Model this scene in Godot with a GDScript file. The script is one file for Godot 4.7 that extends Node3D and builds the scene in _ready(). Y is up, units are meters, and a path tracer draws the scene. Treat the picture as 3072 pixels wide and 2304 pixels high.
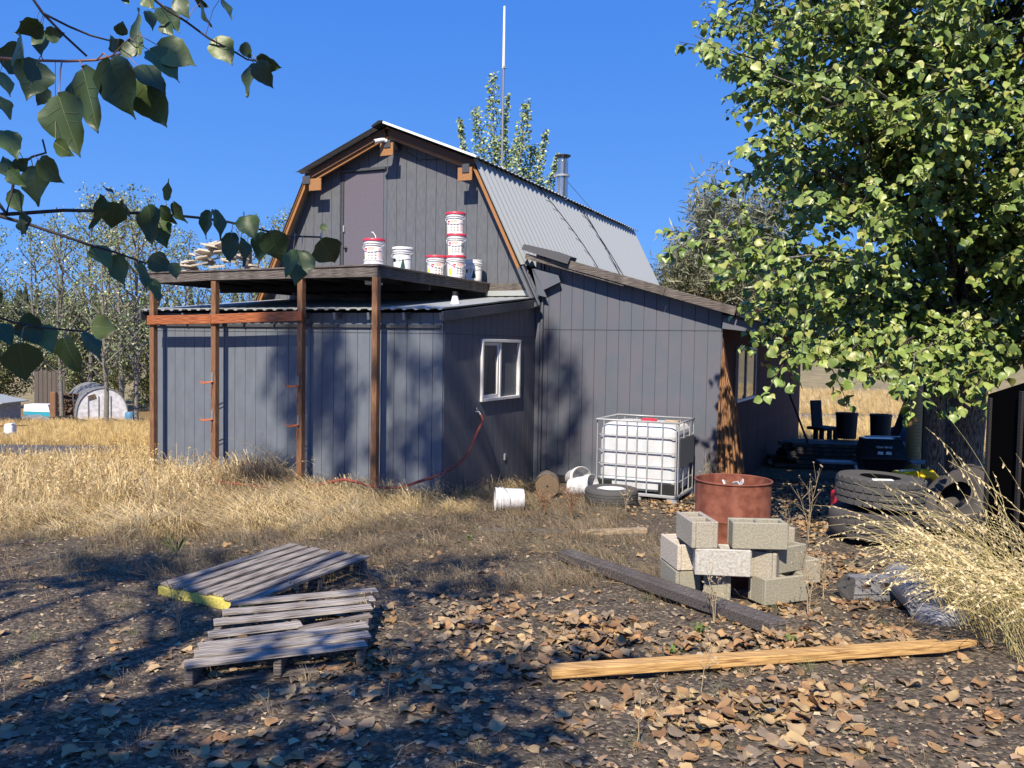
extends Node3D

# ---------------------------------------------------------------- mesh builder
class MB:
	var v := PackedVector3Array()
	var n := PackedVector3Array()
	var uv := PackedVector2Array()
	var c := PackedColorArray()
	var idx := PackedInt32Array()
	var col := Color.WHITE
	func vert(p: Vector3, nn: Vector3, u := Vector2.ZERO) -> int:
		v.append(p); n.append(nn); uv.append(u); c.append(col)
		return v.size() - 1
	func face(a: int, b: int, d: int) -> void:   # counter-clockwise from outside
		idx.append(a); idx.append(d); idx.append(b)
	func tri(a: Vector3, b: Vector3, d: Vector3) -> void:
		var nn := (b - a).cross(d - a).normalized()
		var i := vert(a, nn); vert(b, nn); vert(d, nn)
		face(i, i + 1, i + 2)
	func quad(a: Vector3, b: Vector3, d: Vector3, e: Vector3, uvs := false) -> void:
		var nn := (b - a).cross(e - a) + (d - b).cross(e - d)
		nn = nn.normalized()
		var i := vert(a, nn, Vector2(0, 1)); vert(b, nn, Vector2(1, 1)); vert(d, nn, Vector2(1, 0)); vert(e, nn, Vector2(0, 0))
		face(i, i + 1, i + 2); face(i, i + 2, i + 3)
	func poly(pts: Array) -> void:                # convex, counter-clockwise
		for k in range(1, pts.size() - 1):
			tri(pts[0], pts[k], pts[k + 1])
	func box(t: Transform3D, s: Vector3, bev := 0.0) -> void:
		var h := s * 0.5
		bev = minf(bev, minf(h.x, minf(h.y, h.z)) * 0.6)
		if bev <= 0.0:
			for ax in 3:
				for sg in [-1.0, 1.0]:
					var q := []
					for k in [[-1, -1], [1, -1], [1, 1], [-1, 1]]:
						var p := Vector3.ZERO
						p[ax] = sg * h[ax]
						p[(ax + 1) % 3] = k[0] * h[(ax + 1) % 3] * sg
						p[(ax + 2) % 3] = k[1] * h[(ax + 2) % 3]
						q.append(t * p)
					quad(q[0], q[1], q[2], q[3])
			return
		for ax in 3:
			var b1 := (ax + 1) % 3
			var b2 := (ax + 2) % 3
			for sg in [-1.0, 1.0]:
				var q := []
				for k in [[-1, -1], [1, -1], [1, 1], [-1, 1]]:
					var p := Vector3.ZERO
					p[ax] = sg * h[ax]
					p[b1] = k[0] * (h[b1] - bev) * sg
					p[b2] = k[1] * (h[b2] - bev)
					q.append(t * p)
				quad(q[0], q[1], q[2], q[3])
			for s1 in [-1.0, 1.0]:
				for s2 in [-1.0, 1.0]:
					var pa := Vector3.ZERO
					var pb := Vector3.ZERO
					pa[b1] = s1 * h[b1]; pa[b2] = s2 * (h[b2] - bev)
					pb[b1] = s1 * (h[b1] - bev); pb[b2] = s2 * h[b2]
					var lo := Vector3.ZERO
					lo[ax] = -(h[ax] - bev)
					var q2 := [t * (pa + lo), t * (pb + lo), t * (pb - lo), t * (pa - lo)]
					if _flip(q2, t.origin): quad(q2[0], q2[3], q2[2], q2[1])
					else: quad(q2[0], q2[1], q2[2], q2[3])
		for sx in [-1.0, 1.0]:
			for sy in [-1.0, 1.0]:
				for sz in [-1.0, 1.0]:
					var a := t * Vector3(sx * h.x, sy * (h.y - bev), sz * (h.z - bev))
					var b := t * Vector3(sx * (h.x - bev), sy * h.y, sz * (h.z - bev))
					var d := t * Vector3(sx * (h.x - bev), sy * (h.y - bev), sz * h.z)
					if (b - a).cross(d - a).dot((a + b + d) / 3.0 - t.origin) > 0: tri(a, b, d)
					else: tri(a, d, b)
	func _flip(q: Array, o: Vector3) -> bool:
		var nn: Vector3 = (q[1] - q[0]).cross(q[3] - q[0])
		return nn.dot((q[0] + q[2]) * 0.5 - o) < 0
	func tube(pts: Array, radii, sides := 6, cap := true) -> void:
		var m := pts.size()
		var up := Vector3.UP
		var first := -1
		var prev_n := Vector3.ZERO
		for i in m:
			var d: Vector3 = (pts[mini(i + 1, m - 1)] - pts[maxi(i - 1, 0)]).normalized()
			if i == 0:
				up = Vector3.UP if absf(d.y) < 0.9 else Vector3.RIGHT
				prev_n = (up - d * up.dot(d)).normalized()
			else:
				prev_n = (prev_n - d * prev_n.dot(d)).normalized()
			var bn := d.cross(prev_n)
			var r: float = radii[i] if radii is Array else radii
			for k in sides:
				var a := TAU * k / sides
				var nn := prev_n * cos(a) + bn * sin(a)
				var id := vert(pts[i] + nn * r, nn, Vector2(float(k) / sides, float(i) / m))
				if first < 0: first = id
		for i in m - 1:
			for k in sides:
				var a := first + i * sides + k
				var b := first + i * sides + (k + 1) % sides
				face(a, b, b + sides); face(a, b + sides, a + sides)
		if cap:
			for e in [0, m - 1]:
				var d: Vector3 = (pts[1] - pts[0]).normalized() * -1.0 if e == 0 else (pts[m - 1] - pts[m - 2]).normalized()
				var i0 := v.size()
				for k in sides:
					vert(v[first + e * sides + k], d)
				for k in range(1, sides - 1):
					if e == 0: face(i0, i0 + k + 1, i0 + k)
					else: face(i0, i0 + k, i0 + k + 1)
	func lathe(t: Transform3D, prof: Array, seg := 24, kink := 0.7) -> void:   # prof of Vector2(radius, y); surface faces outward when y rises
		var m := prof.size()
		var sn := []
		for i in m - 1:
			var d: Vector2 = (prof[i + 1] - prof[i]).normalized()
			sn.append(Vector2(d.y, -d.x))
		for i in m - 1:
			var n0: Vector2 = sn[i]
			var n1: Vector2 = sn[i]
			if i > 0 and sn[i - 1].dot(sn[i]) > kink: n0 = (sn[i - 1] + sn[i]).normalized()
			if i < m - 2 and sn[i + 1].dot(sn[i]) > kink: n1 = (sn[i + 1] + sn[i]).normalized()
			var base := v.size()
			for k in seg + 1:
				var a := TAU * k / seg
				var ca := cos(a); var sa := sin(a)
				vert(t * Vector3(prof[i].x * ca, prof[i].y, prof[i].x * sa), (t.basis * Vector3(n0.x * ca, n0.y, n0.x * sa)).normalized(), Vector2(float(k) / seg, float(i) / m))
				vert(t * Vector3(prof[i + 1].x * ca, prof[i + 1].y, prof[i + 1].x * sa), (t.basis * Vector3(n1.x * ca, n1.y, n1.x * sa)).normalized(), Vector2(float(k) / seg, float(i + 1) / m))
			for k in seg:
				var a := base + k * 2
				if prof[i].x > 0.0001: face(a, a + 3, a + 2)
				if prof[i + 1].x > 0.0001: face(a, a + 1, a + 3)
	func prism(pts: Array, ext: Vector3) -> void:   # convex outline, counter-clockwise seen from the side ext points to
		var q := []
		pts = pts.duplicate()
		var nn := Vector3.ZERO
		for k in range(1, pts.size() - 1): nn += (pts[k] - pts[0]).cross(pts[k + 1] - pts[0])
		if nn.dot(ext) < 0: pts.reverse()
		for p in pts: q.append(p + ext)
		poly(q)
		var r := pts.duplicate(); r.reverse()
		poly(r)
		for k in pts.size():
			var k2 := (k + 1) % pts.size()
			quad(pts[k], pts[k2], q[k2], q[k])
	func mesh() -> ArrayMesh:
		var arr := []
		arr.resize(Mesh.ARRAY_MAX)
		arr[Mesh.ARRAY_VERTEX] = v; arr[Mesh.ARRAY_NORMAL] = n; arr[Mesh.ARRAY_TEX_UV] = uv; arr[Mesh.ARRAY_COLOR] = c; arr[Mesh.ARRAY_INDEX] = idx
		var m := ArrayMesh.new()
		m.add_surface_from_arrays(Mesh.PRIMITIVE_TRIANGLES, arr)
		return m

# ---------------------------------------------------------------- small helpers
const TH := 0.429
const EYE := 1.6
var R := RandomNumberGenerator.new()
var M := {}
var used := {}
var no1 := FastNoiseLite.new()
var no2 := FastNoiseLite.new()
var SUN := Vector3(-0.27, 1.0, 0.976).normalized()

func rr(a: float, b: float) -> float: return R.randf_range(a, b)
func lin(r: float, g: float, b: float) -> Color: return Color(r, g, b).linear_to_srgb()

func numbered(s: String) -> String:
	var k: int = used.get(s, 0)
	used[s] = k + 1
	return s if k == 0 else "%s_%03d" % [s, k]

func tag(o: Node, label: String, category: String, group := "", kind := "") -> Node:
	if label: o.set_meta("label", label)
	if category: o.set_meta("category", category)
	if group: o.set_meta("group", group)
	if kind: o.set_meta("kind", kind)
	return o

func thing(called: String, label: String, category: String, at := Vector3.ZERO, turn := 0.0, group := "") -> Node3D:
	var o := Node3D.new()
	o.name = numbered(called)
	add_child(o)
	o.position = at; o.rotation.y = turn
	tag(o, label, category, group)
	return o

func part(called: String, m: Mesh, material: Material, parent: Node, at := Transform3D()) -> MeshInstance3D:
	var o := MeshInstance3D.new()
	o.name = called
	o.mesh = m
	o.material_override = material
	parent.add_child(o, true)
	o.transform = at
	return o

func solo(called: String, m: Mesh, material: Material, label: String, category: String, at := Transform3D(), group := "") -> MeshInstance3D:
	var o := part(numbered(called), m, material, self, at)
	tag(o, label, category, group)
	return o

func copy_of(o: Node3D, label := "", group := "") -> Node3D:
	var c: Node3D = o.duplicate()
	c.name = numbered(String(o.name).get_slice("_0", 0))
	add_child(c)
	if label: c.set_meta("label", label)
	if group: c.set_meta("group", group)
	return c

func many(called: String, m: Mesh, material: Material, xf: Array, cols: Array, parent: Node) -> MultiMeshInstance3D:
	var mm := MultiMesh.new()
	mm.transform_format = MultiMesh.TRANSFORM_3D
	mm.use_colors = cols.size() > 0
	mm.mesh = m
	mm.instance_count = xf.size()
	for i in xf.size():
		mm.set_instance_transform(i, xf[i])
		if cols.size() > 0: mm.set_instance_color(i, cols[i])
	var o := MultiMeshInstance3D.new()
	o.name = called
	o.multimesh = mm
	o.material_override = material
	parent.add_child(o, true)
	o.set_meta("kind", "stuff")
	return o

func bx(s: Vector3, bev := 0.004) -> ArrayMesh:
	var m := MB.new()
	m.box(Transform3D(), s, bev)
	return m.mesh()

func tf(p: Vector3, yaw := 0.0, pitch := 0.0, roll := 0.0) -> Transform3D:
	return Transform3D(Basis.from_euler(Vector3(pitch, yaw, roll)), p)

func along(a: Vector3, b: Vector3, up := Vector3.UP) -> Transform3D:   # x axis from a to b, origin half way
	var x := (b - a).normalized()
	var z := x.cross(up).normalized()
	var y := z.cross(x)
	return Transform3D(Basis(x, y, z), (a + b) * 0.5)

func bar(a: Vector3, b: Vector3, hgt: float, wid: float, bev := 0.004, up := Vector3.UP) -> ArrayMesh:
	var m := MB.new()
	m.box(along(a, b, up), Vector3(a.distance_to(b), hgt, wid), bev)
	return m.mesh()

func wob(a: Vector3, b: Vector3, seg: int, amp: float) -> Array:
	var out := []
	for i in seg + 1:
		var t := float(i) / seg
		var p := a.lerp(b, t)
		if i > 0 and i < seg: p += Vector3(rr(-amp, amp), rr(-amp, amp), rr(-amp, amp))
		out.append(p)
	return out

# height of the land, world x and distance d in front of the camera
func smooth(a: float, b: float, x: float) -> float:
	var t := clampf((x - a) / (b - a), 0.0, 1.0)
	return t * t * (3.0 - 2.0 * t)

func land(x: float, d: float) -> float:
	var y := EYE - 1.43 - 0.06 * minf(d, 13.0)
	if d > 13.0:
		var s := 0.03 + 0.04 * clampf((3.0 - x) / 8.0, 0.0, 1.0)
		var lim := 60.0 if x < 3.0 else lerpf(60.0, 42.0, clampf((x - 3.0) / 8.0, 0.0, 1.0))
		y -= s * (minf(d, lim) - 13.0)
	if d > 66.0:
		y += smooth(66.0, 175.0, d) * (7.2 + 2.0 * no2.get_noise_2d(x * 1.1, d * 0.4) + 1.5 * smooth(-20.0, 40.0, x))
	if d < 30.0:
		y += 0.03 * no2.get_noise_2d(x * 20.0, d * 20.0) + 0.012 * no1.get_noise_2d(x * 60.0, d * 60.0)
	return y

func on(x: float, d: float, dy := 0.0) -> Vector3: return Vector3(x, land(x, d) + dy, -d)

# the frame of the barn: u along its gable front, h above eye level, w away from the viewer
var O3 := Vector3.ZERO
func uhw(u: float, h: float, w: float) -> Vector3:
	return Vector3(u * cos(TH) + w * sin(TH), h + EYE, u * sin(TH) - w * cos(TH))
func L(u: float, h: float, w: float) -> Vector3: return Vector3(u - O3.x, h - O3.y, -(w - O3.z))
func barn_thing(called: String, label: String, category: String, o: Vector3, group := "") -> Node3D:
	O3 = o
	return thing(called, label, category, uhw(o.x, o.y, o.z), -TH, group)

# ---------------------------------------------------------------- textures and materials
func ramp_tex(noise: FastNoiseLite, size: int, a: Color, b: Color, gam := 1.0, lo := 0.0, hi := 1.0) -> ImageTexture:
	var src := noise.get_seamless_image(size, size)
	src.convert(Image.FORMAT_L8)
	var d := src.get_data()
	var tab := PackedByteArray()
	tab.resize(256 * 3)
	for i in 256:
		var t := pow(clampf((i / 255.0 - lo) / (hi - lo), 0.0, 1.0), gam)
		var q := a.lerp(b, t)
		tab[i * 3] = int(q.r * 255); tab[i * 3 + 1] = int(q.g * 255); tab[i * 3 + 2] = int(q.b * 255)
	var o := PackedByteArray()
	o.resize(size * size * 3)
	for i in d.size():
		var k := d[i] * 3
		o[i * 3] = tab[k]; o[i * 3 + 1] = tab[k + 1]; o[i * 3 + 2] = tab[k + 2]
	return ImageTexture.create_from_image(Image.create_from_data(size, size, false, Image.FORMAT_RGB8, o))

func noise(kind: int, freq: float, oct := 4, sd := 1) -> FastNoiseLite:
	var f := FastNoiseLite.new()
	f.noise_type = kind; f.frequency = freq; f.fractal_octaves = oct; f.seed = sd
	f.fractal_type = FastNoiseLite.FRACTAL_FBM if oct > 1 else FastNoiseLite.FRACTAL_NONE
	return f

func mat(c: Color, rough := 0.8, tex: Texture2D = null, scale := Vector3.ONE, world := false, bump: Texture2D = null, depth := 0.0) -> StandardMaterial3D:
	var m := StandardMaterial3D.new()
	m.albedo_color = c
	m.roughness = rough
	if tex or bump:
		m.uv1_triplanar = true
		m.uv1_world_triplanar = world
		m.uv1_scale = scale
		m.uv1_triplanar_sharpness = 4.0
	if tex: m.albedo_texture = tex
	if bump:
		m.heightmap_enabled = true
		m.heightmap_texture = bump
		m.heightmap_scale = depth
	return m

func vmat(rough := 0.7, back := Color(0, 0, 0)) -> StandardMaterial3D:
	var m := StandardMaterial3D.new()
	m.vertex_color_use_as_albedo = true
	m.roughness = rough
	m.cull_mode = BaseMaterial3D.CULL_DISABLED
	if back != Color(0, 0, 0):
		m.backlight_enabled = true
		m.backlight = back
	return m

func make_materials() -> void:
	var tfine := ramp_tex(noise(3, 0.06, 5, 4), 256, Color(0.82, 0.82, 0.82), Color.WHITE, 1.0, 0.2, 0.8)
	var tblot := ramp_tex(noise(3, 0.012, 5, 9), 512, Color(0.88, 0.87, 0.87), Color.WHITE, 1.0, 0.25, 0.7)
	var tgrain := ramp_tex(noise(3, 0.035, 5, 5), 256, Color(0.62, 0.56, 0.5), Color.WHITE, 0.7, 0.2, 0.72)
	var tgrey := ramp_tex(noise(3, 0.035, 5, 15), 256, Color(0.42, 0.40, 0.39), Color.WHITE, 0.9, 0.2, 0.8)
	var bgrain := ramp_tex(noise(3, 0.05, 4, 6), 256, Color.BLACK, Color.WHITE)
	var cell := noise(2, 0.11, 1, 3)
	cell.cellular_return_type = FastNoiseLite.RETURN_CELL_VALUE
	var tstone := ramp_tex(cell, 512, Color(0.5, 0.48, 0.47), Color(1, 0.98, 0.95), 1.8, 0.0, 1.0)
	var cell2 := noise(2, 0.11, 1, 3)
	cell2.cellular_return_type = FastNoiseLite.RETURN_DISTANCE
	var bstone := ramp_tex(cell2, 512, Color.WHITE, Color.BLACK)
	var trust := ramp_tex(noise(3, 0.016, 6, 31), 512, Color(0.8, 0.7, 0.64), Color(1, 0.98, 0.96), 0.9, 0.25, 0.75)
	var tconc := ramp_tex(noise(3, 0.03, 6, 41), 512, Color(0.84, 0.82, 0.75), Color(1, 1, 1), 0.8, 0.2, 0.75)
	var bconc := ramp_tex(noise(3, 0.12, 4, 42), 256, Color.BLACK, Color.WHITE)
	var tpaint := ramp_tex(noise(3, 0.02, 5, 51), 512, Color(0.93, 0.92, 0.92), Color.WHITE, 1.0, 0.25, 0.7)
	var tsmooth := ramp_tex(noise(3, 0.02, 4, 77), 256, Color(0.95, 0.95, 0.95), Color.WHITE, 1.0, 0.25, 0.7)
	var tfaded := ramp_tex(noise(3, 0.012, 5, 79), 512, Color(0.93, 0.95, 0.97), Color(1.0, 0.96, 0.98), 1.0, 0.3, 0.7)
	var tscuff := ramp_tex(noise(3, 0.07, 5, 61), 512, Color(0.84, 0.86, 0.87), Color(1.0, 0.95, 1.0), 1.6, 0.4, 0.75)
	var up := Vector3(9, 0.7, 9)
	var ax := Vector3(0.6, 14, 14)
	var az := Vector3(14, 14, 0.6)
	var ay := Vector3(14, 0.6, 14)
	M.paint_front = mat(lin(0.142, 0.163, 0.195), 0.55, tsmooth, Vector3(1.2, 0.6, 1.2), false, bgrain, 0.03)
	M.paint = mat(lin(0.116, 0.13, 0.154), 0.58, tfaded, Vector3(0.5, 0.35, 0.5), false, bgrain, 0.05)
	M.paint_old = mat(lin(0.116, 0.126, 0.145), 0.62, tpaint, Vector3(2.0, 0.6, 2.0), false, bgrain, 0.06)
	M.paint_dark = mat(lin(0.06, 0.066, 0.078), 0.6, tpaint, Vector3(1.5, 1.5, 1.5), false, bgrain, 0.1)
	M.door = mat(lin(0.175, 0.155, 0.18), 0.5, tscuff, Vector3(1.5, 1.5, 1.5))
	M.stain = mat(lin(0.4, 0.19, 0.07), 0.65, tfine, Vector3(2, 6, 6), false, bgrain, 0.05)
	M.stain_dark = mat(lin(0.13, 0.062, 0.032), 0.7, tfine, Vector3(3, 3, 3))
	M.post = mat(lin(0.26, 0.135, 0.07), 0.7, tgrain, ay, false, bgrain, 0.12)
	M.post_grey = mat(lin(0.155, 0.115, 0.09), 0.8, tgrey, ay, false, bgrain, 0.12)
	M.redwood = mat(lin(0.42, 0.135, 0.045), 0.6, tgrain, ax, false, bgrain, 0.1)
	M.greywood_x = mat(lin(0.2, 0.175, 0.16), 0.85, tgrey, ax, false, bgrain, 0.15)
	M.greywood_z = mat(lin(0.18, 0.155, 0.138), 0.85, tgrey, az, false, bgrain, 0.15)
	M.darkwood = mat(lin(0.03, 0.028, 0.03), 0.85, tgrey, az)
	M.brownwall = mat(lin(0.13, 0.03, 0.014), 0.85, tgrain, ay)
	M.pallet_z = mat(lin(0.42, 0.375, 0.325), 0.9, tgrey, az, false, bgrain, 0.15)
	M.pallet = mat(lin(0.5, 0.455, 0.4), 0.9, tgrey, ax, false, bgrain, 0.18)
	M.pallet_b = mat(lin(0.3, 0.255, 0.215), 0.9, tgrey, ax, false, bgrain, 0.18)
	M.pallet_y = mat(lin(0.72, 0.62, 0.14), 0.75, tfine, Vector3(5, 5, 5))
	M.newwood = mat(lin(0.64, 0.4, 0.155), 0.7, tgrain, Vector3(0.7, 16, 16), false, bgrain, 0.08)
	M.palewood = mat(lin(0.5, 0.4, 0.28), 0.8, tgrain, ax, false, bgrain, 0.08)
	M.timber = mat(lin(0.15, 0.132, 0.122), 0.9, tgrey, Vector3(0.7, 12, 12), false, bgrain, 0.25)
	M.cedar = mat(lin(0.36, 0.19, 0.085), 0.8, tgrain, Vector3(12, 0.8, 12), false, bgrain, 0.3)
	M.bark = mat(lin(0.27, 0.24, 0.2), 0.95, tgrey, Vector3(6, 1.2, 6), false, bgrain, 1.2)
	M.bark_dark = mat(lin(0.055, 0.046, 0.04), 0.95, tgrey, Vector3(6, 1.2, 6), false, bgrain, 1.2)
	M.bark_pale = mat(lin(0.32, 0.3, 0.26), 0.9, tgrey, Vector3(3, 3, 3))
	M.twig = mat(lin(0.09, 0.07, 0.065), 0.8, tgrey, Vector3(40, 40, 40))
	M.twig_red = mat(lin(0.3, 0.14, 0.09), 0.6)
	M.steel = mat(lin(0.55, 0.57, 0.58), 0.42, tfine, Vector3(2, 2, 2))
	M.steel.metallic = 0.35
	M.roofing = mat(lin(0.36, 0.385, 0.385), 0.45)
	M.roofing.metallic = 0.08
	M.galv = mat(lin(0.46, 0.48, 0.5), 0.4, tfine, Vector3(6, 6, 6))
	M.galv.metallic = 0.2
	M.pipe = mat(lin(0.6, 0.61, 0.62), 0.25, tfine, Vector3(3, 3, 3))
	M.pipe.metallic = 0.9
	M.asphalt = mat(lin(0.085, 0.087, 0.095), 0.9, tfine, Vector3(8, 8, 8), false, bconc, 0.15)
	M.black = mat(lin(0.016, 0.016, 0.017), 0.5)
	M.tarpaper = mat(lin(0.004, 0.004, 0.004), 1.0)
	M.tarpaper.metallic_specular = 0.08
	M.blackmatt = mat(lin(0.012, 0.012, 0.013), 0.9, tfine, Vector3(3, 3, 3))
	M.enamel = mat(lin(0.012, 0.013, 0.014), 0.22)
	M.plastic = mat(lin(0.78, 0.79, 0.8), 0.4, tpaint, Vector3(2, 2, 2))
	M.tank = mat(lin(0.6, 0.62, 0.645), 0.5, tsmooth, Vector3(0.9, 0.9, 0.9))
	M.tank.subsurf_scatter_enabled = true
	M.tank.subsurf_scatter_strength = 0.3
	M.dirty = mat(lin(0.66, 0.67, 0.68), 0.55, tblot, Vector3(3, 3, 3))
	M.redlid = mat(lin(0.58, 0.035, 0.07), 0.4)
	M.whitelid = mat(lin(0.74, 0.7, 0.2), 0.4)
	M.vinyl = mat(lin(0.72, 0.72, 0.72), 0.45)
	M.rust = mat(lin(0.235, 0.085, 0.052), 0.8, trust, Vector3(1.6, 1.6, 1.6), false, bconc, 0.06)
	M.rust_in = mat(lin(0.2, 0.1, 0.06), 0.85, trust, Vector3(3, 3, 3))
	M.conc = mat(lin(0.42, 0.39, 0.335), 0.95, tconc, Vector3(5, 5, 5), false, bconc, 0.2)
	M.conc_w = mat(lin(0.5, 0.49, 0.47), 0.95, tconc, Vector3(3.5, 3.5, 3.5), false, bconc, 0.1)
	M.conc_d = mat(lin(0.36, 0.345, 0.285), 0.95, tconc, Vector3(6, 6, 6), false, bconc, 0.25)
	M.stone = mat(lin(0.62, 0.56, 0.48), 0.9, tconc, Vector3(5, 5, 5), false, bconc, 0.3)
	M.rubber = mat(lin(0.085, 0.083, 0.082), 0.8, tfine, Vector3(6, 6, 6), false, bconc, 0.06)
	M.rubber_b = mat(lin(0.08, 0.073, 0.07), 0.85, tfine, Vector3(6, 6, 6), false, bconc, 0.06)
	M.hose = mat(lin(0.25, 0.055, 0.04), 0.5)
	M.orange = mat(lin(0.5, 0.12, 0.03), 0.5)
	M.yellow = mat(lin(0.65, 0.48, 0.01), 0.4)
	M.red = mat(lin(0.5, 0.012, 0.035), 0.4)
	M.greysteel = mat(lin(0.27, 0.27, 0.285), 0.5, tfine, Vector3(5, 5, 5))
	M.blue = mat(lin(0.01, 0.025, 0.2), 0.5)
	M.navy = mat(lin(0.012, 0.018, 0.04), 0.7)
	M.turq = mat(lin(0.02, 0.3, 0.4), 0.5)
	M.bluebarrel = mat(lin(0.08, 0.22, 0.36), 0.5)
	M.white = mat(lin(0.75, 0.76, 0.78), 0.5)
	M.film = mat(lin(0.7, 0.71, 0.74), 0.45, tblot, Vector3(0.6, 0.6, 0.6))
	M.grey = mat(lin(0.25, 0.26, 0.27), 0.7, tfine, Vector3(2, 2, 2))
	M.mount = mat(lin(0.11, 0.12, 0.13), 0.8)
	M.shedtin = mat(lin(0.3, 0.31, 0.31), 0.6, tblot, Vector3(1, 1, 1))
	M.logs = mat(lin(0.22, 0.15, 0.1), 0.9, tgrey, Vector3(0.6, 6, 6))
	M.logend = mat(lin(0.2, 0.145, 0.095), 0.9, tgrain, Vector3(10, 10, 10))
	M.label_a = label_mat(1); M.label_b = label_mat(2); M.label_c = label_mat(3)
	M.glass = StandardMaterial3D.new()
	M.glass.transparency = BaseMaterial3D.TRANSPARENCY_ALPHA
	M.glass.albedo_color = Color(0.2, 0.22, 0.24, 0.45)
	M.glass.roughness = 0.03
	M.curtain = mat(lin(0.055, 0.06, 0.064), 0.9, tfine, Vector3(3, 1, 3))
	M.leaf = vmat(0.42, Color(0.24, 0.34, 0.05))
	M.leaf_near = vmat(0.45, Color(0.2, 0.3, 0.05))
	M.litter = vmat(0.75, Color(0.12, 0.07, 0.03))
	M.straw = vmat(0.7, Color(0.2, 0.15, 0.06))
	M.pebble = vmat(0.9)
	M.needles = vmat(0.9)
	M.ground = mat(Color.WHITE, 0.95, tstone, Vector3(0.9, 0.9, 0.9), true, bstone, 1.0)
	M.ground.vertex_color_use_as_albedo = true
	M.soil = mat(Color.WHITE, 1.0, tblot, Vector3(0.12, 0.12, 0.12), true)
	M.soil.vertex_color_use_as_albedo = true
	M.drive = mat(lin(0.2, 0.2, 0.2), 0.95, tstone, Vector3(0.5, 0.5, 0.5), true, bstone, 1.0)
	M.roadway = mat(lin(0.2, 0.195, 0.19), 0.95, tstone, Vector3(0.2, 0.2, 0.2), true)

# the print on a bucket's label: blocks of colour and lines of small print
func label_mat(k: int) -> StandardMaterial3D:
	var im := Image.create(192, 96, false, Image.FORMAT_RGB8)
	im.fill(Color(0.93, 0.92, 0.91))
	var q := RandomNumberGenerator.new()
	q.seed = k
	if k < 3:
		im.fill_rect(Rect2i(0, 8, 34, 3), Color(0.3, 0.3, 0.32))
		im.fill_rect(Rect2i(8, 44, 26, 44), Color(0.88, 0.88, 0.25))
		im.fill_rect(Rect2i(44, 10, 26, 14), Color(0.72, 0.18, 0.28))
		for i in 7: im.fill_rect(Rect2i(50 + i, 26 + i * 2, 15 - 2 * i, 2), Color(0.75, 0.2, 0.3))
		im.fill_rect(Rect2i(76, 4, 50, 22), Color(0.95, 0.72, 0.66))
		for a in 3:
			for b in 3:
				for j in 4: im.fill_rect(Rect2i(78 + a * 24, 34 + b * 18 + j * 3, 15 - q.randi() % 4, 2), Color(0.42, 0.4, 0.43))
		im.fill_rect(Rect2i(154, 10, 30, 70), Color(0.55, 0.53, 0.55) if k == 2 else Color(0.9, 0.8, 0.8))
	else:
		im.fill_rect(Rect2i(20, 20, 50, 26), Color(0.08, 0.08, 0.09))
		im.fill_rect(Rect2i(96, 10, 10, 40), Color(0.8, 0.8, 0.3))
		for i in 14: im.fill_rect(Rect2i(120 - i, 30 + i * 4, 10 + i * 2, 4), Color(0.05, 0.28, 0.28))
	var m := StandardMaterial3D.new()
	m.albedo_texture = ImageTexture.create_from_image(im)
	m.roughness = 0.5
	return m

func _ready() -> void:
	R.seed = 20240917
	no1.noise_type = FastNoiseLite.TYPE_SIMPLEX; no1.frequency = 0.05; no1.seed = 5; no1.fractal_octaves = 3
	no2.noise_type = FastNoiseLite.TYPE_SIMPLEX; no2.frequency = 0.03; no2.seed = 8; no2.fractal_octaves = 3
	var cam := Camera3D.new()
	cam.name = "camera"
	cam.fov = 48.56
	cam.near = 0.05
	cam.far = 600.0
	add_child(cam)
	cam.transform = Transform3D(Basis(Vector3.RIGHT, -0.0437) * Basis(Vector3.BACK, 0.017), Vector3(0, EYE, 0))
	cam.current = true
	var sky_mat := ProceduralSkyMaterial.new()
	sky_mat.sky_top_color = lin(0.026, 0.135, 0.52)
	sky_mat.sky_horizon_color = lin(0.15, 0.36, 0.76)
	sky_mat.sky_curve = 0.16
	sky_mat.ground_bottom_color = lin(0.12, 0.1, 0.08)
	sky_mat.ground_horizon_color = lin(0.25, 0.3, 0.36)
	sky_mat.sun_angle_max = 4.0
	var env := Environment.new()
	env.background_mode = Environment.BG_SKY
	env.sky = Sky.new()
	env.sky.sky_material = sky_mat
	env.ambient_light_source = Environment.AMBIENT_SOURCE_SKY
	env.tonemap_mode = Environment.TONE_MAPPER_LINEAR
	env.tonemap_exposure = 1.5
	env.sdfgi_enabled = true
	env.ssao_enabled = true
	env.ssil_enabled = true
	var we := WorldEnvironment.new()
	we.name = "environment"
	we.environment = env
	add_child(we)
	var sun := DirectionalLight3D.new()
	sun.name = "sun"
	sun.light_energy = 1.6
	sun.light_color = Color(1.0, 0.95, 0.87)
	sun.light_angular_distance = 0.53
	sun.shadow_enabled = true
	add_child(sun)
	sun.look_at_from_position(SUN * 50.0, Vector3.ZERO, Vector3.UP)
	make_materials()
	build_land()
	build_barn()
	build_deck()
	build_trees()
	build_far_left()
	build_far_right()
	build_yard()
	build_buckets()
	build_grass()
	build_litter()
	build_near_branches()

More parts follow.
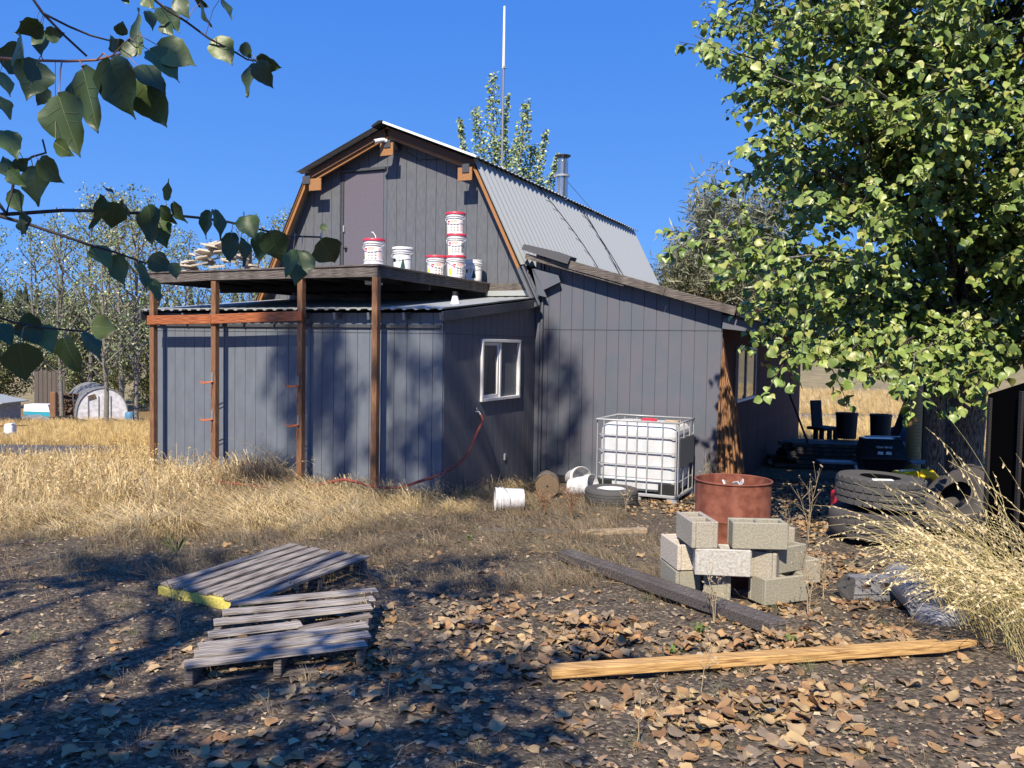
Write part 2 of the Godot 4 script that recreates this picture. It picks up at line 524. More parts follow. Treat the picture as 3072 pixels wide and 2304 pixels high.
func zone(x: float, d: float) -> Color:
	var w := 0.5 * no2.get_noise_2d(x * 14.0, d * 14.0) + 0.25 * no2.get_noise_2d(x * 50.0 + 9.0, d * 50.0)
	var gravel := Color(0.215, 0.18, 0.128)
	var straw := Color(0.36, 0.26, 0.125)
	var weed := Color(0.2, 0.155, 0.095)
	var field := Color(0.5, 0.35, 0.135)
	var s := smooth(8.0, 8.9, d + w * 1.5) * smooth(-1.3, -2.6, x + w * 1.2 - (d - 9.0) * 0.5)
	var b := smooth(6.6, 8.2, d + w * 2.0) * smooth(1.4, 0.2, x + w)
	var c := gravel.lerp(weed, b * 0.8).lerp(straw, s)
	var f := smooth(14.0, 19.0, d + w)
	return c.lerp(field, f)

func sheet(xs: Array, ds: Array, colfn: Callable, dy := 0.0) -> ArrayMesh:
	var m := MB.new()
	var nx := xs.size()
	for j in ds.size():
		for i in nx:
			var x: float = xs[i]
			var d: float = ds[j]
			var e := 0.03 if d < 20.0 else 0.3
			var nn := Vector3(land(x - e, d) - land(x + e, d), 2.0 * e, (land(x, d + e) - land(x, d - e))).normalized()
			m.col = colfn.call(x, d)
			m.vert(Vector3(x, land(x, d) + dy, -d), nn)
	for j in ds.size() - 1:
		for i in nx - 1:
			var a := j * nx + i
			m.face(a, a + 1, a + nx + 1); m.face(a, a + nx + 1, a + nx)
	return m.mesh()

func steps(a: float, b: float, fine_a: float, fine_b: float, st: float, grow: float) -> Array:
	var mid := []
	var x := fine_a
	while x < fine_b:
		mid.append(x); x += st
	var hi := []
	var s := st
	while x < b:
		hi.append(x); s *= grow; x += s
	hi.append(b)
	var lo := []
	s = st
	x = fine_a - s
	while x > a:
		lo.append(x); s *= grow; x -= s
	lo.append(a)
	lo.reverse()
	return lo + mid + hi

func build_land() -> void:
	var xs := steps(-75, 75, -4.5, 5.0, 0.075, 1.16)
	var ds := steps(-30, 70, 2.2, 11.0, 0.07, 1.12)
	tag(part("ground", sheet(xs, ds, zone), M.ground, self), "", "", "", "structure")
	var hx := []
	for i in 61: hx.append(-240.0 + 8.0 * i)
	var hd := []
	for i in 40: hd.append(66.5 + i * 5.5)
	tag(part("hills", sheet(hx, hd, func(x, d): return Color(0.34, 0.26, 0.13).lerp(Color(0.2, 0.18, 0.09), 0.5 + 0.5 * no2.get_noise_2d(x * 2.0, d * 2.0))), M.soil, self), "", "", "", "structure")
	var px := []
	for i in 30: px.append(-30.0 + i * 0.7)
	tag(part("driveway", sheet(px, [19.3, 19.9, 20.6, 21.4, 22.2, 23.0], func(_x, _d): return Color.WHITE, 0.025), M.drive, self), "", "", "", "structure")
	px = []
	for i in 40: px.append(5.0 + i * 1.5)
	tag(part("road", sheet(px, [37.5, 38.5, 39.5, 40.5, 41.5], func(_x, _d): return Color.WHITE, 0.05), M.roadway, self), "", "", "", "structure")
	# loose gravel
	var st := []
	for k in 3:
		var m := MB.new()
		var q := []
		var sp := SphereMesh.new()
		sp.radial_segments = 5; sp.rings = 2; sp.radius = 0.5; sp.height = 0.75
		var ar := sp.get_mesh_arrays()
		var vs: PackedVector3Array = ar[Mesh.ARRAY_VERTEX]
		var ix: PackedInt32Array = ar[Mesh.ARRAY_INDEX]
		for p in vs: q.append(p * (1.0 + 0.35 * no1.get_noise_3d(p.x * 40 + k * 90, p.y * 40, p.z * 40)))
		for i in range(0, ix.size(), 3):
			if (q[ix[i]] - q[ix[i + 1]]).cross(q[ix[i]] - q[ix[i + 2]]).length() > 1e-5:
				m.tri(q[ix[i]], q[ix[i + 2]], q[ix[i + 1]])
		st.append(m.mesh())
	for k in 3:
		var xf := []
		var co := []
		for i in 15000:
			var d := 2.4 + 7.0 * pow(R.randf(), 1.5)
			var x := rr(-0.75, 0.75) * d
			if zone(x, d).r > 0.2: continue
			var s := 0.007 + 0.02 * pow(R.randf(), 3.0)
			var b := Basis.from_euler(Vector3(rr(0, 6), rr(0, 6), rr(0, 6))).scaled(Vector3(s, s * rr(0.6, 1), s * rr(0.7, 1.2)))
			xf.append(Transform3D(b, on(x, d, s * 0.12)))
			var g := 0.075 + 0.1 * R.randf() + (0.22 * R.randf() if R.randf() < 0.1 else 0.0)
			co.append(Color(g * 1.06, g, g * rr(0.68, 0.9)))
		many("gravel", st[k], M.pebble, xf, co, self).set_meta("label", "loose dark grey crushed gravel scattered over the yard")
	# crumbs of leaf, bark and straw trodden into the gravel
	var fl := MB.new()
	fl.tri(Vector3(0, 0, 0), Vector3(1, 0.12, 0.1), Vector3(0.7, 0.05, -0.6))
	fl.tri(Vector3(0, 0, 0), Vector3(0.7, 0.05, -0.6), Vector3(0.1, 0.15, -0.45))
	var fx := []
	var fc := []
	for i in 26000:
		var d := 2.4 + 9.5 * pow(R.randf(), 1.3)
		var x := rr(-0.7, 0.7) * d
		var s := rr(0.008, 0.03) if R.randf() < 0.8 else rr(0.03, 0.05)
		fx.append(Transform3D(Basis.from_euler(Vector3(rr(-0.4, 0.4), rr(0, 6.3), rr(-0.4, 0.4))).scaled(Vector3(s, s, s * rr(0.3, 1.0))), on(x, d, 0.004)))
		var c: Color = [Color(0.3, 0.2, 0.12), Color(0.2, 0.13, 0.08), Color(0.42, 0.33, 0.2), Color(0.14, 0.1, 0.07), Color(0.34, 0.27, 0.19)][R.randi() % 5]
		fc.append(c * rr(0.7, 1.2))
	many("debris", fl.mesh(), M.litter, fx, fc, self).set_meta("label", "crumbled bits of leaf and bark trodden into the gravel")

# one siding board: between a0 and a1 along U from corner P, its foot at y0, its head at ya..yb
func board(P: Vector3, U: Vector3, N: Vector3, a0: float, a1: float, y0: float, ya: float, yb: float) -> ArrayMesh:
	var m := MB.new()
	var prof := [Vector2(a0, 0.0), Vector2(a0, 0.013), Vector2(a0 + 0.003, 0.016), Vector2(a1 - 0.003, 0.016), Vector2(a1, 0.013), Vector2(a1, 0.0)]
	var lo := []
	var hi := []
	for q in prof:
		var t := clampf((q.x - a0) / (a1 - a0), 0, 1)
		lo.append(P + U * q.x + N * q.y + Vector3.UP * y0)
		hi.append(P + U * q.x + N * q.y + Vector3.UP * lerpf(ya, yb, t))
	var right := U.cross(Vector3.UP).dot(N) > 0
	for i in 5:
		if right: m.quad(lo[i], lo[i + 1], hi[i + 1], hi[i])
		else: m.quad(lo[i + 1], lo[i], hi[i], hi[i + 1])
	for i in range(1, 5):
		if right: m.tri(hi[0], hi[i], hi[i + 1]); m.tri(lo[0], lo[i + 1], lo[i])
		else: m.tri(hi[0], hi[i + 1], hi[i]); m.tri(lo[0], lo[i], lo[i + 1])
	return m.mesh()

# a run of siding on a wall part; grooves every 8 inches from g0; heads follow top(u); joint splits it
func siding(wall: Node, P: Vector3, U: Vector3, N: Vector3, u0: float, u1: float, g0: float, y0: Callable, top: Callable, joint: float, material: Material, holes := []) -> void:
	var g := g0 + 0.2032 * floorf((u0 - g0) / 0.2032)
	while g < u1 - 0.01:
		var a := maxf(g + 0.003, u0)
		var b := minf(g + 0.2032 - 0.003, u1)
		g += 0.2032
		if b - a < 0.015: continue
		var spans := []
		var lo: float = maxf(y0.call(a), y0.call(b))
		var ta: float = top.call(a)
		var tb: float = top.call(b)
		if joint > -90 and joint < minf(ta, tb) and joint > lo:
			spans = [[lo, joint - 0.004, joint - 0.004], [joint + 0.004, ta, tb]]
		else:
			spans = [[lo, ta, tb]]
		for s in spans:
			var pieces := [[a, b, s[0], s[1], s[2]]]
			for h in holes:      # [u0, u1, y0, y1]
				var nxt := []
				for p in pieces:
					if h[1] <= p[0] or h[0] >= p[1] or h[3] <= p[2] or h[2] >= maxf(p[3], p[4]):
						nxt.append(p); continue
					if h[0] > p[0]: nxt.append([p[0], h[0], p[2], p[3], p[4]])
					if h[1] < p[1]: nxt.append([h[1], p[1], p[2], p[3], p[4]])
					var c := maxf(p[0], h[0])
					var d := minf(p[1], h[1])
					if h[2] > p[2]: nxt.append([c, d, p[2], h[2], h[2]])
					if h[3] < minf(p[3], p[4]): nxt.append([c, d, h[3], p[3], p[4]])
				pieces = nxt
			for p in pieces:
				if p[1] - p[0] > 0.012 and minf(p[3], p[4]) - p[2] > 0.01:
					part("siding_board", board(P, U, N, p[0], p[1], p[2], p[3], p[4]), material, wall)

# ribbed roofing sheet between eave line a0-a1 and ridge line b0-b1 (corners), ribs run from a to b
func ribbed(a0: Vector3, a1: Vector3, b0: Vector3, b1: Vector3, pitch: float, hgt: float, shape: Array, upn: Vector3) -> ArrayMesh:
	var m := MB.new()
	var wlen := a0.distance_to(a1)
	var cnt := maxi(1, int(round(wlen / pitch)))
	var row := []
	for k in cnt:
		for q in shape: row.append([(k + q.x) / cnt, q.y * hgt])
	row.append([1.0, shape[0].y * hgt])
	for sgn in [0, 1]:
		var off := upn * (-0.004 if sgn == 1 else 0.0)
		for i in row.size() - 1:
			var t0: float = row[i][0]
			var t1: float = row[i + 1][0]
			var p: Vector3 = a0.lerp(a1, t0) + upn * row[i][1] + off
			var q: Vector3 = a0.lerp(a1, t1) + upn * row[i + 1][1] + off
			var r: Vector3 = b0.lerp(b1, t1) + upn * row[i + 1][1] + off
			var s: Vector3 = b0.lerp(b1, t0) + upn * row[i][1] + off
			var nn := (q - p).cross(s - p)
			if (nn.dot(upn) > 0) == (sgn == 0): m.quad(p, q, r, s)
			else: m.quad(p, s, r, q)
			if sgn == 0:
				m.quad(p, q, q - upn * 0.004, p - upn * 0.004)
				m.quad(s, r, r - upn * 0.004, s - upn * 0.004)
	return m.mesh()

const AG := [Vector2(0, 0), Vector2(0.36, 0), Vector2(0.44, 1), Vector2(0.56, 1), Vector2(0.64, 0)]
const WAVE := [Vector2(0, 0), Vector2(0.125, 0.15), Vector2(0.25, 0.5), Vector2(0.375, 0.85), Vector2(0.5, 1), Vector2(0.625, 0.85), Vector2(0.75, 0.5), Vector2(0.875, 0.15)]
const BROAD := [Vector2(0, 1), Vector2(0.5, 1), Vector2(0.62, 0.15), Vector2(0.7, 0), Vector2(0.8, 0), Vector2(0.88, 0.15)]

func roof_run(root: Node, called: String, a0: Vector3, a1: Vector3, b0: Vector3, b1: Vector3, sheets: int, pitch: float, hgt: float, shape: Array, upn: Vector3, material: Material) -> void:
	for k in sheets:
		var t0 := float(k) / sheets
		var t1 := float(k + 1) / sheets
		var lift := upn * (0.002 * (k % 2))
		part(called, ribbed(a0.lerp(a1, t0) + lift, a0.lerp(a1, t1) + lift, b0.lerp(b1, t0) + lift, b0.lerp(b1, t1) + lift, pitch, hgt, shape, upn), material, root)

func slab(pts: Array, ext: Vector3) -> ArrayMesh:
	var m := MB.new()
	m.prism(pts, ext)
	return m.mesh()

func build_barn() -> void:
	var b := barn_thing("barn", "dark grey gambrel barn with metal roof and lean-to additions", "barn", Vector3(-8.4, -2.25, 13.15))
	var X := Vector3.RIGHT
	var F := Vector3.BACK          # toward the viewer, out of the gable front
	var H0 := -2.3 - O3.y          # foot of the walls, local
	var base := func(_u): return H0
	var wC := 13.15
	var wA := 10.03
	var wFar := 22.2
	var uC := -5.61
	var uL := -10.95
	var uR := -2.5
	# gambrel outline of the main gable
	var gam := func(u: float) -> float:
		var d := absf(u + O3.x + 8.4)
		return (3.80 - d * 0.397 if d < 1.73 else 3.113 - (d - 1.73) * 1.99) - O3.y
	# ---- main gable wall
	var wall := part("gable_wall", slab([L(-11.35, -2.3, wC), L(-5.62, -2.3, wC), L(-5.62, 0.85, wC), L(-6.68, 3.05, wC), L(-8.4, 3.72, wC), L(-10.12, 3.05, wC), L(-11.35, 0.6, wC)], Vector3(0, 0, -0.1)), M.paint, b)
	siding(wall, L(0, O3.y, wC) + Vector3(O3.x, 0, 0), X, F, -11.2 - O3.x, uC - O3.x, -8.5519 - O3.x, func(_u): return 0.3 - O3.y, gam, -99, M.paint_old, [[-9.56 - O3.x, -8.62 - O3.x, 1.0 - O3.y, 3.19 - O3.y]])
	# upper door
	var door := part("door", bx(Vector3(0.86, 2.02, 0.04), 0.004), M.door, b, Transform3D(Basis(), L(-9.06, 2.13, wC - 0.03 + 0.035)))
	part("door_trim", bx(Vector3(0.05, 2.15, 0.05)), M.paint_dark, door, Transform3D(Basis(), Vector3(-0.46, 0.02, 0.01)))
	part("door_trim", bx(Vector3(0.022, 2.15, 0.05)), M.paint_dark, door, Transform3D(Basis(), Vector3(-0.50, 0.02, 0.02)))
	part("door_trim", bx(Vector3(0.05, 2.15, 0.05)), M.paint, door, Transform3D(Basis(), Vector3(0.47, 0.02, 0.0)))
	part("door_header", bx(Vector3(1.0, 0.05, 0.09)), M.paint_dark, door, Transform3D(Basis(), Vector3(0.0, 1.05, 0.03)))
	var kn := MB.new()
	kn.lathe(Transform3D(Basis(Vector3.RIGHT, PI / 2), Vector3.ZERO), [Vector2(0.0, 0.0), Vector2(0.028, 0.002), Vector2(0.012, 0.02), Vector2(0.03, 0.045), Vector2(0.02, 0.06), Vector2(0, 0.064)], 12)
	part("door_knob", kn.mesh(), M.black, door, Transform3D(Basis(), Vector3(-0.37, -0.36, 0.02)))
	part("door_latch", bx(Vector3(0.03, 0.12, 0.02)), M.galv, door, Transform3D(Basis(), Vector3(-0.42, 0.0, 0.04)))
	# ---- right lean-to front wall
	var s0 := 1.60
	var ltop := func(u: float) -> float: return 1.60 - 0.285 * (u + O3.x + 5.75) - O3.y
	var lw := part("front_wall", slab([L(uC, -2.3, wC), L(uR, -2.3, wC), L(uR, 0.66, wC), L(uC, 1.55, wC)], Vector3(0, 0, -0.1)), M.paint, b)
	siding(lw, L(0, O3.y, wC) + Vector3(O3.x, 0, 0), X, F, uC - O3.x + 0.17, uR - O3.x, -5.3594 - O3.x, base, ltop, 0.298 - O3.y, M.paint)
	part("flashing", bar(L(uC + 0.17, 0.298, wC - 0.01), L(uR, 0.298, wC - 0.01), 0.012, 0.02, 0.0), M.paint_dark, lw)
	part("corner_trim", bx(Vector3(0.075, 3.9, 0.03)), M.paint, lw, Transform3D(Basis(), L(uC + 0.06, -0.4, wC - 0.016)))
	part("corner_trim", bx(Vector3(0.03, 3.9, 0.05)), M.paint, lw, Transform3D(Basis(), L(uC + 0.145, -0.4, wC - 0.026)))
	# ---- bump-out: front wall A, window wall B, left wall
	var atop := func(_u): return 0.44 - O3.y
	var wa := part("front_wall", slab([L(uL, -2.3, wA), L(uC, -2.3, wA), L(uC, 0.44, wA), L(uL, 0.44, wA)], Vector3(0, 0, -0.1)), M.paint, b)
	siding(wa, L(0, O3.y, wA) + Vector3(O3.x, 0, 0), X, F, uL - O3.x, uC - O3.x, -7.5956 - O3.x, base, atop, 0.163 - O3.y, M.paint_front)
	part("flashing", bar(L(uL, 0.163, wA - 0.01), L(uC, 0.163, wA - 0.01), 0.01, 0.018, 0.0), M.paint_dark, wa)
	var wb := part("side_wall", slab([L(uC, -2.3, wA), L(uC, -2.3, wC), L(uC, 0.78, wC), L(uC, 0.44, wA)], Vector3(-0.1, 0, 0)), M.paint, b)
	# along this wall the measure runs with w
	var bt := func(w: float) -> float: return 0.44 + (w - wA) * 0.105 - O3.y
	siding(wb, L(uC, O3.y, O3.z), Vector3(0, 0, -1), X, wA - O3.z, wC - O3.z, wA - O3.z, base, func(q): return bt.call(q + O3.z), 0.163 - O3.y, M.paint, [[11.12 - O3.z, 12.47 - O3.z, -0.805 - O3.y, 0.1 - O3.y]])
	part("flashing", bar(L(uC + 0.01, 0.163, wA), L(uC + 0.01, 0.163, wC), 0.01, 0.018, 0.0), M.paint_dark, wb)
	part("side_wall", slab([L(uL, -2.3, wC), L(uL, -2.3, wA), L(uL, 0.44, wA), L(uL, 0.78, wC)], Vector3(0.1, 0, 0)), M.paint, b)
	# sliding window in wall B
	var wn := part("window", bx(Vector3(0.02, 0.86, 1.3)), M.black, b, Transform3D(Basis(), L(uC - 0.09, -0.352, 11.795)))
	for q in [[0.0, 0.44, 1.37, 0.045], [0.0, -0.44, 1.37, 0.045]]:
		part("frame", bx(Vector3(0.075, q[3], q[2])), M.vinyl, wn, Transform3D(Basis(), Vector3(0.105, q[1], 0)))
	for q in [-0.66, 0.66]:
		part("frame", bx(Vector3(0.075, 0.835, 0.045)), M.vinyl, wn, Transform3D(Basis(), Vector3(0.105, 0, q)))
	part("mullion", bx(Vector3(0.05, 0.835, 0.05)), M.vinyl, wn, Transform3D(Basis(), Vector3(0.1, 0, 0.03)))
	for q in [[0.33, 0.39], [0.33, -0.39]]:
		part("sash", bx(Vector3(0.03, 0.045, 0.56)), M.vinyl, wn, Transform3D(Basis(), Vector3(0.095, q[1], q[0])))
	for q in [0.6, 0.09]:
		part("sash", bx(Vector3(0.03, 0.74, 0.045)), M.vinyl, wn, Transform3D(Basis(), Vector3(0.096, 0, q)))
	part("pane", bx(Vector3(0.004, 0.74, 0.5), 0), M.glass, wn, Transform3D(Basis(), Vector3(0.09, 0, 0.34)))
	part("pane", bx(Vector3(0.004, 0.83, 0.62), 0), M.glass, wn, Transform3D(Basis(), Vector3(0.08, 0, -0.31)))
	var cu := MB.new()
	for i in 36:
		var z := -0.62 + i * 0.034
		cu.quad(Vector3(0.03 + 0.012 * (i % 2), -0.42, z + 0.034), Vector3(0.03 + 0.012 * ((i + 1) % 2), -0.42, z), Vector3(0.03 + 0.012 * ((i + 1) % 2), 0.42, z), Vector3(0.03 + 0.012 * (i % 2), 0.42, z + 0.034))
	part("curtain", cu.mesh(), M.curtain, wn)
	# bump-out roof, fascia, rafter tails
	var rn := Vector3(0, 1, 0.105).normalized()
	roof_run(b, "roof_sheet", L(uL - 0.05, 0.472, 9.82), L(uC + 0.1, 0.472, 9.82), L(uL - 0.05, 0.472 + 0.105 * 3.3, wC - 0.02), L(uC + 0.1, 0.472 + 0.105 * 3.3, wC - 0.02), 6, 0.2, 0.022, BROAD, rn, M.roofing)
	for i in 10:
		var u := uL + 0.25 + i * 0.57
		part("rafter_tail", bar(L(u, 0.385, 9.86), L(u, 0.405, 10.02), 0.1, 0.038, 0.003), M.paint, b)
	part("eave_board", bar(L(uL, 0.255, 9.995), L(uC - 0.02, 0.255, 9.995), 0.05, 0.03), M.paint_dark, b)
	part("fascia", bar(L(uC + 0.09, 0.385, 9.83), L(uC + 0.09, 0.385 + 0.105 * 3.3, wC - 0.03), 0.13, 0.03), M.paint_dark, b)
	part("fascia", bar(L(uL - 0.04, 0.385, 9.83), L(uL - 0.04, 0.385 + 0.105 * 3.3, wC - 0.03), 0.13, 0.03), M.paint_dark, b)
	part("wall_flashing", bar(L(-6.5, 0.90, wC - 0.06), L(-5.66, 0.90, wC - 0.06), 0.09, 0.06), M.roofing, b)
	var vp := MB.new()
	vp.lathe(Transform3D(), [Vector2(0.1, 0.0), Vector2(0.09, 0.015), Vector2(0.07, 0.03), Vector2(0.045, 0.13), Vector2(0.04, 0.15), Vector2(0.04, 0.16)], 16)
	var vent := part("vent_pipe", vp.mesh(), M.white, b, Transform3D(Basis(), L(-5.97, 0.575, 11.0)))
	var vc := MB.new()
	vc.lathe(Transform3D(), [Vector2(0.0, -0.002), Vector2(0.042, 0.0), Vector2(0.042, 0.06), Vector2(0.03, 0.062), Vector2(0.0, 0.05)], 16)
	part("pipe_end", vc.mesh(), M.black, vent, Transform3D(Basis(), Vector3(0, 0.155, 0)))
	# ---- main roof
	var ov := 12.86
	var pk := 3.87
	var du := 1.745
	var brk := 3.185
	for sg in [1.0, -1.0]:
		var nU := Vector3(sg * 0.37, 0.93, 0).normalized()
		var nL := Vector3(sg * 0.89, 0.45, 0).normalized()
		roof_run(b, "roof_sheet", L(-8.4 + sg * (du + 0.12), brk - 0.045, ov - 0.16), L(-8.4 + sg * (du + 0.12), brk - 0.045, wFar + 0.03), L(-8.4 + sg * 0.02, pk, ov - 0.16), L(-8.4 + sg * 0.02, pk, wFar + 0.03), 9, 0.19, 0.022, WAVE, nU, M.roofing)
		var e := 0.90 if sg > 0 else 1.25
		roof_run(b, "roof_sheet", L(-8.4 + sg * (du + e), brk - 0.04 - e * 1.99, ov - 0.02), L(-8.4 + sg * (du + e), brk - 0.04 - e * 1.99, wFar), L(-8.4 + sg * du, brk - 0.04, ov - 0.02), L(-8.4 + sg * du, brk - 0.04, wFar), 9, 0.19, 0.04, WAVE, nL, M.roofing)
		# deck under the sheets and the fly rafters of the front
		part("roof_board", slab([L(-8.4 + sg * 0.0, pk - 0.06, ov), L(-8.4 + sg * du, brk - 0.075, ov), L(-8.4 + sg * du, brk - 0.055, ov), L(-8.4, pk - 0.035, ov)] if sg < 0 else [L(-8.4 + sg * du, brk - 0.075, ov), L(-8.4, pk - 0.06, ov), L(-8.4, pk - 0.035, ov), L(-8.4 + sg * du, brk - 0.055, ov)], Vector3(0, 0, -0.28)) , M.stain_dark, b)
		var a := L(-8.4 + sg * 0.03, pk - 0.155, ov + 0.06)
		var c := L(-8.4 + sg * (du - 0.02), brk - 0.155, ov + 0.06)
		part("fly_rafter", bar(a, c, 0.15, 0.04), M.stain, b)
		part("fly_rafter", bar(a + Vector3(0, 0.03, 0.045), c + Vector3(sg * 0.03, 0.03, 0.045), 0.11, 0.03), M.stain_dark, b)
		var p := L(-8.4 + sg * (du - 0.05), brk - 0.09, ov + 0.06)
		var q := L(-8.4 + sg * (du + e - 0.06), brk - 0.09 - e * 1.99, ov + 0.06)
		part("fly_rafter", bar(p, q, 0.1, 0.05, 0.004, F), M.stain, b)
		part("rake_board", bar(p + Vector3(sg * 0.055, 0.02, 0.03), q + Vector3(sg * 0.055, 0.02, 0.03), 0.04, 0.025, 0.004, F), M.blackmatt if sg > 0 else M.stain, b)
		if sg > 0:
			var q2 := q + (q - p).normalized() * 0.72
			part("rake_trim", bar(L(-8.37, pk + 0.005, ov - 0.155), L(-8.4 + du + 0.13, brk - 0.045, ov - 0.155), 0.04, 0.04), M.white, b)
			part("rafter_tail", bar(q, q2, 0.12, 0.055, 0.004, F), M.paint_old, b)
			part("rafter_tail", bar(q + Vector3(0.07, 0.03, 0.02), q2 + Vector3(0.07, 0.03, 0.02), 0.05, 0.03, 0.004, F), M.paint, b)
	part("ridge_cap", slab([L(-8.58, 3.8, ov - 0.18), L(-8.38, 3.875, ov - 0.18), L(-8.38, 3.905, ov - 0.18), L(-8.45, 3.91, ov - 0.18), L(-8.6, 3.83, ov - 0.18)], Vector3(0, 0, -9.4)), M.blackmatt, b)
	# purlin ends with their gussets
	for q in [[-8.33, 3.515, 0.13, 0.14], [-6.77, 2.98, 0.13, 0.15], [-10.08, 3.0, 0.17, 0.15]]:
		var pe := part("beam_end", bx(Vector3(q[2], q[3], 0.34), 0.006), M.paint_dark, b, Transform3D(Basis(), L(q[0], q[1], wC - 0.21)))
		part("gusset_plate", bx(Vector3(0.27, 0.22, 0.025), 0.003), M.stain, pe, Transform3D(Basis(), Vector3(-0.02 if q[0] > -9 else 0.19, -0.09, 0.14)))
	# back gable, left lower wall, right side wall
	part("back_wall", slab([L(-5.62, -2.6, wFar - 0.2), L(-11.2, -2.6, wFar - 0.2), L(-11.2, 0.7, wFar - 0.2), L(-10.12, 3.0, wFar - 0.2), L(-8.4, 3.7, wFar - 0.2), L(-6.68, 3.0, wFar - 0.2), L(-5.62, 0.85, wFar - 0.2)], Vector3(0, 0, -0.1)), M.paint, b)
	part("side_wall", slab([L(-11.2, -2.6, wFar - 0.2), L(-11.2, -2.6, wC + 0.1), L(-11.2, 0.7, wC + 0.1), L(-11.2, 0.7, wFar - 0.2)], Vector3(0.1, 0, 0)), M.paint, b)
	part("back_wall", slab([L(uR, -2.6, 23.3), L(-5.6, -2.6, 23.3), L(-5.6, 1.4, 23.3), L(uR, 0.6, 23.3)], Vector3(0, 0, -0.1)), M.brownwall, b)
	var sw := part("side_wall", slab([L(uR, -2.5, wC + 0.02), L(uR, -2.6, 23.3), L(uR, 0.6, 23.3), L(uR, 0.6, wC + 0.02)], Vector3(-0.1, 0, 0)), M.brownwall, b)
	var g := wC + 0.02
	while g < 23.1:
		part("wall_panel", bx(Vector3(0.014, 2.9, 1.205), 0.003), M.brownwall, sw, Transform3D(Basis(), L(uR + 0.007, -1.05, g + 0.61)))
		g += 1.22
	var w2 := part("window", bx(Vector3(0.03, 0.86, 1.8)), M.black, b, Transform3D(Basis(), L(uR + 0.02, -0.4, 15.2)))
	for q in [0.44, -0.44]:
		part("frame", bx(Vector3(0.05, 0.05, 1.9)), M.vinyl, w2, Transform3D(Basis(), Vector3(0.02, q, 0)))
	for q in [-0.93, 0.93, 0.1]:
		part("frame", bx(Vector3(0.05, 0.83, 0.05)), M.vinyl, w2, Transform3D(Basis(), Vector3(0.02, 0, q)))
	part("pane", bx(Vector3(0.006, 0.82, 0.98), 0), M.glass, w2, Transform3D(Basis(), Vector3(0.02, 0, -0.41)))
	part("pane", bx(Vector3(0.006, 0.82, 0.78), 0), M.glass, w2, Transform3D(Basis(), Vector3(0.02, 0, 0.51)))
	# ---- right lean-to roof: weathered fascia, dark flap of roofing, the sheet and the porch beam
	var sl := -0.285
	part("lean_to_roof", slab([L(-5.7, 1.60, wC - 0.26), L(-1.55, 1.60 + sl * 4.15, wC - 0.26), L(-1.55, 1.63 + sl * 4.15, wC - 0.26), L(-5.7, 1.63, wC - 0.26)], Vector3(0, 0, -10.3)), M.asphalt, b)
	part("fascia", bar(L(-5.70, 1.50, wC - 0.235), L(-4.0, 1.50 + sl * 1.7, wC - 0.235), 0.085, 0.03), M.greywood_x, b)
	part("fascia", bar(L(-4.95, 1.345, wC - 0.26), L(-3.35, 1.345 + sl * 1.6, wC - 0.26), 0.13, 0.02), M.greywood_x, b)
	part("fascia", bar(L(-3.345, 0.888, wC - 0.255), L(-2.27, 0.888 + sl * 1.075, wC - 0.255), 0.13, 0.022), M.greywood_x, b)
	part("fascia", bar(L(-2.25, 0.57, wC - 0.25), L(-1.6, 0.57 + sl * 0.65, wC - 0.25), 0.11, 0.02), M.darkwood, b)
	part("roof_flap", slab([L(-5.75, 1.60, wC - 0.30), L(-4.92, 1.34, wC - 0.34), L(-4.88, 1.45, wC - 0.31), L(-5.2, 1.56, wC - 0.29), L(-5.72, 1.69, wC - 0.28)], Vector3(0, 0.012, -0.3)), M.asphalt, b)
	part("porch_beam", bar(L(uR + 0.02, 0.41, wC - 0.1), L(-1.55, 0.31, wC - 0.1), 0.17, 0.04), M.paint, b)
	part("porch_trim", bar(L(uR + 0.02, 0.515, wC - 0.11), L(-1.6, 0.425, wC - 0.11), 0.03, 0.05), M.paint_dark, b)
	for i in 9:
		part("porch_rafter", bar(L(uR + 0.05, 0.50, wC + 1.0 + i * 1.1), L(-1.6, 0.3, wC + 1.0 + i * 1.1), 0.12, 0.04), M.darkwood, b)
	# the plywood patch and loose flap beside the roof valley
	part("patch_panel", slab([L(-5.5, 0.86, wC - 0.13), L(-5.345, 0.822, wC - 0.13), L(-5.403, 0.943, wC - 0.13), L(-5.62, 1.30, wC - 0.13)], Vector3(0, 0, 0.02)), M.paint, b)
	part("patch_panel", slab([L(-5.403, 0.943, wC - 0.13), L(-5.11, 1.071, wC - 0.13), L(-5.151, 1.178, wC - 0.13), L(-5.60, 1.30, wC - 0.13)], Vector3(0, 0, 0.022)), M.paint, b)
	# stove pipe and guy wires
	var sp := MB.new()
	sp.lathe(Transform3D(), [Vector2(0.115, 0), Vector2(0.115, 0.5), Vector2(0.121, 0.505), Vector2(0.121, 0.54), Vector2(0.115, 0.545), Vector2(0.115, 0.82), Vector2(0.1, 0.83), Vector2(0.1, 0.9), Vector2(0.0, 0.9)], 28)
	var pipe := part("stove_pipe", sp.mesh(), M.pipe, b, Transform3D(Basis(), L(-6.68, 3.12, 17.0)))
	var cp := MB.new()
	cp.lathe(Transform3D(), [Vector2(0.0, 0.0), Vector2(0.1, 0.0), Vector2(0.17, 0.05), Vector2(0.17, 0.065), Vector2(0.06, 0.085), Vector2(0, 0.085)], 24)
	part("chimney_cap", cp.mesh(), M.black, pipe, Transform3D(Basis(), Vector3(0, 0.88, 0)))
	var bd := MB.new()
	bd.lathe(Transform3D(), [Vector2(0.126, 0), Vector2(0.15, 0.0), Vector2(0.15, 0.04), Vector2(0.126, 0.04)], 20)
	part("pipe_band", bd.mesh(), M.galv, pipe, Transform3D(Basis(), Vector3(0, 0.5, 0)))
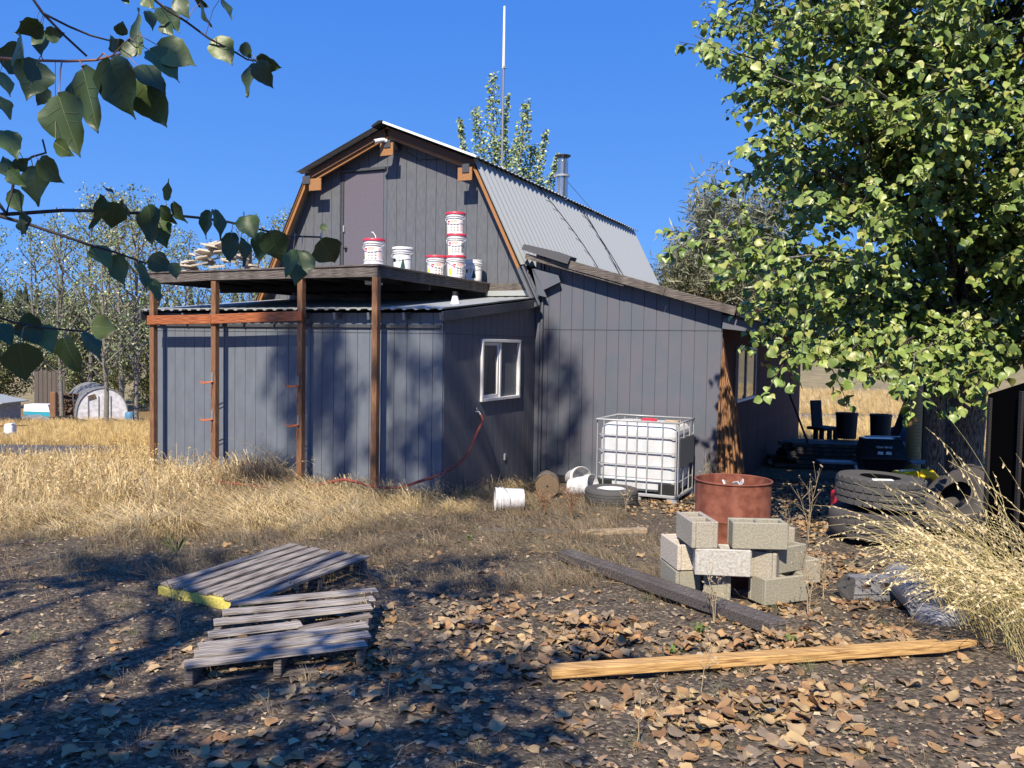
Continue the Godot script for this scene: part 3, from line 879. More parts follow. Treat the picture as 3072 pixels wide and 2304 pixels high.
	for e in [Vector3(0.15, -0.62, -1.7), Vector3(-0.75, -0.4, 1.2)]:
		var wm := MB.new()
		wm.tube([Vector3(0, 0.52, 0), e + Vector3(0, 0.6, 0)], 0.006, 5)
		part("guy_wire", wm.mesh(), M.greysteel, pipe)
	# cables lying down the steep slope of the roof
	for q in [[15.45, 17.2, 0.02], [17.6, 18.9, 0.0], [17.9, 18.6, 0.05]]:
		var pts := []
		for i in 13:
			var t := i / 12.0
			var dd: float = t * 0.9
			pts.append(L(-8.4 + du + dd + 0.045, brk + 0.0 - dd * 1.99, lerpf(q[0], q[1], t + 0.15 * sin(t * PI))))
		var wm := MB.new()
		wm.tube(pts, 0.009, 5)
		part("roof_cable", wm.mesh(), M.blackmatt, b)
	# wire under the gable rafter
	var gw := MB.new()
	gw.tube([L(-8.1, 3.42, wC - 0.1), L(-7.95, 3.33, wC - 0.06), L(-7.85, 3.24, wC - 0.05), L(-7.8, 3.27, wC - 0.06), L(-7.55, 3.24, wC - 0.08), L(-7.3, 3.25, wC - 0.1)], 0.006, 5)
	part("gable_wire", gw.mesh(), M.black, b)
	# hose bib
	var hb := MB.new()
	hb.tube([L(uC, -0.95, 10.98), L(uC + 0.07, -0.95, 10.98), L(uC + 0.1, -0.99, 10.98)], 0.014, 8)
	hb.lathe(Transform3D(Basis(Vector3(0, 0, 1), -PI / 2), L(uC + 0.04, -0.915, 10.98)), [Vector2(0.0, -0.006), Vector2(0.026, -0.006), Vector2(0.026, 0.006), Vector2(0, 0.006)], 10)
	part("hose_tap", hb.mesh(), M.galv, b)
	part("tap_cover", bx(Vector3(0.02, 0.1, 0.06)), M.galv, b, Transform3D(Basis(), L(uC + 0.02, -1.72, 12.0)))
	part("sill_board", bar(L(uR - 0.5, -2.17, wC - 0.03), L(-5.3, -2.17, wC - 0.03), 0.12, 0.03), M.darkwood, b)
	# ---- things fixed to the barn that are things of their own
	var at := func(u, h, w): return Transform3D(Basis(Vector3.UP, -TH), uhw(u, h, w))
	var sc := thing("security_camera", "white bullet security camera under the peak of the barn roof", "camera", uhw(-8.33, 3.56, wC - 0.37), -TH)
	var cb := MB.new()
	cb.tube([Vector3(0, 0, 0), Vector3(-0.05, 0.01, 0.03)], 0.03, 10)
	part("mount", cb.mesh(), M.white, sc)
	cb = MB.new()
	cb.tube([Vector3(-0.04, 0.02, 0.02), Vector3(-0.07, 0.012, 0.06), Vector3(-0.15, -0.03, 0.17)], [0.036, 0.038, 0.038], 14)
	part("body", cb.mesh(), M.white, sc)
	cb = MB.new()
	cb.tube([Vector3(-0.15, -0.03, 0.17), Vector3(-0.156, -0.033, 0.178)], 0.026, 12)
	part("lens", cb.mesh(), M.black, sc)
	var an := thing("antenna", "tall thin white and grey antenna pole rising above the barn roof", "antenna", uhw(-7.63, 3.4, 16.0))
	var am := MB.new()
	am.tube([Vector3(0, 0, 0), Vector3(0, 2.3, 0)], 0.022, 10)
	part("mast", am.mesh(), M.greysteel, an)
	am = MB.new()
	am.tube([Vector3(0, 2.3, 0), Vector3(0.0, 3.55, 0)], [0.03, 0.024], 10)
	part("whip", am.mesh(), M.white, an)
	am = MB.new()
	am.tube([Vector3(0, 0, 0), Vector3(0, 0.3, 0)], 0.036, 10)
	part("socket", am.mesh(), M.white, an)
	part("clamp", bx(Vector3(0.06, 0.05, 0.06)), M.grey, an, Transform3D(Basis(), Vector3(0.02, 2.32, 0)))

func build_deck() -> void:
	var b := barn_thing("deck", "weathered grey rooftop deck on brown posts before the barn", "deck", Vector3(-8.6, -2.25, 9.8))
	var uL := -10.68
	var uD := -6.46
	var wF := 9.70
	var wC := 13.1
	var ht := 1.06
	# rim boards
	part("rim_board", bar(L(uL, 0.955, wF + 0.02), L(-9.385, 0.985, wF + 0.02), 0.145, 0.04), M.greywood_x, b)
	part("rim_board", bar(L(-9.38, 0.985, wF + 0.02), L(uD, 0.983, wF + 0.02), 0.145, 0.04), M.greywood_x, b)
	part("rim_board", bar(L(uD - 0.02, 0.985, wF + 0.045), L(uD - 0.02, 0.985, wC), 0.145, 0.04), M.greywood_z, b)
	part("rim_board", bar(L(uL + 0.02, 0.965, wF + 0.045), L(uL + 0.02, 0.98, wC), 0.145, 0.04), M.greywood_z, b)
	part("ledger_board", bar(L(uD, 1.005, wC + 0.01), L(-5.68, 1.005, wC + 0.01), 0.12, 0.04), M.greywood_x, b)
	for i in 6:
		var u := uL + 0.7 + i * 0.6
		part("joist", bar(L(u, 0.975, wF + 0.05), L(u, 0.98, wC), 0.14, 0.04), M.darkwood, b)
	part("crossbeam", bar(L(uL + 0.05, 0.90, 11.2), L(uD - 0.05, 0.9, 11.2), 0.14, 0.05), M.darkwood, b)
	for i in 24:
		var w := wF - 0.02 + i * 0.1435 + 0.07
		part("deck_board", bar(L(uL - 0.03, 1.047 - 0.02 * 0, w), L(uD + 0.03, 1.068, w), 0.025, 0.138, 0.003), M.greywood_x, b)
	# posts
	var k := 0
	for u in [-10.61, -9.355, -7.755, -6.50]:
		var top := 0.91 if k != 1 else 0.90
		var p := part("post", bx(Vector3(0.089, top + 2.45, 0.089), 0.005), M.post if k < 3 else M.post, b, Transform3D(Basis(), L(u, (top - 2.45) * 0.5, wF + 0.045)))
		if k in [1, 2]:
			for h in [-0.6, -1.16]:
				hook(p, Vector3(-0.03, h - (top - 2.45) * 0.5, 0.05))
		k += 1
	part("beam", bar(L(-10.66, 0.315, wF - 0.022), L(-9.365, 0.335, wF - 0.022), 0.14, 0.04, 0.005), M.redwood, b)
	part("beam", bar(L(-9.36, 0.335, wF - 0.022), L(-7.69, 0.385, wF - 0.022), 0.14, 0.04, 0.005), M.redwood, b)
	# stub of pipe standing on the far left of the deck
	part("rail_post", bx(Vector3(0.09, 0.55, 0.09)), M.greywood_z, b, Transform3D(Basis(), L(-9.85, 1.34, 11.0)))

func hook(p: Node, at: Vector3) -> void:
	var m := MB.new()
	m.tube([at + Vector3(0.03, 0.0, 0.0), at + Vector3(-0.05, -0.005, 0.025), at + Vector3(-0.15, -0.012, 0.06), at + Vector3(-0.16, 0.02, 0.065)], 0.008, 8)
	m.tube([at + Vector3(0.04, 0.0, 0.0), at + Vector3(0.02, -0.01, 0.06), at + Vector3(-0.1, -0.03, 0.09)], 0.007, 8)
	m.tube([at + Vector3(0.03, 0.005, 0.01), at + Vector3(0.015, -0.1, 0.008), at + Vector3(0.005, -0.19, 0.003)], 0.006, 6)
	part("tool_hook", m.mesh(), M.orange, p)
	part("hook_bracket", bx(Vector3(0.03, 0.14, 0.012)), M.greysteel, p, Transform3D(Basis(), at + Vector3(0.02, 0.07, 0.0)))

# a folded heart-shaped leaf, stalk end at the origin, tip at +x, face up +y, unit length
func leaf_mesh(c: Color, fold := 0.25, curl := 0.15, teeth := 4, wd := 0.46, crumple := 0.0) -> ArrayMesh:
	var m := MB.new()
	m.col = c
	var outline := [Vector2(0.0, 0.0), Vector2(-0.04, 0.34), Vector2(0.08, 0.8), Vector2(0.25, 1.0), Vector2(0.45, 0.93), Vector2(0.65, 0.66), Vector2(0.84, 0.3), Vector2(1.0, 0.0)] if teeth > 3 else [Vector2(0, 0), Vector2(0.08, 0.75), Vector2(0.35, 1.0), Vector2(0.7, 0.5), Vector2(1, 0)]
	var spine := []
	for o in outline: spine.append(Vector3(maxf(o.x, 0), -curl * o.x * o.x, 0))
	for s in [1.0, -1.0]:
		for i in outline.size() - 1:
			var e0: Vector2 = outline[i]
			var e1: Vector2 = outline[i + 1]
			var a := Vector3(e0.x, -curl * e0.x * e0.x + fold * e0.y * wd, s * e0.y * wd)
			var b := Vector3(e1.x, -curl * e1.x * e1.x + fold * e1.y * wd, s * e1.y * wd)
			a.y += crumple * e0.y * sin(e0.x * 9.0 + s * 1.7 + fold * 20.0); a.x += 0.4 * crumple * sin(i * 2.1 + s)
			b.y += crumple * e1.y * sin(e1.x * 9.0 + s * 1.7 + fold * 20.0); b.x += 0.4 * crumple * sin((i + 1) * 2.1 + s)
			for t in [[spine[i], a, b], [spine[i], b, spine[i + 1]]]:
				if (t[1] - t[0]).cross(t[2] - t[0]).length() > 1e-5:
					if s > 0: m.tri(t[0], t[1], t[2])
					else: m.tri(t[0], t[2], t[1])
	return m.mesh()

# a leaf with a smooth, waved blade
func soft_leaf(c: Color, fold: float, curl: float, wav: float, wd := 0.46, ph := 0.0) -> ArrayMesh:
	var m := MB.new()
	m.col = c
	var keys := [[0.0, 0.04], [0.06, 0.62], [0.18, 0.94], [0.34, 1.0], [0.52, 0.82], [0.7, 0.52], [0.87, 0.2], [1.0, 0.0]]
	var g := []
	for i in 8:
		var s: float = keys[i][0]
		var hw: float = keys[i][1] * wd
		var row := []
		for k in [-1.0, -0.5, 0.0, 0.5, 1.0]:
			var e := 1.0 + 0.07 * sin(i * 2.6 + k * 1.3 + ph)
			row.append(Vector3(s - (0.05 * absf(k) if i < 2 else 0.0), fold * absf(k) * hw - curl * s * s + wav * k * k * sin(6.0 * s + 2.0 * k + ph) + 0.3 * wav * sin(4.0 * s + ph), k * hw * e))
		g.append(row)
	for i in 8:
		for k in 5:
			var dx: Vector3 = g[mini(i + 1, 7)][k] - g[maxi(i - 1, 0)][k]
			var dz: Vector3 = g[i][mini(k + 1, 4)] - g[i][maxi(k - 1, 0)]
			if dz.length() < 1e-5: dz = Vector3(0, 0, 1)
			m.vert(g[i][k], dz.cross(dx).normalized())
	for i in 7:
		for k in 4:
			var a := i * 5 + k
			m.face(a, a + 1, a + 6); m.face(a, a + 6, a + 5)
	return m.mesh()

func cluster_mesh(cnt: int, spread: float, size: float, narrow := false) -> ArrayMesh:
	var m := MB.new()
	for i in cnt:
		var p := Vector3(rr(-1, 1), rr(-1, 1), rr(-1, 1)) * spread
		var b := Basis.from_euler(Vector3(rr(0, 6.3), rr(0, 6.3), rr(0, 6.3)))
		var s := size * rr(0.7, 1.3)
		var w := s * (0.13 if narrow else 0.8)
		var g := rr(0.75, 1.25)
		m.col = Color(g, g, g * rr(0.8, 1.1))
		m.quad(p, p + b * Vector3(s * 0.45, 0, w * 0.5), p + b * Vector3(s, 0.02 * s, 0), p + b * Vector3(s * 0.4, 0, -w * 0.5))
	return m.mesh()

func hang(p: Vector3, dir: Vector3, size: float) -> Transform3D:   # leaf at p, tip toward dir, face turned somewhat to the sky and the sun
	var x := dir.normalized()
	var want := (SUN * 1.25 + Vector3(rr(-1, 1), rr(-0.6, 1), rr(-1, 1))).normalized()
	var z := x.cross(want)
	if z.length() < 0.05: z = x.cross(Vector3(0.3, 0.2, 0.9))
	z = z.normalized()
	var y := z.cross(x)
	return Transform3D(Basis(x * size, y * size, z * size * rr(0.85, 1.1)), p)

func limb_pts(a: Vector3, b: Vector3, seg: int, lift: float, amp: float) -> Array:
	var out := []
	for i in seg + 1:
		var t := float(i) / seg
		var p := a.lerp(b, t) + Vector3.UP * lift * sin(t * PI)
		if i > 0 and i < seg: p += Vector3(rr(-amp, amp), rr(-amp, amp), rr(-amp, amp))
		out.append(p)
	return out

func tapered(n: int, r0: float, r1: float) -> Array:
	var o := []
	for i in n: o.append(lerpf(r0, r1, float(i) / (n - 1)))
	return o

# leafy twigs along the outer part of a limb; fills xf and cols, draws the twigs into tw
func leafy(pts: Array, twigs: int, tlen: float, leaves: int, size: float, xf: Array, cols: Array, tw: MB, pal: Array, from := 0.35) -> void:
	for k in twigs:
		var t := lerpf(from, 1.0, (k + rr(0, 0.9)) / twigs)
		var fi := t * (pts.size() - 1)
		var i := mini(int(fi), pts.size() - 2)
		var p: Vector3 = pts[i].lerp(pts[i + 1], fi - i)
		var d: Vector3 = (pts[i + 1] - pts[i]).normalized()
		var dir := (d * 0.55 + Vector3(rr(-1, 1), rr(-0.8, 0.7), rr(-1, 1)) * 0.8).normalized()
		var ln := tlen * rr(0.6, 1.25)
		var e := p + dir * ln + Vector3(0, -0.12 * ln, 0)
		if tw: tw.tube([p, p.lerp(e, 0.5) + Vector3(0, 0.04 * ln, 0), e], [0.007, 0.005, 0.003], 4, false)
		for j in leaves:
			var s := (j + rr(0.2, 1.0)) / leaves
			var q := p.lerp(e, s) + Vector3(rr(-1, 1), rr(-1, 0.6), rr(-1, 1)) * size * 0.7
			var ld := (Vector3(rr(-1, 1), rr(-1.3, 0.1), rr(-1, 1)) + dir * 0.4).normalized()
			xf.append(hang(q, ld, size * rr(0.7, 1.2)))
			var c: Color = pal[R.randi() % pal.size()]
			var v := rr(0.8, 1.2)
			cols.append(Color(c.r * v, c.g * v, c.b * v))

func build_trees() -> void:
	cottonwood()
	shade_trees()
	background_trees()

const GREENS := [Color(0.2, 0.275, 0.06), Color(0.175, 0.25, 0.06), Color(0.245, 0.305, 0.075), Color(0.15, 0.22, 0.05), Color(0.3, 0.32, 0.09), Color(0.12, 0.18, 0.045)]

func cottonwood() -> void:
	var base := on(6.25, 12.0)
	var t := thing("cottonwood_tree", "big green cottonwood tree at the right with a pale ridged trunk", "tree", base)
	var tp := [Vector3(0, -0.2, 0), Vector3(0.02, 0.4, 0.05), Vector3(0.1, 1.3, 0.1), Vector3(0.05, 2.6, 0.15), Vector3(-0.15, 4.2, 0.2), Vector3(-0.2, 6.2, 0.2), Vector3(-0.1, 8.5, 0.1), Vector3(0.0, 10.5, 0.0)]
	var m := MB.new()
	m.tube(tp, [0.44, 0.33, 0.27, 0.22, 0.17, 0.12, 0.07, 0.03], 18)
	part("trunk", m.mesh(), M.bark, t)
	m = MB.new()
	m.tube([Vector3(-0.38, -0.2, 0.3), Vector3(-0.42, 0.6, 0.35), Vector3(-0.5, 1.6, 0.5), Vector3(-0.9, 3.4, 0.8)], [0.15, 0.12, 0.1, 0.05], 12)
	part("trunk", m.mesh(), M.bark, t)
	var tips := []
	# where the crown reaches out on the barn side
	for q in [[1.75, 4.72, 8.6], [1.9, 4.55, 8.4], [2.15, 4.4, 8.8], [2.3, 4.1, 8.5], [2.5, 4.75, 9.2], [2.35, 5.3, 9.0], [2.25, 3.65, 8.5], [2.45, 3.8, 9.0], [1.78, 2.68, 8.5], [2.05, 2.5, 8.4], [2.3, 2.75, 8.7], [2.35, 2.2, 8.6], [2.6, 1.85, 8.5], [2.62, 1.55, 8.5], [2.85, 1.5, 8.6], [3.15, 1.4, 8.5], [3.6, 1.35, 8.6], [4.05, 1.35, 8.6], [4.5, 1.3, 8.8], [4.9, 1.45, 8.7], [3.3, 1.6, 8.9], [2.9, 2.0, 8.5], [2.7, 2.4, 8.3], [3.7, 1.6, 9.0], [3.1, 5.6, 9.0], [2.8, 6.0, 9.6], [2.9, 3.0, 8.2], [2.8, 4.2, 8.3]]:
		tips.append(Vector3(q[0], q[1], -q[2]))
	while tips.size() < 330:
		var p := Vector3(rr(2.6, 9.5), rr(1.45, 10.2), -rr(7.2, 15.0))
		var e := (p - Vector3(6.0, 5.2, -11.4)) / Vector3(4.0, 5.2, 4.2)
		if e.length() > 1.0 or e.length() < 0.5: continue
		if R.randf() < 0.55 and p.z < -10.6: continue
		var sx := 1536.0 + 2554.0 * p.x / -p.z
		if sx < 2330 and p.y < 3.6 and p.y > 2.75: continue
		if p.y < 1.6 and p.z < -10.5: continue
		if p.y < 3.4 and p.x > 2.7 and p.z > -8.7: continue
		tips.append(p)
	var xf := []
	var co := []
	var tw := MB.new()
	for q in tips:
		var dist := Vector2(q.x - base.x, q.z - base.z).length()
		var sy := clampf(q.y - 0.35 * dist, base.y + 1.7, 9.0)
		var fy := sy - base.y
		var start := Vector3(0.05 - 0.035 * fy, fy, 0.15) + base
		var pts := limb_pts(start, q, 7, 0.12 * dist, 0.09)
		m = MB.new()
		var loc := []
		for p in pts: loc.append(p - base)
		m.tube(loc, tapered(8, 0.014 + 0.004 * dist, 0.004), 6)
		part("limb", m.mesh(), M.bark_pale if R.randf() < 0.5 else M.twig, t)
		leafy(pts, 15, 0.55, 16, 0.098, xf, co, tw, GREENS, 0.3)
	var i := 0
	var near := []
	for k in xf.size():
		var p: Vector3 = xf[k].origin
		xf[k].origin = p - base
		var sx := p.x / -p.z
		if sx < 0.6 and absf((p.y - EYE) / -p.z) < 0.46: near.append([-p.z, k])
	near.sort_custom(func(a, b): return a[0] < b[0])
	var single := {}
	var lm := []
	for c in 6: lm.append(soft_leaf(GREENS[c], 0.2, 0.1, 0.05, 0.46, c * 1.1))
	for n in mini(290, near.size()):
		single[near[n][1]] = true
		part("leaf", lm[n % 6], M.leaf, t, xf[near[n][1]])
	var xa := []
	var ca := []
	for k in xf.size():
		if not single.has(k): xa.append(xf[k]); ca.append(co[k])
	many("foliage", soft_leaf(Color.WHITE, 0.2, 0.12, 0.05), M.leaf, xa, ca, t)
	var o := part("twigs", tw.mesh(), M.twig, t, Transform3D(Basis(), -base))
	o.set_meta("kind", "stuff")

func shade_trees() -> void:
	# the tree that the viewer stands under, and tall ones behind whose tops shade the barn
	var base := on(-4.0, -1.2)
	var t := thing("overhanging_tree", "poplar tree beside the viewer whose leafy twigs hang into the upper left", "tree", base)
	t.set_meta("holds_branches", true)
	var m := MB.new()
	m.tube([Vector3(0, -0.2, 0), Vector3(0.05, 1.5, 0), Vector3(0.2, 3.2, 0.1), Vector3(0.5, 5.2, 0.0), Vector3(0.4, 7.9, 0)], [0.2, 0.16, 0.13, 0.09, 0.03], 12)
	part("trunk", m.mesh(), M.bark, t)
	var xf := []
	var co := []
	var tw := MB.new()
	# each clump of the crown: middle, size, limbs
	var clumps := [[Vector3(-2.3, 5.0, 1.55), Vector3(1.6, 0.7, 0.95), 17], [Vector3(-5.4, 7.4, 0.55), Vector3(1.0, 0.9, 0.8), 8], [Vector3(-1.35, 5.6, 0.95), Vector3(0.5, 0.5, 0.5), 5], [Vector3(-2.6, 7.4, 0.6), Vector3(0.9, 0.6, 0.6), 6], [Vector3(-4.4, 4.6, 1.2), Vector3(0.9, 0.7, 0.6), 5]]
	var goals := []
	for c in clumps:
		for i in c[2]:
			var d := Vector3(rr(-1, 1), rr(-1, 1), rr(-1, 1))
			while d.length() > 1.0: d = Vector3(rr(-1, 1), rr(-1, 1), rr(-1, 1))
			goals.append(c[0] + d * c[1])
	for q in goals:
		var pts := limb_pts(base + Vector3(0.3, clampf(q.y - base.y - 1.2, 2.0, 6.5), 0.05), q, 6, 0.2, 0.08)
		m = MB.new()
		var loc := []
		for p in pts: loc.append(p - base)
		m.tube(loc, tapered(7, 0.04, 0.006), 5)
		part("limb", m.mesh(), M.twig, t)
		leafy(pts, 7, 0.45, 11, 0.1, xf, co, tw, GREENS, 0.62)
	for k in xf.size(): xf[k].origin -= base
	many("foliage", leaf_mesh(Color.WHITE, 0.2, 0.1, 3), M.leaf, xf, co, t)
	near_tree = t
	var specs := [[-7.55, 16.4, 0.55, 1.3], [-6.75, 16.3, 0.35, 1.2], [-5.45, 15.9, 0.75, 1.75], [-4.1, 17.7, 0.55, 1.7], [-4.75, 15.2, 0.5, 1.2]]
	var kk := 0
	for s in specs:
		var b := on(s[0], -3.0)
		var tt := thing("tall_poplar", ["leftmost of the tall poplars standing behind the viewer", "second tall poplar from the left behind the viewer, the thinnest", "middle tall poplar behind the viewer, with the widest crown", "tallest poplar behind the viewer, rightmost of the row", "short-crowned tall poplar behind the viewer, second from the right"][kk], "tree", b, 0.0, "tall poplars behind the viewer")
		kk += 1
		m = MB.new()
		m.tube([Vector3(0, -0.2, 0), Vector3(0.03, 6, 0), Vector3(0, s[1] + s[3] - b.y, 0)], [0.1, 0.06, 0.01], 8)
		part("trunk", m.mesh(), M.bark, tt)
		xf = []; co = []
		for i in 26:
			var h := rr(-1.0, 1.0)
			var r: float = s[2] * sqrt(maxf(0.05, 1.0 - h * h)) * (1.0 - 0.45 * maxf(h, 0.0))
			var a := rr(0, TAU)
			var e := Vector3(cos(a) * r, s[1] + h * s[3] - b.y, sin(a) * r)
			leafy([Vector3(0, e.y - 0.5, 0), e.lerp(Vector3(0, e.y - 0.5, 0), 0.4), e], 4, 0.35, 9, 0.1, xf, co, null, GREENS, 0.2)
		many("foliage", leaf_mesh(Color.WHITE, 0.2, 0.1, 3), M.leaf, xf, co, tt)

var near_tree: Node3D

func aspen_proto(cl: ArrayMesh, hgt: float, rad: float, density: int, pal: Array, lowest: float) -> Node3D:
	var t := Node3D.new()
	var m := MB.new()
	var tp := wob(Vector3(0, -0.3, 0), Vector3(rr(-0.3, 0.3), hgt, rr(-0.3, 0.3)), 6, 0.08)
	m.tube(tp, tapered(7, 0.12, 0.015), 7)
	part("trunk", m.mesh(), M.bark_pale, t)
	var xf := []
	var co := []
	for i in 34:
		var y := hgt * lerpf(lowest, 0.97, float(i) / 34.0)
		var a := i * 2.4 + rr(-0.4, 0.4)
		var k := 1.0 - absf(y / hgt - 0.42) * 1.35
		var r := rad * maxf(0.18, k) * rr(0.6, 1.1)
		var s := Vector3(0, y, 0)
		var e := Vector3(cos(a) * r, y + r * rr(0.7, 1.5), sin(a) * r)
		var pts := limb_pts(s, e, 4, -0.05 * r, 0.05)
		if i % 2 == 0 or r > 0.8:
			m = MB.new()
			m.tube(pts, tapered(5, 0.045, 0.012), 4)
			part("limb", m.mesh(), M.bark_pale, t)
		for j in density:
			var q := pow(R.randf(), 0.8)
			var fi := lerpf(0.25, 1.0, q) * 4.0
			var ii := mini(int(fi), 3)
			var p: Vector3 = pts[ii].lerp(pts[ii + 1], fi - ii) + Vector3(rr(-1, 1), rr(-1.1, 1), rr(-1, 1)) * (0.12 + 0.2 * r)
			xf.append(Transform3D(Basis.from_euler(Vector3(rr(0, 6), rr(0, 6), rr(0, 6))).scaled(Vector3.ONE * rr(0.7, 1.3)), p))
			var c: Color = pal[R.randi() % pal.size()]
			var v := rr(0.75, 1.25)
			co.append(Color(c.r * v, c.g * v, c.b * v))
	many("foliage", cl, M.leaf, xf, co, t)
	return t

func background_trees() -> void:
	var cl := cluster_mesh(7, 0.19, 0.1)
	var pal := [Color(0.22, 0.265, 0.13), Color(0.19, 0.24, 0.1), Color(0.27, 0.295, 0.12), Color(0.29, 0.32, 0.2), Color(0.14, 0.19, 0.07)]
	var palg := [Color(0.1, 0.125, 0.045), Color(0.12, 0.14, 0.05), Color(0.085, 0.11, 0.045), Color(0.15, 0.16, 0.06)]
	var protos := []
	for i in 4: protos.append(aspen_proto(cl, 10.0, 1.9 + 0.2 * i, 10, pal, 0.2))
	var green := []
	for i in 2: green.append(aspen_proto(cluster_mesh(9, 0.2, 0.13), 7.0, 2.6, 42, palg, 0.05))
	var list := [
		[-0.01, 640, 47, "thin pale aspen at the left picture edge behind the shed"],
		[0.035, 690, 58, "pale aspen behind the grey shed, second from the left edge"],
		[0.06, 655, 50, "tall pale aspen behind the turquoise and white camper"],
		[0.088, 590, 62, "very tall aspen rising between the camper and the wood pile"],
		[0.103, 640, 44, "slim aspen with a dark trunk right in front of the white hoop house"],
		[0.118, 575, 56, "tallest aspen of the row, behind the left half of the hoop house"],
		[0.132, 600, 46, "aspen with two pale stems right of the hoop house door"],
		[0.152, 660, 60, "pale aspen whose crown shows left of the deck corner post"],
		[0.18, 690, 52, "sparse aspen seen above the left end of the deck"],
		[0.21, 740, 63, "small aspen seen under and over the deck near its second post"],
		[0.246, 690, 66, "aspen behind the white heap of slabs on the deck"],
		[0.272, 650, 58, "aspen peeping out at the left slope of the barn roof"],
	]
	for i in list.size():
		var q: Array = list[i]
		var d: float = q[2]
		var px: float = q[0] * 3072.0
		var x := (px - 1536.0) / 2554.0 * d
		var top: float = EYE + (1040.0 - 0.017 * (1536 - px) - q[1]) / 2554.0 * d
		var b := on(x, d)
		var t: Node3D = protos[i % 4].duplicate()
		t.name = numbered("aspen_tree")
		add_child(t)
		t.position = b
		t.rotation.y = rr(0, TAU)
		var s := (top - b.y) / 10.0
		t.scale = Vector3(s * rr(0.85, 1.15), s, s * rr(0.85, 1.15))
		tag(t, q[3], "tree", "aspens in a row beyond the field")
	var gl := [[0.0, 905, 66, "dense green tree at the left edge beyond the aspens"], [0.045, 960, 70, "low green tree behind the log pile and the camper"], [0.08, 930, 64, "dense green tree above the wood pile"], [0.112, 945, 72, "green tree standing behind the top of the hoop house"], [0.145, 925, 66, "dense green tree just left of the deck corner post"], [0.17, 950, 74, "green tree seen through under the left end of the deck"], [0.2, 960, 70, "green tree behind the deck between its first posts"]]
	for i in gl.size():
		var q: Array = gl[i]
		var d: float = q[2]
		var px: float = q[0] * 3072.0
		var x := (px - 1536.0) / 2554.0 * d
		var b := on(x, d)
		var top: float = EYE + (1040.0 - 0.017 * (1536 - px) - q[1]) / 2554.0 * d
		var t: Node3D = green[i % 2].duplicate()
		t.name = numbered("green_tree")
		add_child(t)
		t.position = b
		t.rotation.y = rr(0, TAU)
		var s := (top - b.y) / 7.4
		t.scale = Vector3(s, s, s)
		tag(t, q[3], "tree", "green trees beyond the aspens")
	for p in protos + green: p.free()
	# poplar behind the barn: upright spires
	var pb := on(-0.4, 27.0)
	var po := thing("poplar_tree", "pale poplar with several upright spires behind the barn roof", "tree", pb)
	var lm := leaf_mesh(Color.WHITE, 0.25, 0.15, 3)
	var xf := []
	var co := []
	for q in [[-2.42, 7.35, 0.22], [-1.78, 8.7, 0.22], [-1.28, 8.95, 0.42], [-0.75, 9.95, 0.42], [-0.3, 9.6, 0.2], [0.3, 9.15, 0.45], [0.05, 8.3, 0.5], [-0.6, 8.0, 0.6], [0.6, 8.0, 0.5], [0.95, 8.45, 0.28], [1.35, 7.65, 0.3], [1.6, 6.5, 0.3], [-1.7, 7.3, 0.45]]:
		var top := Vector3(q[0], q[1], -27.0 + rr(-0.6, 0.6)) - pb
		var st := Vector3(0, rr(2.0, 4.0), 0)
		var pts := limb_pts(st, top, 7, -0.3, 0.06)
		var m := MB.new()
		m.tube(pts, tapered(8, 0.07, 0.008), 5)
		part("limb", m.mesh(), M.bark_pale, po)
		for i in 760:
			var t := pow(R.randf(), 0.75)
			var fi := lerpf(0.3, 1.0, t) * 7.0
			var ii := mini(int(fi), 6)
			var rad: float = q[2] * (0.25 + 0.75 * sin(clampf((1.03 - t) * 2.2, 0.0, PI * 0.5)))
			var a := rr(0, TAU)
			var p: Vector3 = pts[ii].lerp(pts[ii + 1], fi - ii) + Vector3(cos(a) * rad * sqrt(R.randf()), rr(-0.15, 0.1), sin(a) * rad * sqrt(R.randf()))
			xf.append(hang(p, Vector3(rr(-1, 1), rr(-1, 0.5), rr(-1, 1)), rr(0.07, 0.12)))
			var c: Color = pal[R.randi() % pal.size()]
			co.append(Color(c.r * 1.25, c.g * 1.3, c.b * 1.2) * rr(0.7, 1.25))
	var tm := MB.new()
	tm.tube([Vector3(0, -0.2, 0), Vector3(0.05, 3, 0), Vector3(-0.2, 7.0, 0)], [0.25, 0.18, 0.08], 9)
	part("trunk", tm.mesh(), M.bark_pale, po)
	many("foliage", lm, M.leaf, xf, co, po)
	# willow right behind the lean-to roof
	var wb := on(6.0, 25.0)
	var wi := thing("willow_tree", "silvery green willow with narrow leaves behind the lean-to roof", "tree", wb)
	var wl := cluster_mesh(14, 0.2, 0.24, true)
	xf = []; co = []
	for i in 46:
		var a := rr(0, TAU)
		var e := Vector3(cos(a) * rr(0.5, 2.6), rr(1.8, 7.6), sin(a) * rr(0.3, 1.8))
		if e.x < -1.0 and e.y > 5.0: e.y -= 1.6
		var pts := limb_pts(Vector3(0, 1.2, 0), e, 5, 0.3, 0.12)
		var m := MB.new()
		m.tube(pts, tapered(6, 0.06, 0.01), 5)
		part("limb", m.mesh(), M.bark, wi)
		for j in 110:
			var fi := lerpf(0.35, 1.0, R.randf()) * 5.0
			var ii := mini(int(fi), 4)
			var p: Vector3 = pts[ii].lerp(pts[ii + 1], fi - ii) + Vector3(rr(-1, 1), rr(-1, 1), rr(-1, 1)) * 0.42
			xf.append(Transform3D(Basis.from_euler(Vector3(rr(0, 6), rr(0, 6), rr(0, 6))).scaled(Vector3.ONE * rr(0.7, 1.3)), p))
			var c := Color(0.21, 0.22, 0.14).lerp(Color(0.24, 0.16, 0.07), smooth(4.2, 3.2, p.y + rr(-0.6, 0.6)))
			co.append(c * rr(0.75, 1.25))
	part("trunk", slab_trunk(), M.bark, wi)
	many("foliage", wl, M.leaf, xf, co, wi)
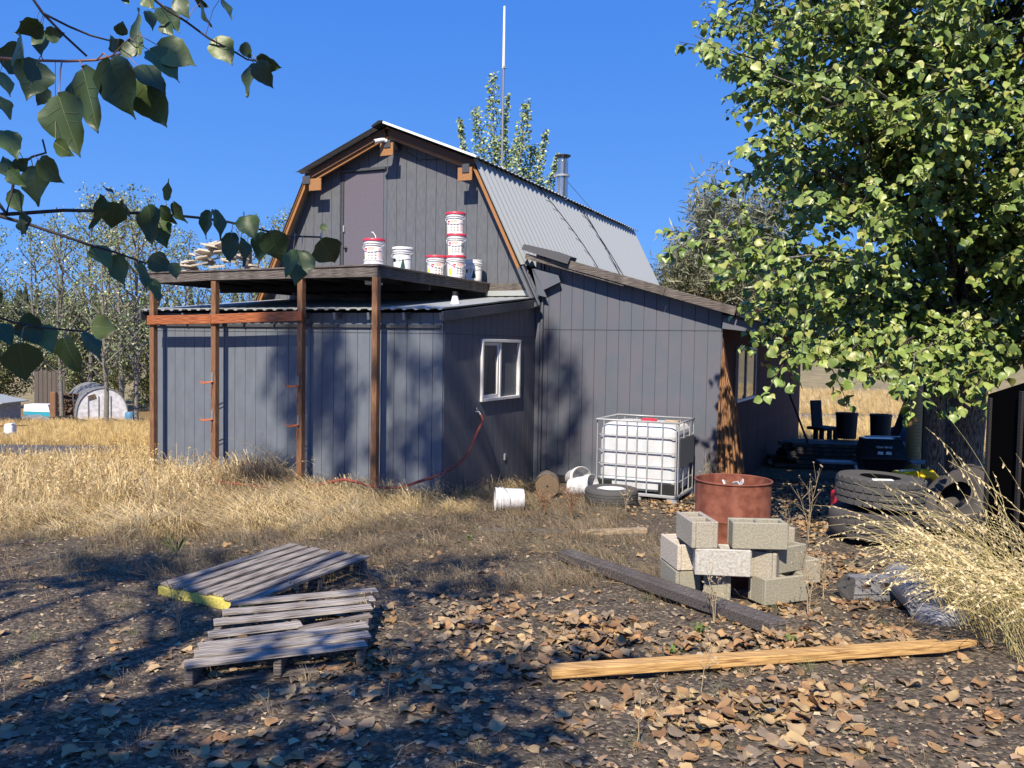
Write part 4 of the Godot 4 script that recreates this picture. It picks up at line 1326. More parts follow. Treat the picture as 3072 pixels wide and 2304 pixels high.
	# conifers on the ridge, far off
	var cm := MB.new()
	for tier in 9:
		var y := 0.12 + tier * 0.1
		var r := 0.2 * (1.0 - tier / 9.6)
		for k in 9:
			var a := TAU * k / 9.0 + tier * 0.7
			var rk := r * rr(0.7, 1.2)
			var g := rr(0.8, 1.2)
			cm.col = Color(0.035 * g, 0.05 * g, 0.026 * g)
			cm.tri(Vector3(0, y + 0.15, 0), Vector3(cos(a - 0.4) * rk * 0.9, y - 0.02, sin(a - 0.4) * rk * 0.9), Vector3(cos(a) * rk, y - 0.05, sin(a) * rk))
			cm.tri(Vector3(0, y + 0.15, 0), Vector3(cos(a) * rk, y - 0.05, sin(a) * rk), Vector3(cos(a + 0.35) * rk * 0.8, y, sin(a + 0.35) * rk * 0.8))
	xf = []
	for i in 1500:
		var d := rr(105, 255)
		var x := rr(-0.72, 0.72) * d
		if d < 150 and R.randf() < 0.75: continue
		var s := rr(5.0, 9.5)
		xf.append(Transform3D(Basis(Vector3.UP, rr(0, 6)).scaled(Vector3(s, s, s)), on(x, d, -0.4)))
	many("conifer_forest", cm.mesh(), M.needles, xf, [], self).set_meta("label", "dark conifer forest along the far ridge")

func slab_trunk() -> ArrayMesh:
	var m := MB.new()
	m.tube([Vector3(0, -0.2, 0), Vector3(0.05, 0.8, 0), Vector3(0, 2.2, 0)], [0.3, 0.22, 0.14], 9)
	return m.mesh()

func build_far_left() -> void:
	# hoop house: arch profile swept back
	var b := on(-24.1, 50.0)
	var hh := thing("hoop_house", "white plastic covered hoop greenhouse beyond the dry field", "greenhouse", b, 0.55)
	var prof := []
	for i in 17:
		var a := PI * i / 16.0
		prof.append(Vector3(-1.38 * cos(a) * (1.0 if absf(cos(a)) < 0.98 else 1.0), 1.95 * pow(sin(a), 0.72), 0))
	var m := MB.new()
	for i in 16: m.tri(Vector3(0, 0, 0.0), prof[i + 1], prof[i])
	part("end_wall", m.mesh(), M.film, hh)
	m = MB.new()
	var back := Vector3(0, 0, -7.5)
	for i in 16:
		m.quad(prof[i], prof[i + 1], prof[i + 1] + back, prof[i] + back)
	part("cover", m.mesh(), M.grey, hh)
	for i in 5:
		m = MB.new()
		var pts := []
		for p in prof: pts.append(p * 1.01 + Vector3(0, 0, 0.02 - i * 1.85))
		m.tube(pts, 0.04, 5)
		part("hoop", m.mesh(), M.grey, hh)
	for x in [-0.75, -0.2, 0.45]:
		part("door_stud", bx(Vector3(0.04, 1.5, 0.04), 0), M.grey, hh, Transform3D(Basis(), Vector3(x, 0.75, 0.03)))
	part("vent_flap", bx(Vector3(0.4, 0.25, 0.03), 0), M.logs, hh, Transform3D(Basis(Vector3.BACK, 0.3), Vector3(-0.55, 1.45, 0.03)))
	# turquoise and white camper on a grey tarp
	b = on(-26.6, 48.0)
	var cp := thing("camper", "low camper with white top and turquoise band under the aspens", "camper", b)
	m = MB.new()
	m.prism([Vector3(-0.75, 0.35, 0.4), Vector3(0.78, 0.3, 0.4), Vector3(0.7, 0.72, 0.4), Vector3(-0.75, 0.75, 0.4)], Vector3(0, 0, -0.8))
	part("body", m.mesh(), M.turq, cp)
	m = MB.new()
	m.prism([Vector3(-0.76, 0.58, 0.42), Vector3(0.72, 0.56, 0.42), Vector3(0.62, 0.98, 0.42), Vector3(-0.7, 0.98, 0.42)], Vector3(0, 0, -0.84))
	part("roof", m.mesh(), M.white, cp)
	m = MB.new()
	m.prism([Vector3(-0.74, 0.36, 0.415), Vector3(0.3, 0.32, 0.415), Vector3(0.3, 0.40, 0.415), Vector3(-0.74, 0.44, 0.415)], Vector3(0, 0, -0.02))
	part("trim_band", m.mesh(), M.bluebarrel, cp)
	for x in [-0.45, 0.4]:
		m = MB.new()
		m.lathe(Transform3D(Basis(Vector3.RIGHT, PI / 2), Vector3(x, 0.2, 0.3)), [Vector2(0, -0.06), Vector2(0.2, -0.06), Vector2(0.2, 0.06), Vector2(0, 0.06)], 12)
		part("wheel", m.mesh(), M.black, cp)
	b = on(-27.9, 47.5)
	var bt := thing("cooler", "small upright white and turquoise bundle left of the camper", "bundle", b)
	part("body", bx(Vector3(0.32, 0.3, 0.3), 0.04), M.turq, bt, Transform3D(Basis(), Vector3(0, 0.45, 0)))
	part("top", bx(Vector3(0.26, 0.32, 0.26), 0.06), M.white, bt, Transform3D(Basis(), Vector3(0.02, 0.74, 0)))
	part("base", bx(Vector3(0.3, 0.3, 0.3), 0.02), M.grey, bt, Transform3D(Basis(), Vector3(0, 0.15, 0)))
	# tarps heaped along the edge of the field
	for q in [[-26.3, 47.0, 1.3, 0.45, "grey tarp draped over a heap before the camper", "grey"], [-24.9, 47.2, 1.5, 0.42, "black tarp over a low heap between camper and hoop house", "blackmatt"], [-22.6, 47.6, 1.4, 0.3, "dark low heap at the foot of the hoop house", "blackmatt"]]:
		var hm := MB.new()
		var pr := []
		for i in 6: pr.append(Vector2(q[2] * (1.0 - i / 5.0), q[3] * pow(i / 5.0, 0.6)))
		hm.lathe(Transform3D(Basis().scaled(Vector3(1, 1, 0.5)), Vector3.ZERO), pr, 14)
		for i in hm.v.size(): hm.v[i] += hm.v[i] * 0.25 * no1.get_noise_3d(hm.v[i].x * 30, hm.v[i].y * 30 + q[0] * 7, hm.v[i].z * 30)
		solo("tarp_heap", hm.mesh(), M[q[5]], q[4], "tarp", Transform3D(Basis(), on(q[0], q[1], -0.05)), "tarps along the field edge")
	# tin shed at the left edge
	b = on(-26.6, 44.0)
	var sh := thing("shed", "small tin shed cut by the left picture edge", "shed", b)
	part("wall", bx(Vector3(2.2, 1.05, 2.0), 0.01), M.shedtin, sh, Transform3D(Basis(), Vector3(-0.5, 0.52, 0)))
	m = MB.new()
	m.prism([Vector3(-1.8, 1.05, 1.1), Vector3(0.85, 1.05, 1.1), Vector3(0.85, 1.1, 1.1), Vector3(-0.6, 1.4, 1.1), Vector3(-1.8, 1.4, 1.1)], Vector3(0, 0, -2.4))
	part("roof", m.mesh(), M.roofing, sh)
	for i in 8: part("wall_rib", bx(Vector3(0.06, 0.6, 0.03), 0), M.white if i > 2 else M.grey, sh, Transform3D(Basis(), Vector3(-0.55 + i * 0.15, 0.3, 1.01)))
	# grey plank wall and big post
	b = on(-30.3, 54.0)
	var gw := thing("plank_wall", "grey plank wall of an old outbuilding behind the post", "wall", b)
	for i in 7: part("plank", bx(Vector3(0.26, 3.0 + 0.1 * (i % 3), 0.06), 0.01), M.greywood_z, gw, Transform3D(Basis(), Vector3(0.1 + i * 0.28, 1.5, 0)))
	b = on(-25.6, 47.5)
	solo("gate_post", bx(Vector3(0.32, 1.75, 0.3), 0.03), M.post, "thick brown wooden post between camper and log rails", "post", Transform3D(Basis(), b + Vector3(0, 0.8, 0)))
	# log rails
	b = on(-26.7, 51.0)
	var lp := thing("log_pile", "stack of weathered logs and rails left of the hoop house", "log pile", b)
	for i in 12:
		var lm := MB.new()
		var y := 0.15 + 0.17 * i * 0.75
		var x0 := rr(-0.6, -0.1)
		lm.tube([Vector3(x0 - 0.5, y + rr(-0.05, 0.1), rr(-0.3, 0.3)), Vector3(0.2, y, rr(-0.2, 0.2)), Vector3(rr(0.6, 1.5), y + rr(-0.15, 0.15), rr(-0.3, 0.3))], [0.07, 0.075, 0.06], 7)
		part("log", lm.mesh(), M.logs, lp)
	for x in [-0.6, 0.0, 0.6, 1.1]: part("stake", bx(Vector3(0.07, 1.7, 0.07), 0), M.logs, lp, Transform3D(Basis(Vector3.BACK, rr(-0.1, 0.1)), Vector3(x, 0.8, 0.35)))
	var bm := MB.new()
	bm.lathe(Transform3D(), [Vector2(0, 0), Vector2(0.24, 0.0), Vector2(0.26, 0.1), Vector2(0.26, 0.5), Vector2(0.22, 0.6), Vector2(0, 0.6)], 14)
	solo("barrel", bm.mesh(), M.bluebarrel, "faded blue barrel right of the hoop house", "barrel", Transform3D(Basis(), on(-21.8, 48.5)))
	# white garden cart in the field
	b = on(-16.35, 27.6)
	var gc := thing("garden_cart", "white cart with a long handle standing in the dry field", "cart", b)
	part("box", bx(Vector3(0.28, 0.3, 0.3), 0.03), M.white, gc, Transform3D(Basis(), Vector3(0.05, 0.27, 0)))
	part("lid", bx(Vector3(0.24, 0.05, 0.26), 0.015), M.white, gc, Transform3D(Basis(Vector3.BACK, 0.1), Vector3(0.05, 0.45, 0)))
	for x in [-0.06, 0.16]:
		m = MB.new()
		m.lathe(Transform3D(Basis(Vector3.RIGHT, PI / 2), Vector3(x, 0.1, 0.16)), [Vector2(0, -0.03), Vector2(0.1, -0.03), Vector2(0.1, 0.03), Vector2(0, 0.03)], 12)
		part("wheel", m.mesh(), M.grey, gc)
	m = MB.new()
	m.tube([Vector3(0.2, 0.4, 0), Vector3(0.62, 0.43, 0.0)], 0.015, 6)
	m.tube([Vector3(-0.1, 0.4, 0), Vector3(-0.45, 0.36, 0.0), Vector3(-0.5, 0.1, 0.0)], 0.02, 6)
	part("handle", m.mesh(), M.stain_dark, gc)
	# thin fence of wire posts by the field edge
	for q in [[-0.013, 43.0], [0.018, 43.5]]:
		pass

func build_far_right() -> void:
	# charcoal grill
	var b := on(6.55, 15.0)
	var g := thing("grill", "black barrel grill with side shelves in the shade of the cottonwood", "grill", b, -0.1)
	var m := MB.new()
	m.prism([Vector3(-0.4, 0.43, 0.22), Vector3(0.4, 0.43, 0.22), Vector3(0.31, 0.76, 0.1), Vector3(-0.31, 0.76, 0.1)], Vector3(0, 0, -0.1))
	m.prism([Vector3(-0.4, 0.43, 0.12), Vector3(0.4, 0.43, 0.12), Vector3(0.31, 0.76, 0.0), Vector3(-0.31, 0.76, 0.0)], Vector3(0, 0, -0.26))
	part("lid", m.mesh(), M.enamel, g)
	part("lid_rim", bx(Vector3(0.86, 0.03, 0.5), 0.008), M.enamel, g, Transform3D(Basis(), Vector3(0, 0.42, 0)))
	m = MB.new()
	m.tube([Vector3(-0.3, 0.8, 0.05), Vector3(0.3, 0.8, 0.05)], 0.012, 8)
	part("handle", m.mesh(), M.steel, g)
	m = MB.new()
	m.prism([Vector3(-0.3, 0.16, 0.16), Vector3(0.3, 0.16, 0.16), Vector3(0.38, 0.41, 0.2), Vector3(-0.38, 0.41, 0.2)], Vector3(0, 0, -0.38))
	part("firebox", m.mesh(), M.enamel, g)
	part("side_shelf", bx(Vector3(0.62, 0.035, 0.36), 0.006), M.greysteel, g, Transform3D(Basis(), Vector3(-0.77, 0.32, 0.02)))
	part("side_shelf", bx(Vector3(0.56, 0.035, 0.36), 0.006), M.greysteel, g, Transform3D(Basis(), Vector3(0.73, 0.36, 0.02)))
	for q in [[-0.4, 0.15], [0.4, 0.15], [-0.4, -0.15], [0.4, -0.15]]:
		part("leg", bar(Vector3(q[0] * 0.7, 0.2, q[1]), Vector3(q[0] * 1.1, -0.05, q[1]), 0.03, 0.03), M.black, g)
	part("bracket", bx(Vector3(0.04, 0.16, 0.05)), M.white, g, Transform3D(Basis(Vector3.BACK, 0.25), Vector3(-0.46, 0.22, 0.16)))
	var tm := TextMesh.new()
	tm.text = "Char-Broil"
	var sf := SystemFont.new()
	sf.font_names = PackedStringArray(["Droid Serif"])
	sf.font_weight = 700
	tm.font = sf
	tm.font_size = 32
	tm.pixel_size = 0.0016
	tm.depth = 0.004
	part("lettering", tm, M.white, g, Transform3D(Basis(Vector3.RIGHT, -0.35), Vector3(0.0, 0.62, 0.165)))
	m = MB.new()
	for x in [-0.08, 0.06]:
		m.prism([Vector3(x - 0.05, 0.5, 0.2), Vector3(x + 0.05, 0.49, 0.2), Vector3(x + 0.055, 0.54, 0.19), Vector3(x - 0.03, 0.545, 0.19)], Vector3(0, 0.004, 0.008))
	part("badge", m.mesh(), M.white, g)
	# stack of old lumber
	b = on(6.9, 17.2)
	var lp := thing("lumber_stack", "low stack of weathered grey boards behind the grill", "lumber", b, -0.12)
	for r in 6:
		for c in 5:
			if R.randf() < 0.12: continue
			part("board", bx(Vector3(rr(2.2, 3.0), 0.075, 0.16), 0.006), M.greywood_x if R.randf() < 0.6 else M.timber, lp, Transform3D(Basis(Vector3.UP, rr(-0.02, 0.02)), Vector3(rr(-0.2, 0.2), 0.05 + r * 0.085, 0.4 - c * 0.18)))
	# black pots on the stack
	for q in [[6.93, 17.55, "black nursery pot on the lumber stack, the left of two"], [7.72, 17.75, "black nursery pot on the lumber stack, the right of two"]]:
		m = MB.new()
		m.lathe(Transform3D(), [Vector2(0, 0), Vector2(0.19, 0), Vector2(0.215, 0.48), Vector2(0.225, 0.48), Vector2(0.225, 0.53), Vector2(0.2, 0.53), Vector2(0.19, 0.45), Vector2(0, 0.44)], 22)
		solo("nursery_pot", m.mesh(), M.black, q[2], "pot", Transform3D(Basis(), on(q[0], q[1], 0.56)), "black pots on the lumber")
	# dark chair
	b = on(7.3, 19.8)
	var ch := thing("chair", "black wooden chair silhouetted beyond the lumber stack", "chair", b, 0.5)
	part("seat", bx(Vector3(0.62, 0.07, 0.5), 0.01), M.darkwood, ch, Transform3D(Basis(), Vector3(0, 0.62, 0)))
	part("backrest", bx(Vector3(0.34, 0.62, 0.05), 0.01), M.darkwood, ch, Transform3D(Basis(Vector3.RIGHT, -0.12), Vector3(-0.05, 0.95, -0.2)))
	for q in [[-0.05, 0.2], [0.15, 0.2], [-0.05, -0.2], [0.15, -0.2]]: part("leg", bx(Vector3(0.1, 0.62, 0.08), 0.01), M.darkwood, ch, Transform3D(Basis(), Vector3(q[0], 0.29, q[1])))
	# tarps beyond
	for q in [[6.85, 18.9, 0.32, 0.3, "crumpled blue tarp beside the black chair", "blue"], [8.75, 19.0, 0.62, 0.75, "navy blue bundle behind the right black pot", "navy"], [9.3, 18.5, 0.22, 0.32, "small blue bundle right of the tan post", "blue"]]:
		var hm := MB.new()
		var pr := []
		for i in 7: pr.append(Vector2(q[2] * pow(1.0 - i / 6.0, 0.5), q[3] * pow(i / 6.0, 0.8)))
		hm.lathe(Transform3D(), pr, 14)
		for i in hm.v.size(): hm.v[i] += hm.v[i] * 0.35 * no1.get_noise_3d(hm.v[i].x * 60, hm.v[i].y * 60 + q[0] * 7, hm.v[i].z * 60)
		solo("tarp_bundle", hm.mesh(), M[q[5]], q[4], "tarp", Transform3D(Basis(), on(q[0], q[1], 0.05)), "tarps under the cottonwood")
	# tan post with braces
	b = on(7.4, 15.6)
	var po := thing("wooden_post", "thick tan wooden post with dark braces beside the grill", "post", b)
	m = MB.new()
	m.tube([Vector3(0, -0.2, 0), Vector3(0.0, 1.0, 0), Vector3(0.0, 2.2, 0)], [0.14, 0.135, 0.13], 12)
	part("pole", m.mesh(), M.newwood, po)
	part("board", bx(Vector3(0.1, 2.2, 0.12), 0.008), M.stain_dark, po, Transform3D(Basis(), Vector3(0.2, 1.0, -0.02)))
	part("brace", bar(Vector3(-0.05, 1.5, -0.1), Vector3(-0.5, 0.1, -0.15), 0.12, 0.08), M.darkwood, po)
	part("brace", bar(Vector3(0.1, 1.6, -0.1), Vector3(1.1, 0.4, -0.3), 0.1, 0.06), M.darkwood, po)
	part("brace", bar(Vector3(0.35, 1.7, -0.3), Vector3(1.3, 0.5, -0.3), 0.1, 0.06), M.darkwood, po)
	# stick leaning by the wall
	m = MB.new()
	m.tube(wob(Vector3(5.55, 0.75, -17.0), on(6.15, 17.0), 4, 0.01), 0.022, 7)
	solo("pole", m.mesh(), M.stain_dark, "thin dark pole leaning at the far end of the brown wall", "pole")
	# shed with black paper walls at the right picture edge
	var s := thing("black_shed", "shed wall covered in black tar paper at the right edge", "shed", on(4.3, 5.5))
	m = MB.new()
	var by := land(4.3, 5.5)
	m.prism([Vector3(-0.66, -0.3, 0.9), Vector3(-0.66, -0.3, -1.0), Vector3(-0.66, 1.30 - by, -1.0), Vector3(-0.66, 1.75 - by, 0.9)], Vector3(1.6, 0, 0))
	part("wall", m.mesh(), M.tarpaper, s)
	for q in [-0.95, -0.55, -0.1, 0.4, 0.85]: part("batten", bx(Vector3(0.02, 1.45 - by + 0.2 + q * 0.2, 0.04), 0.003), M.darkwood, s, Transform3D(Basis(), Vector3(-0.672, 0.62 - by * 0.5 + 0.08 * q, q)))

func slat(l: float, h: float, w: float) -> ArrayMesh: return bx(Vector3(l, h, w), 0.003)

func block_mesh(half := false) -> ArrayMesh:
	var m := MB.new()
	var l := 0.39
	for z in [-0.079, 0.079]: m.box(Transform3D(Basis(), Vector3(0, 0.095, z)), Vector3(l, 0.19, 0.032), 0.007)
	for x in [-0.176, 0.0, 0.176]: m.box(Transform3D(Basis(), Vector3(x, 0.0945, 0)), Vector3(0.03, 0.187, 0.128), 0.004)
	if half:
		m.box(Transform3D(Basis(), Vector3(0.09, 0.09, 0)), Vector3(0.15, 0.18, 0.127), 0.01)
	for i in m.v.size():
		m.v[i] += m.n[i] * 0.003 * no1.get_noise_3d(m.v[i].x * 400, m.v[i].y * 400, m.v[i].z * 400)
	return m.mesh()

func tire(r: float, ri: float, h: float) -> MB:
	var m := MB.new()
	m.lathe(Transform3D(), [Vector2(ri - 0.012, 0.05 * h), Vector2(ri, 0.1 * h), Vector2(ri + 0.02, 0.06 * h), Vector2(lerpf(ri, r, 0.45), 0.0), Vector2(r * 0.93, 0.04 * h), Vector2(r * 0.985, 0.13 * h), Vector2(r, 0.28 * h), Vector2(r, 0.72 * h), Vector2(r * 0.985, 0.87 * h), Vector2(r * 0.93, 0.96 * h), Vector2(lerpf(ri, r, 0.45), h), Vector2(ri + 0.02, 0.94 * h), Vector2(ri, 0.9 * h), Vector2(ri - 0.012, 0.95 * h), Vector2(ri + 0.03, 0.8 * h), Vector2(r * 0.88, 0.7 * h), Vector2(r * 0.88, 0.3 * h), Vector2(ri + 0.03, 0.2 * h), Vector2(ri - 0.012, 0.05 * h)], 44)
	return m

func mud_tire(called: String, label: String, at: Transform3D, mt: Material, wavy: bool) -> void:
	var t := thing(called, label, "tire", at.origin, 0.0, "big off-road tires by the cottonwood")
	t.transform = at
	part("carcass", tire(0.43, 0.21, 0.29).mesh(), mt, t)
	var cnt := 30
	var rows := 4
	var lm := MB.new()
	if wavy: lm.box(Transform3D(), Vector3(0.082, 0.052, 0.03), 0.006)
	else:
		var o := [Vector3(-0.037, -0.026, 0), Vector3(0.037, -0.026, 0), Vector3(0.042, 0.012, 0), Vector3(0.02, 0.03, 0), Vector3(-0.02, 0.03, 0), Vector3(-0.042, 0.012, 0)]
		lm.prism(o, Vector3(0, 0, 0.016))
	var sh := lm.mesh()
	for j in rows:
		for k in cnt:
			var a := TAU * (k + (0.5 if j % 2 == 1 else 0.0)) / cnt
			if sin(a) < -0.35: continue     # the far side rests against nothing that is seen
			var yy := 0.04 + 0.07 * j
			if wavy: yy += 0.01 * (k % 2)
			var rr0 := 0.428 if j in [1, 2] else 0.421
			part("tread_lug", sh, mt, t, Transform3D(Basis(Vector3.UP, PI / 2 - a), Vector3(cos(a) * rr0, yy, sin(a) * rr0)))

func build_yard() -> void:
	# front pallet, grey, some slats broken
	var c := Vector3(-1.227, 0, -4.79)
	c.y = land(c.x, 4.79)
	var p := thing("pallet", "weathered grey pallet with broken slats, the nearer one", "pallet", c, 0.372)
	var hp := 0.115
	# the frame has racked sideways, so that the ends step to the right toward the back
	var sk := -0.264
	for i in 3:
		var x := -0.42 + 0.42 * i
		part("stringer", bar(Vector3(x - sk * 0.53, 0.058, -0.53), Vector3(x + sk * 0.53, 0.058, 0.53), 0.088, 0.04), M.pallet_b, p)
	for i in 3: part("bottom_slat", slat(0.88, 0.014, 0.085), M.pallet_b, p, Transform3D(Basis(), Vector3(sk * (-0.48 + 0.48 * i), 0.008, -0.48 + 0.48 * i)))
	var zs := [0.5, 0.36, 0.225, 0.07, -0.12, -0.29, -0.47]
	for i in 7:
		var d := 0.0
		var ln := 0.9
		var x0: float = rr(-0.015, 0.015) + sk * zs[i]
		if i == 3:
			part("slat", slat(0.5, 0.016, 0.095), M.pallet, p, Transform3D(Basis(Vector3.UP, 0.05), Vector3(-0.2 + x0, hp, zs[i])))
			part("slat", slat(0.44, 0.016, 0.06), M.pallet_b, p, Transform3D(Basis(Vector3.UP, 0.28), Vector3(0.24 + x0, hp - 0.004, zs[i] + 0.0)))
			continue
		if i == 2: d = 0.09
		part("slat", slat(ln, 0.016, 0.098 + rr(-0.008, 0.008)), M.pallet, p, Transform3D(Basis.from_euler(Vector3(0, d + rr(-0.012, 0.012), rr(-0.006, 0.006))), Vector3(x0, hp + rr(0, 0.004), zs[i])))
	# rear pallet with the yellow end board
	c = Vector3(-1.775, 0, -6.31)
	c.y = land(c.x, 6.31)
	p = thing("pallet", "grey pallet with a yellow painted front board, the farther one", "pallet", c, -0.462)
	p.rotation.x = 0.01
	part("end_board", bx(Vector3(0.84, 0.1, 0.03), 0.003), M.pallet_y, p, Transform3D(Basis(), Vector3(0, 0.068, 0.665)))
	part("end_board", bx(Vector3(0.16, 0.06, 0.028), 0.003), M.pallet_y, p, Transform3D(Basis(), Vector3(0.36, 0.068, 0.69)))
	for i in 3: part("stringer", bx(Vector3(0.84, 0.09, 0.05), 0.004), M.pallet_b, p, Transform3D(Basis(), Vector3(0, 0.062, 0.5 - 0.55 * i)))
	for i in 7:
		var x := -0.38 + i * 0.127
		part("slat", bx(Vector3(0.088, 0.02, 1.34 + rr(-0.03, 0.02)), 0.003), M.pallet_z, p, Transform3D(Basis(Vector3.UP, rr(-0.012, 0.012)), Vector3(x, 0.128 + rr(0, 0.004), rr(-0.02, 0.02))))
	# new two by four
	var a := Vector3(0.215, land(0.215, 4.26) + 0.05, -4.25)
	var e := Vector3(2.49, land(2.5, 4.83) + 0.055, -4.815)
	var lb := thing("lumber_board", "long fresh yellow two by four lying across the gravel", "board", (a + e) * 0.5)
	part("plank", bar(a - (a + e) * 0.5, e - (a + e) * 0.5, 0.05, 0.092, 0.004), M.newwood, lb)
	var mm := MB.new()
	var dx := (e - a).normalized()
	var o := e - (a + e) * 0.5
	mm.prism([o + dx * 0.012 + Vector3(0, -0.022, 0.04), o + dx * 0.24 + Vector3(0, -0.012, 0.0), o + dx * 0.20 + Vector3(0, -0.012, -0.03), o + dx * 0.012 + Vector3(0, -0.022, -0.04)], Vector3(0, 0.03, 0))
	part("split_end", mm.mesh(), M.newwood, lb)
	# old timber
	a = on(0.48, 7.4, 0.05)
	e = on(1.66, 5.13, 0.05)
	var tb := thing("timber", "dark grey cracked timber lying beside the cinder blocks", "timber", (a + e) * 0.5)
	o = (a + e) * 0.5
	var side := (e - a).cross(Vector3.UP).normalized()
	part("beam", bar(a - o + side * -0.034, e - o + side * -0.034, 0.1, 0.062, 0.012), M.timber, tb)
	part("beam", bar(a - o + side * 0.036, e - o + side * 0.036, 0.092, 0.068, 0.014), M.timber, tb)
	a = on(0.742, 8.9, 0.03); e = on(1.445, 8.96, 0.03)
	solo("short_board", bar(Vector3(-0.36, 0, 0), Vector3(0.36, 0, 0), 0.05, 0.1), M.palewood, "short pale board lying flat between the tire and the timber", "board", along(a, e))
	a = on(-0.35, 9.05, 0.0); e = on(0.68, 8.93, 0.01)
	solo("buried_timber", bar(Vector3(-0.5, 0, 0), Vector3(0.5, 0, 0), 0.07, 0.1, 0.012), M.timber, "dark half buried timber in line with the short pale board", "timber", along(a, e))
	# cinder blocks
	var bm := block_mesh()
	var bh := block_mesh(true)
	var hp2 := PI / 2
	var bl := [
		[Vector3(1.286, 0.2, -5.942), hp2 + 0.1, 0, "cinder block on top at the left, its end to the viewer", "conc", bm],
		[Vector3(1.575, 0.2, -5.95), -0.03, 1, "mossy cinder block on top at the right, long side forward", "conc_d", bm],
		[Vector3(1.315, 0.008, -5.955), -0.1, 1, "smooth pale grey block in the middle of the stack front", "conc_w", bm],
		[Vector3(1.853, 0.002, -5.985), 0.56, 1, "cinder block turned to the right, under the mossy top block", "conc_d", bm],
		[Vector3(1.80, -0.19, -5.90), 0.4, 1, "lowest cinder block at the right front with leaves before it", "conc_d", bm],
		[Vector3(1.215, -0.2, -6.12), hp2 + 0.12, 0, "lowest cinder block at the left corner behind the timber", "conc_d", bm],
		[Vector3(1.40, -0.2, -6.05), hp2 - 0.25, 0, "low cinder block with a broken edge left of the opening", "conc_d", bh],
		[Vector3(1.222, -0.005, -6.11), hp2 + 0.15, 0, "cream block with a broken face under the top left block", "stone", bh],
		[Vector3(1.94, -0.02, -6.78), 0.2, 1, "cinder block at the back right, behind the mossy one", "conc", bm],
		[Vector3(2.12, -0.225, -6.5), 0.45, 1, "low block at the far right end of the stack", "conc", bm],
		[Vector3(1.32, -0.23, -7.15), 0.05, 1, "low cinder block at the back left behind the drum", "conc_d", bm],
		[Vector3(1.72, -0.02, -6.04), hp2 - 0.5, 0, "rough block between the smooth block and the turned one", "conc", bh],
	]
	for q in bl:
		var bs := Basis(Vector3.UP, q[1])
		var off: Vector3 = bs * (Vector3(0.195, 0, -0.095) if q[2] == 1 else Vector3(0.195, 0, 0.095))
		solo("cinder_block", q[5], M[q[4]], q[3], "cinder block", Transform3D(bs, q[0] + off), "cinder blocks stacked round the drum")
	# rusty drum
	var db := on(1.77, 6.72)
	var dr := thing("drum", "open rust brown steel drum standing behind the cinder blocks", "drum", db)
	var m := MB.new()
	m.lathe(Transform3D(), [Vector2(0, 0.01), Vector2(0.28, 0.01), Vector2(0.285, 0.0), Vector2(0.288, 0.1), Vector2(0.288, 0.27), Vector2(0.296, 0.285), Vector2(0.288, 0.3), Vector2(0.288, 0.50), Vector2(0.299, 0.52), Vector2(0.290, 0.54), Vector2(0.296, 0.81), Vector2(0.287, 0.812), Vector2(0.284, 0.55), Vector2(0.282, 0.3), Vector2(0.28, 0.03), Vector2(0, 0.03)], 56, 0.8)
	part("shell", m.mesh(), M.rust, dr)
	m = MB.new()
	var ring := []
	for i in 49: ring.append(Vector3(cos(TAU * i / 48.0) * 0.297, 0.815, sin(TAU * i / 48.0) * 0.297))
	m.tube(ring, 0.008, 8, false)
	part("rim", m.mesh(), M.rust, dr)
	m = MB.new()
	m.box(tf(Vector3(-0.289, 0.66, 0.0)), Vector3(0.006, 0.29, 0.02), 0.002)
	for i in 14:
		var aa := rr(0, TAU)
		m.box(tf(Vector3(cos(aa) * rr(0.05, 0.22), 0.66 + rr(0, 0.07), sin(aa) * rr(0.05, 0.22)), rr(0, 6), rr(-0.6, 0.6), rr(-0.6, 0.6)), Vector3(rr(0.08, 0.2), 0.01, rr(0.05, 0.12)), 0.0)
	part("burnt_scraps", m.mesh(), M.rust_in, dr)
	m = MB.new()
	for q in [[-0.02, -0.18], [0.12, -0.2], [0.06, -0.12]]: m.box(tf(Vector3(q[0], 0.76, q[1]), rr(0, 6), 0.5, 0.3), Vector3(0.07, 0.05, 0.012), 0.0)
	part("paper_scraps", m.mesh(), M.dirty, dr)
	ibc_tank()
	# flat tyre before the tank
	var ft := thing("tire", "flat lying car tire with a white wheel cover before the tank", "tire", on(1.37, 11.45), 0.4)
	part("carcass", tire(0.36, 0.19, 0.24).mesh(), M.rubber, ft)
	for i in 4:
		m = MB.new()
		var rg := []
		for k in 49: rg.append(Vector3(cos(TAU * k / 48.0) * 0.3605, 0.065 + i * 0.036, sin(TAU * k / 48.0) * 0.3605))
		m.tube(rg, 0.003, 4, false)
		part("tread_groove", m.mesh(), M.black, ft)
	m = MB.new()
	m.lathe(Transform3D(), [Vector2(0.2, 0.2), Vector2(0.19, 0.222), Vector2(0.12, 0.228), Vector2(0, 0.23)], 32)
	part("wheel_cover", m.mesh(), M.white, ft)
	# tire stack and the leaning tire
	mud_tire("mud_tire", "big mud tire with blocky lugs, the upper of the stack", Transform3D(Basis.from_euler(Vector3(0.03, 0.3, -0.03)), Vector3(3.81, 0.05, -8.75)), M.rubber, false)
	mud_tire("mud_tire", "big worn tire with wavy tread, the lower of the stack", Transform3D(Basis.from_euler(Vector3(0.0, 0.9, 0.01)), Vector3(3.77, -0.29, -8.78)), M.rubber_b, true)
	mud_tire("mud_tire", "worn tire leaning on the tree trunk behind the tall grass", Transform3D(Basis.from_euler(Vector3(0.0, 0.3, 0.9)), Vector3(5.05, -0.12, -9.3)), M.rubber_b, true)
	m = MB.new()
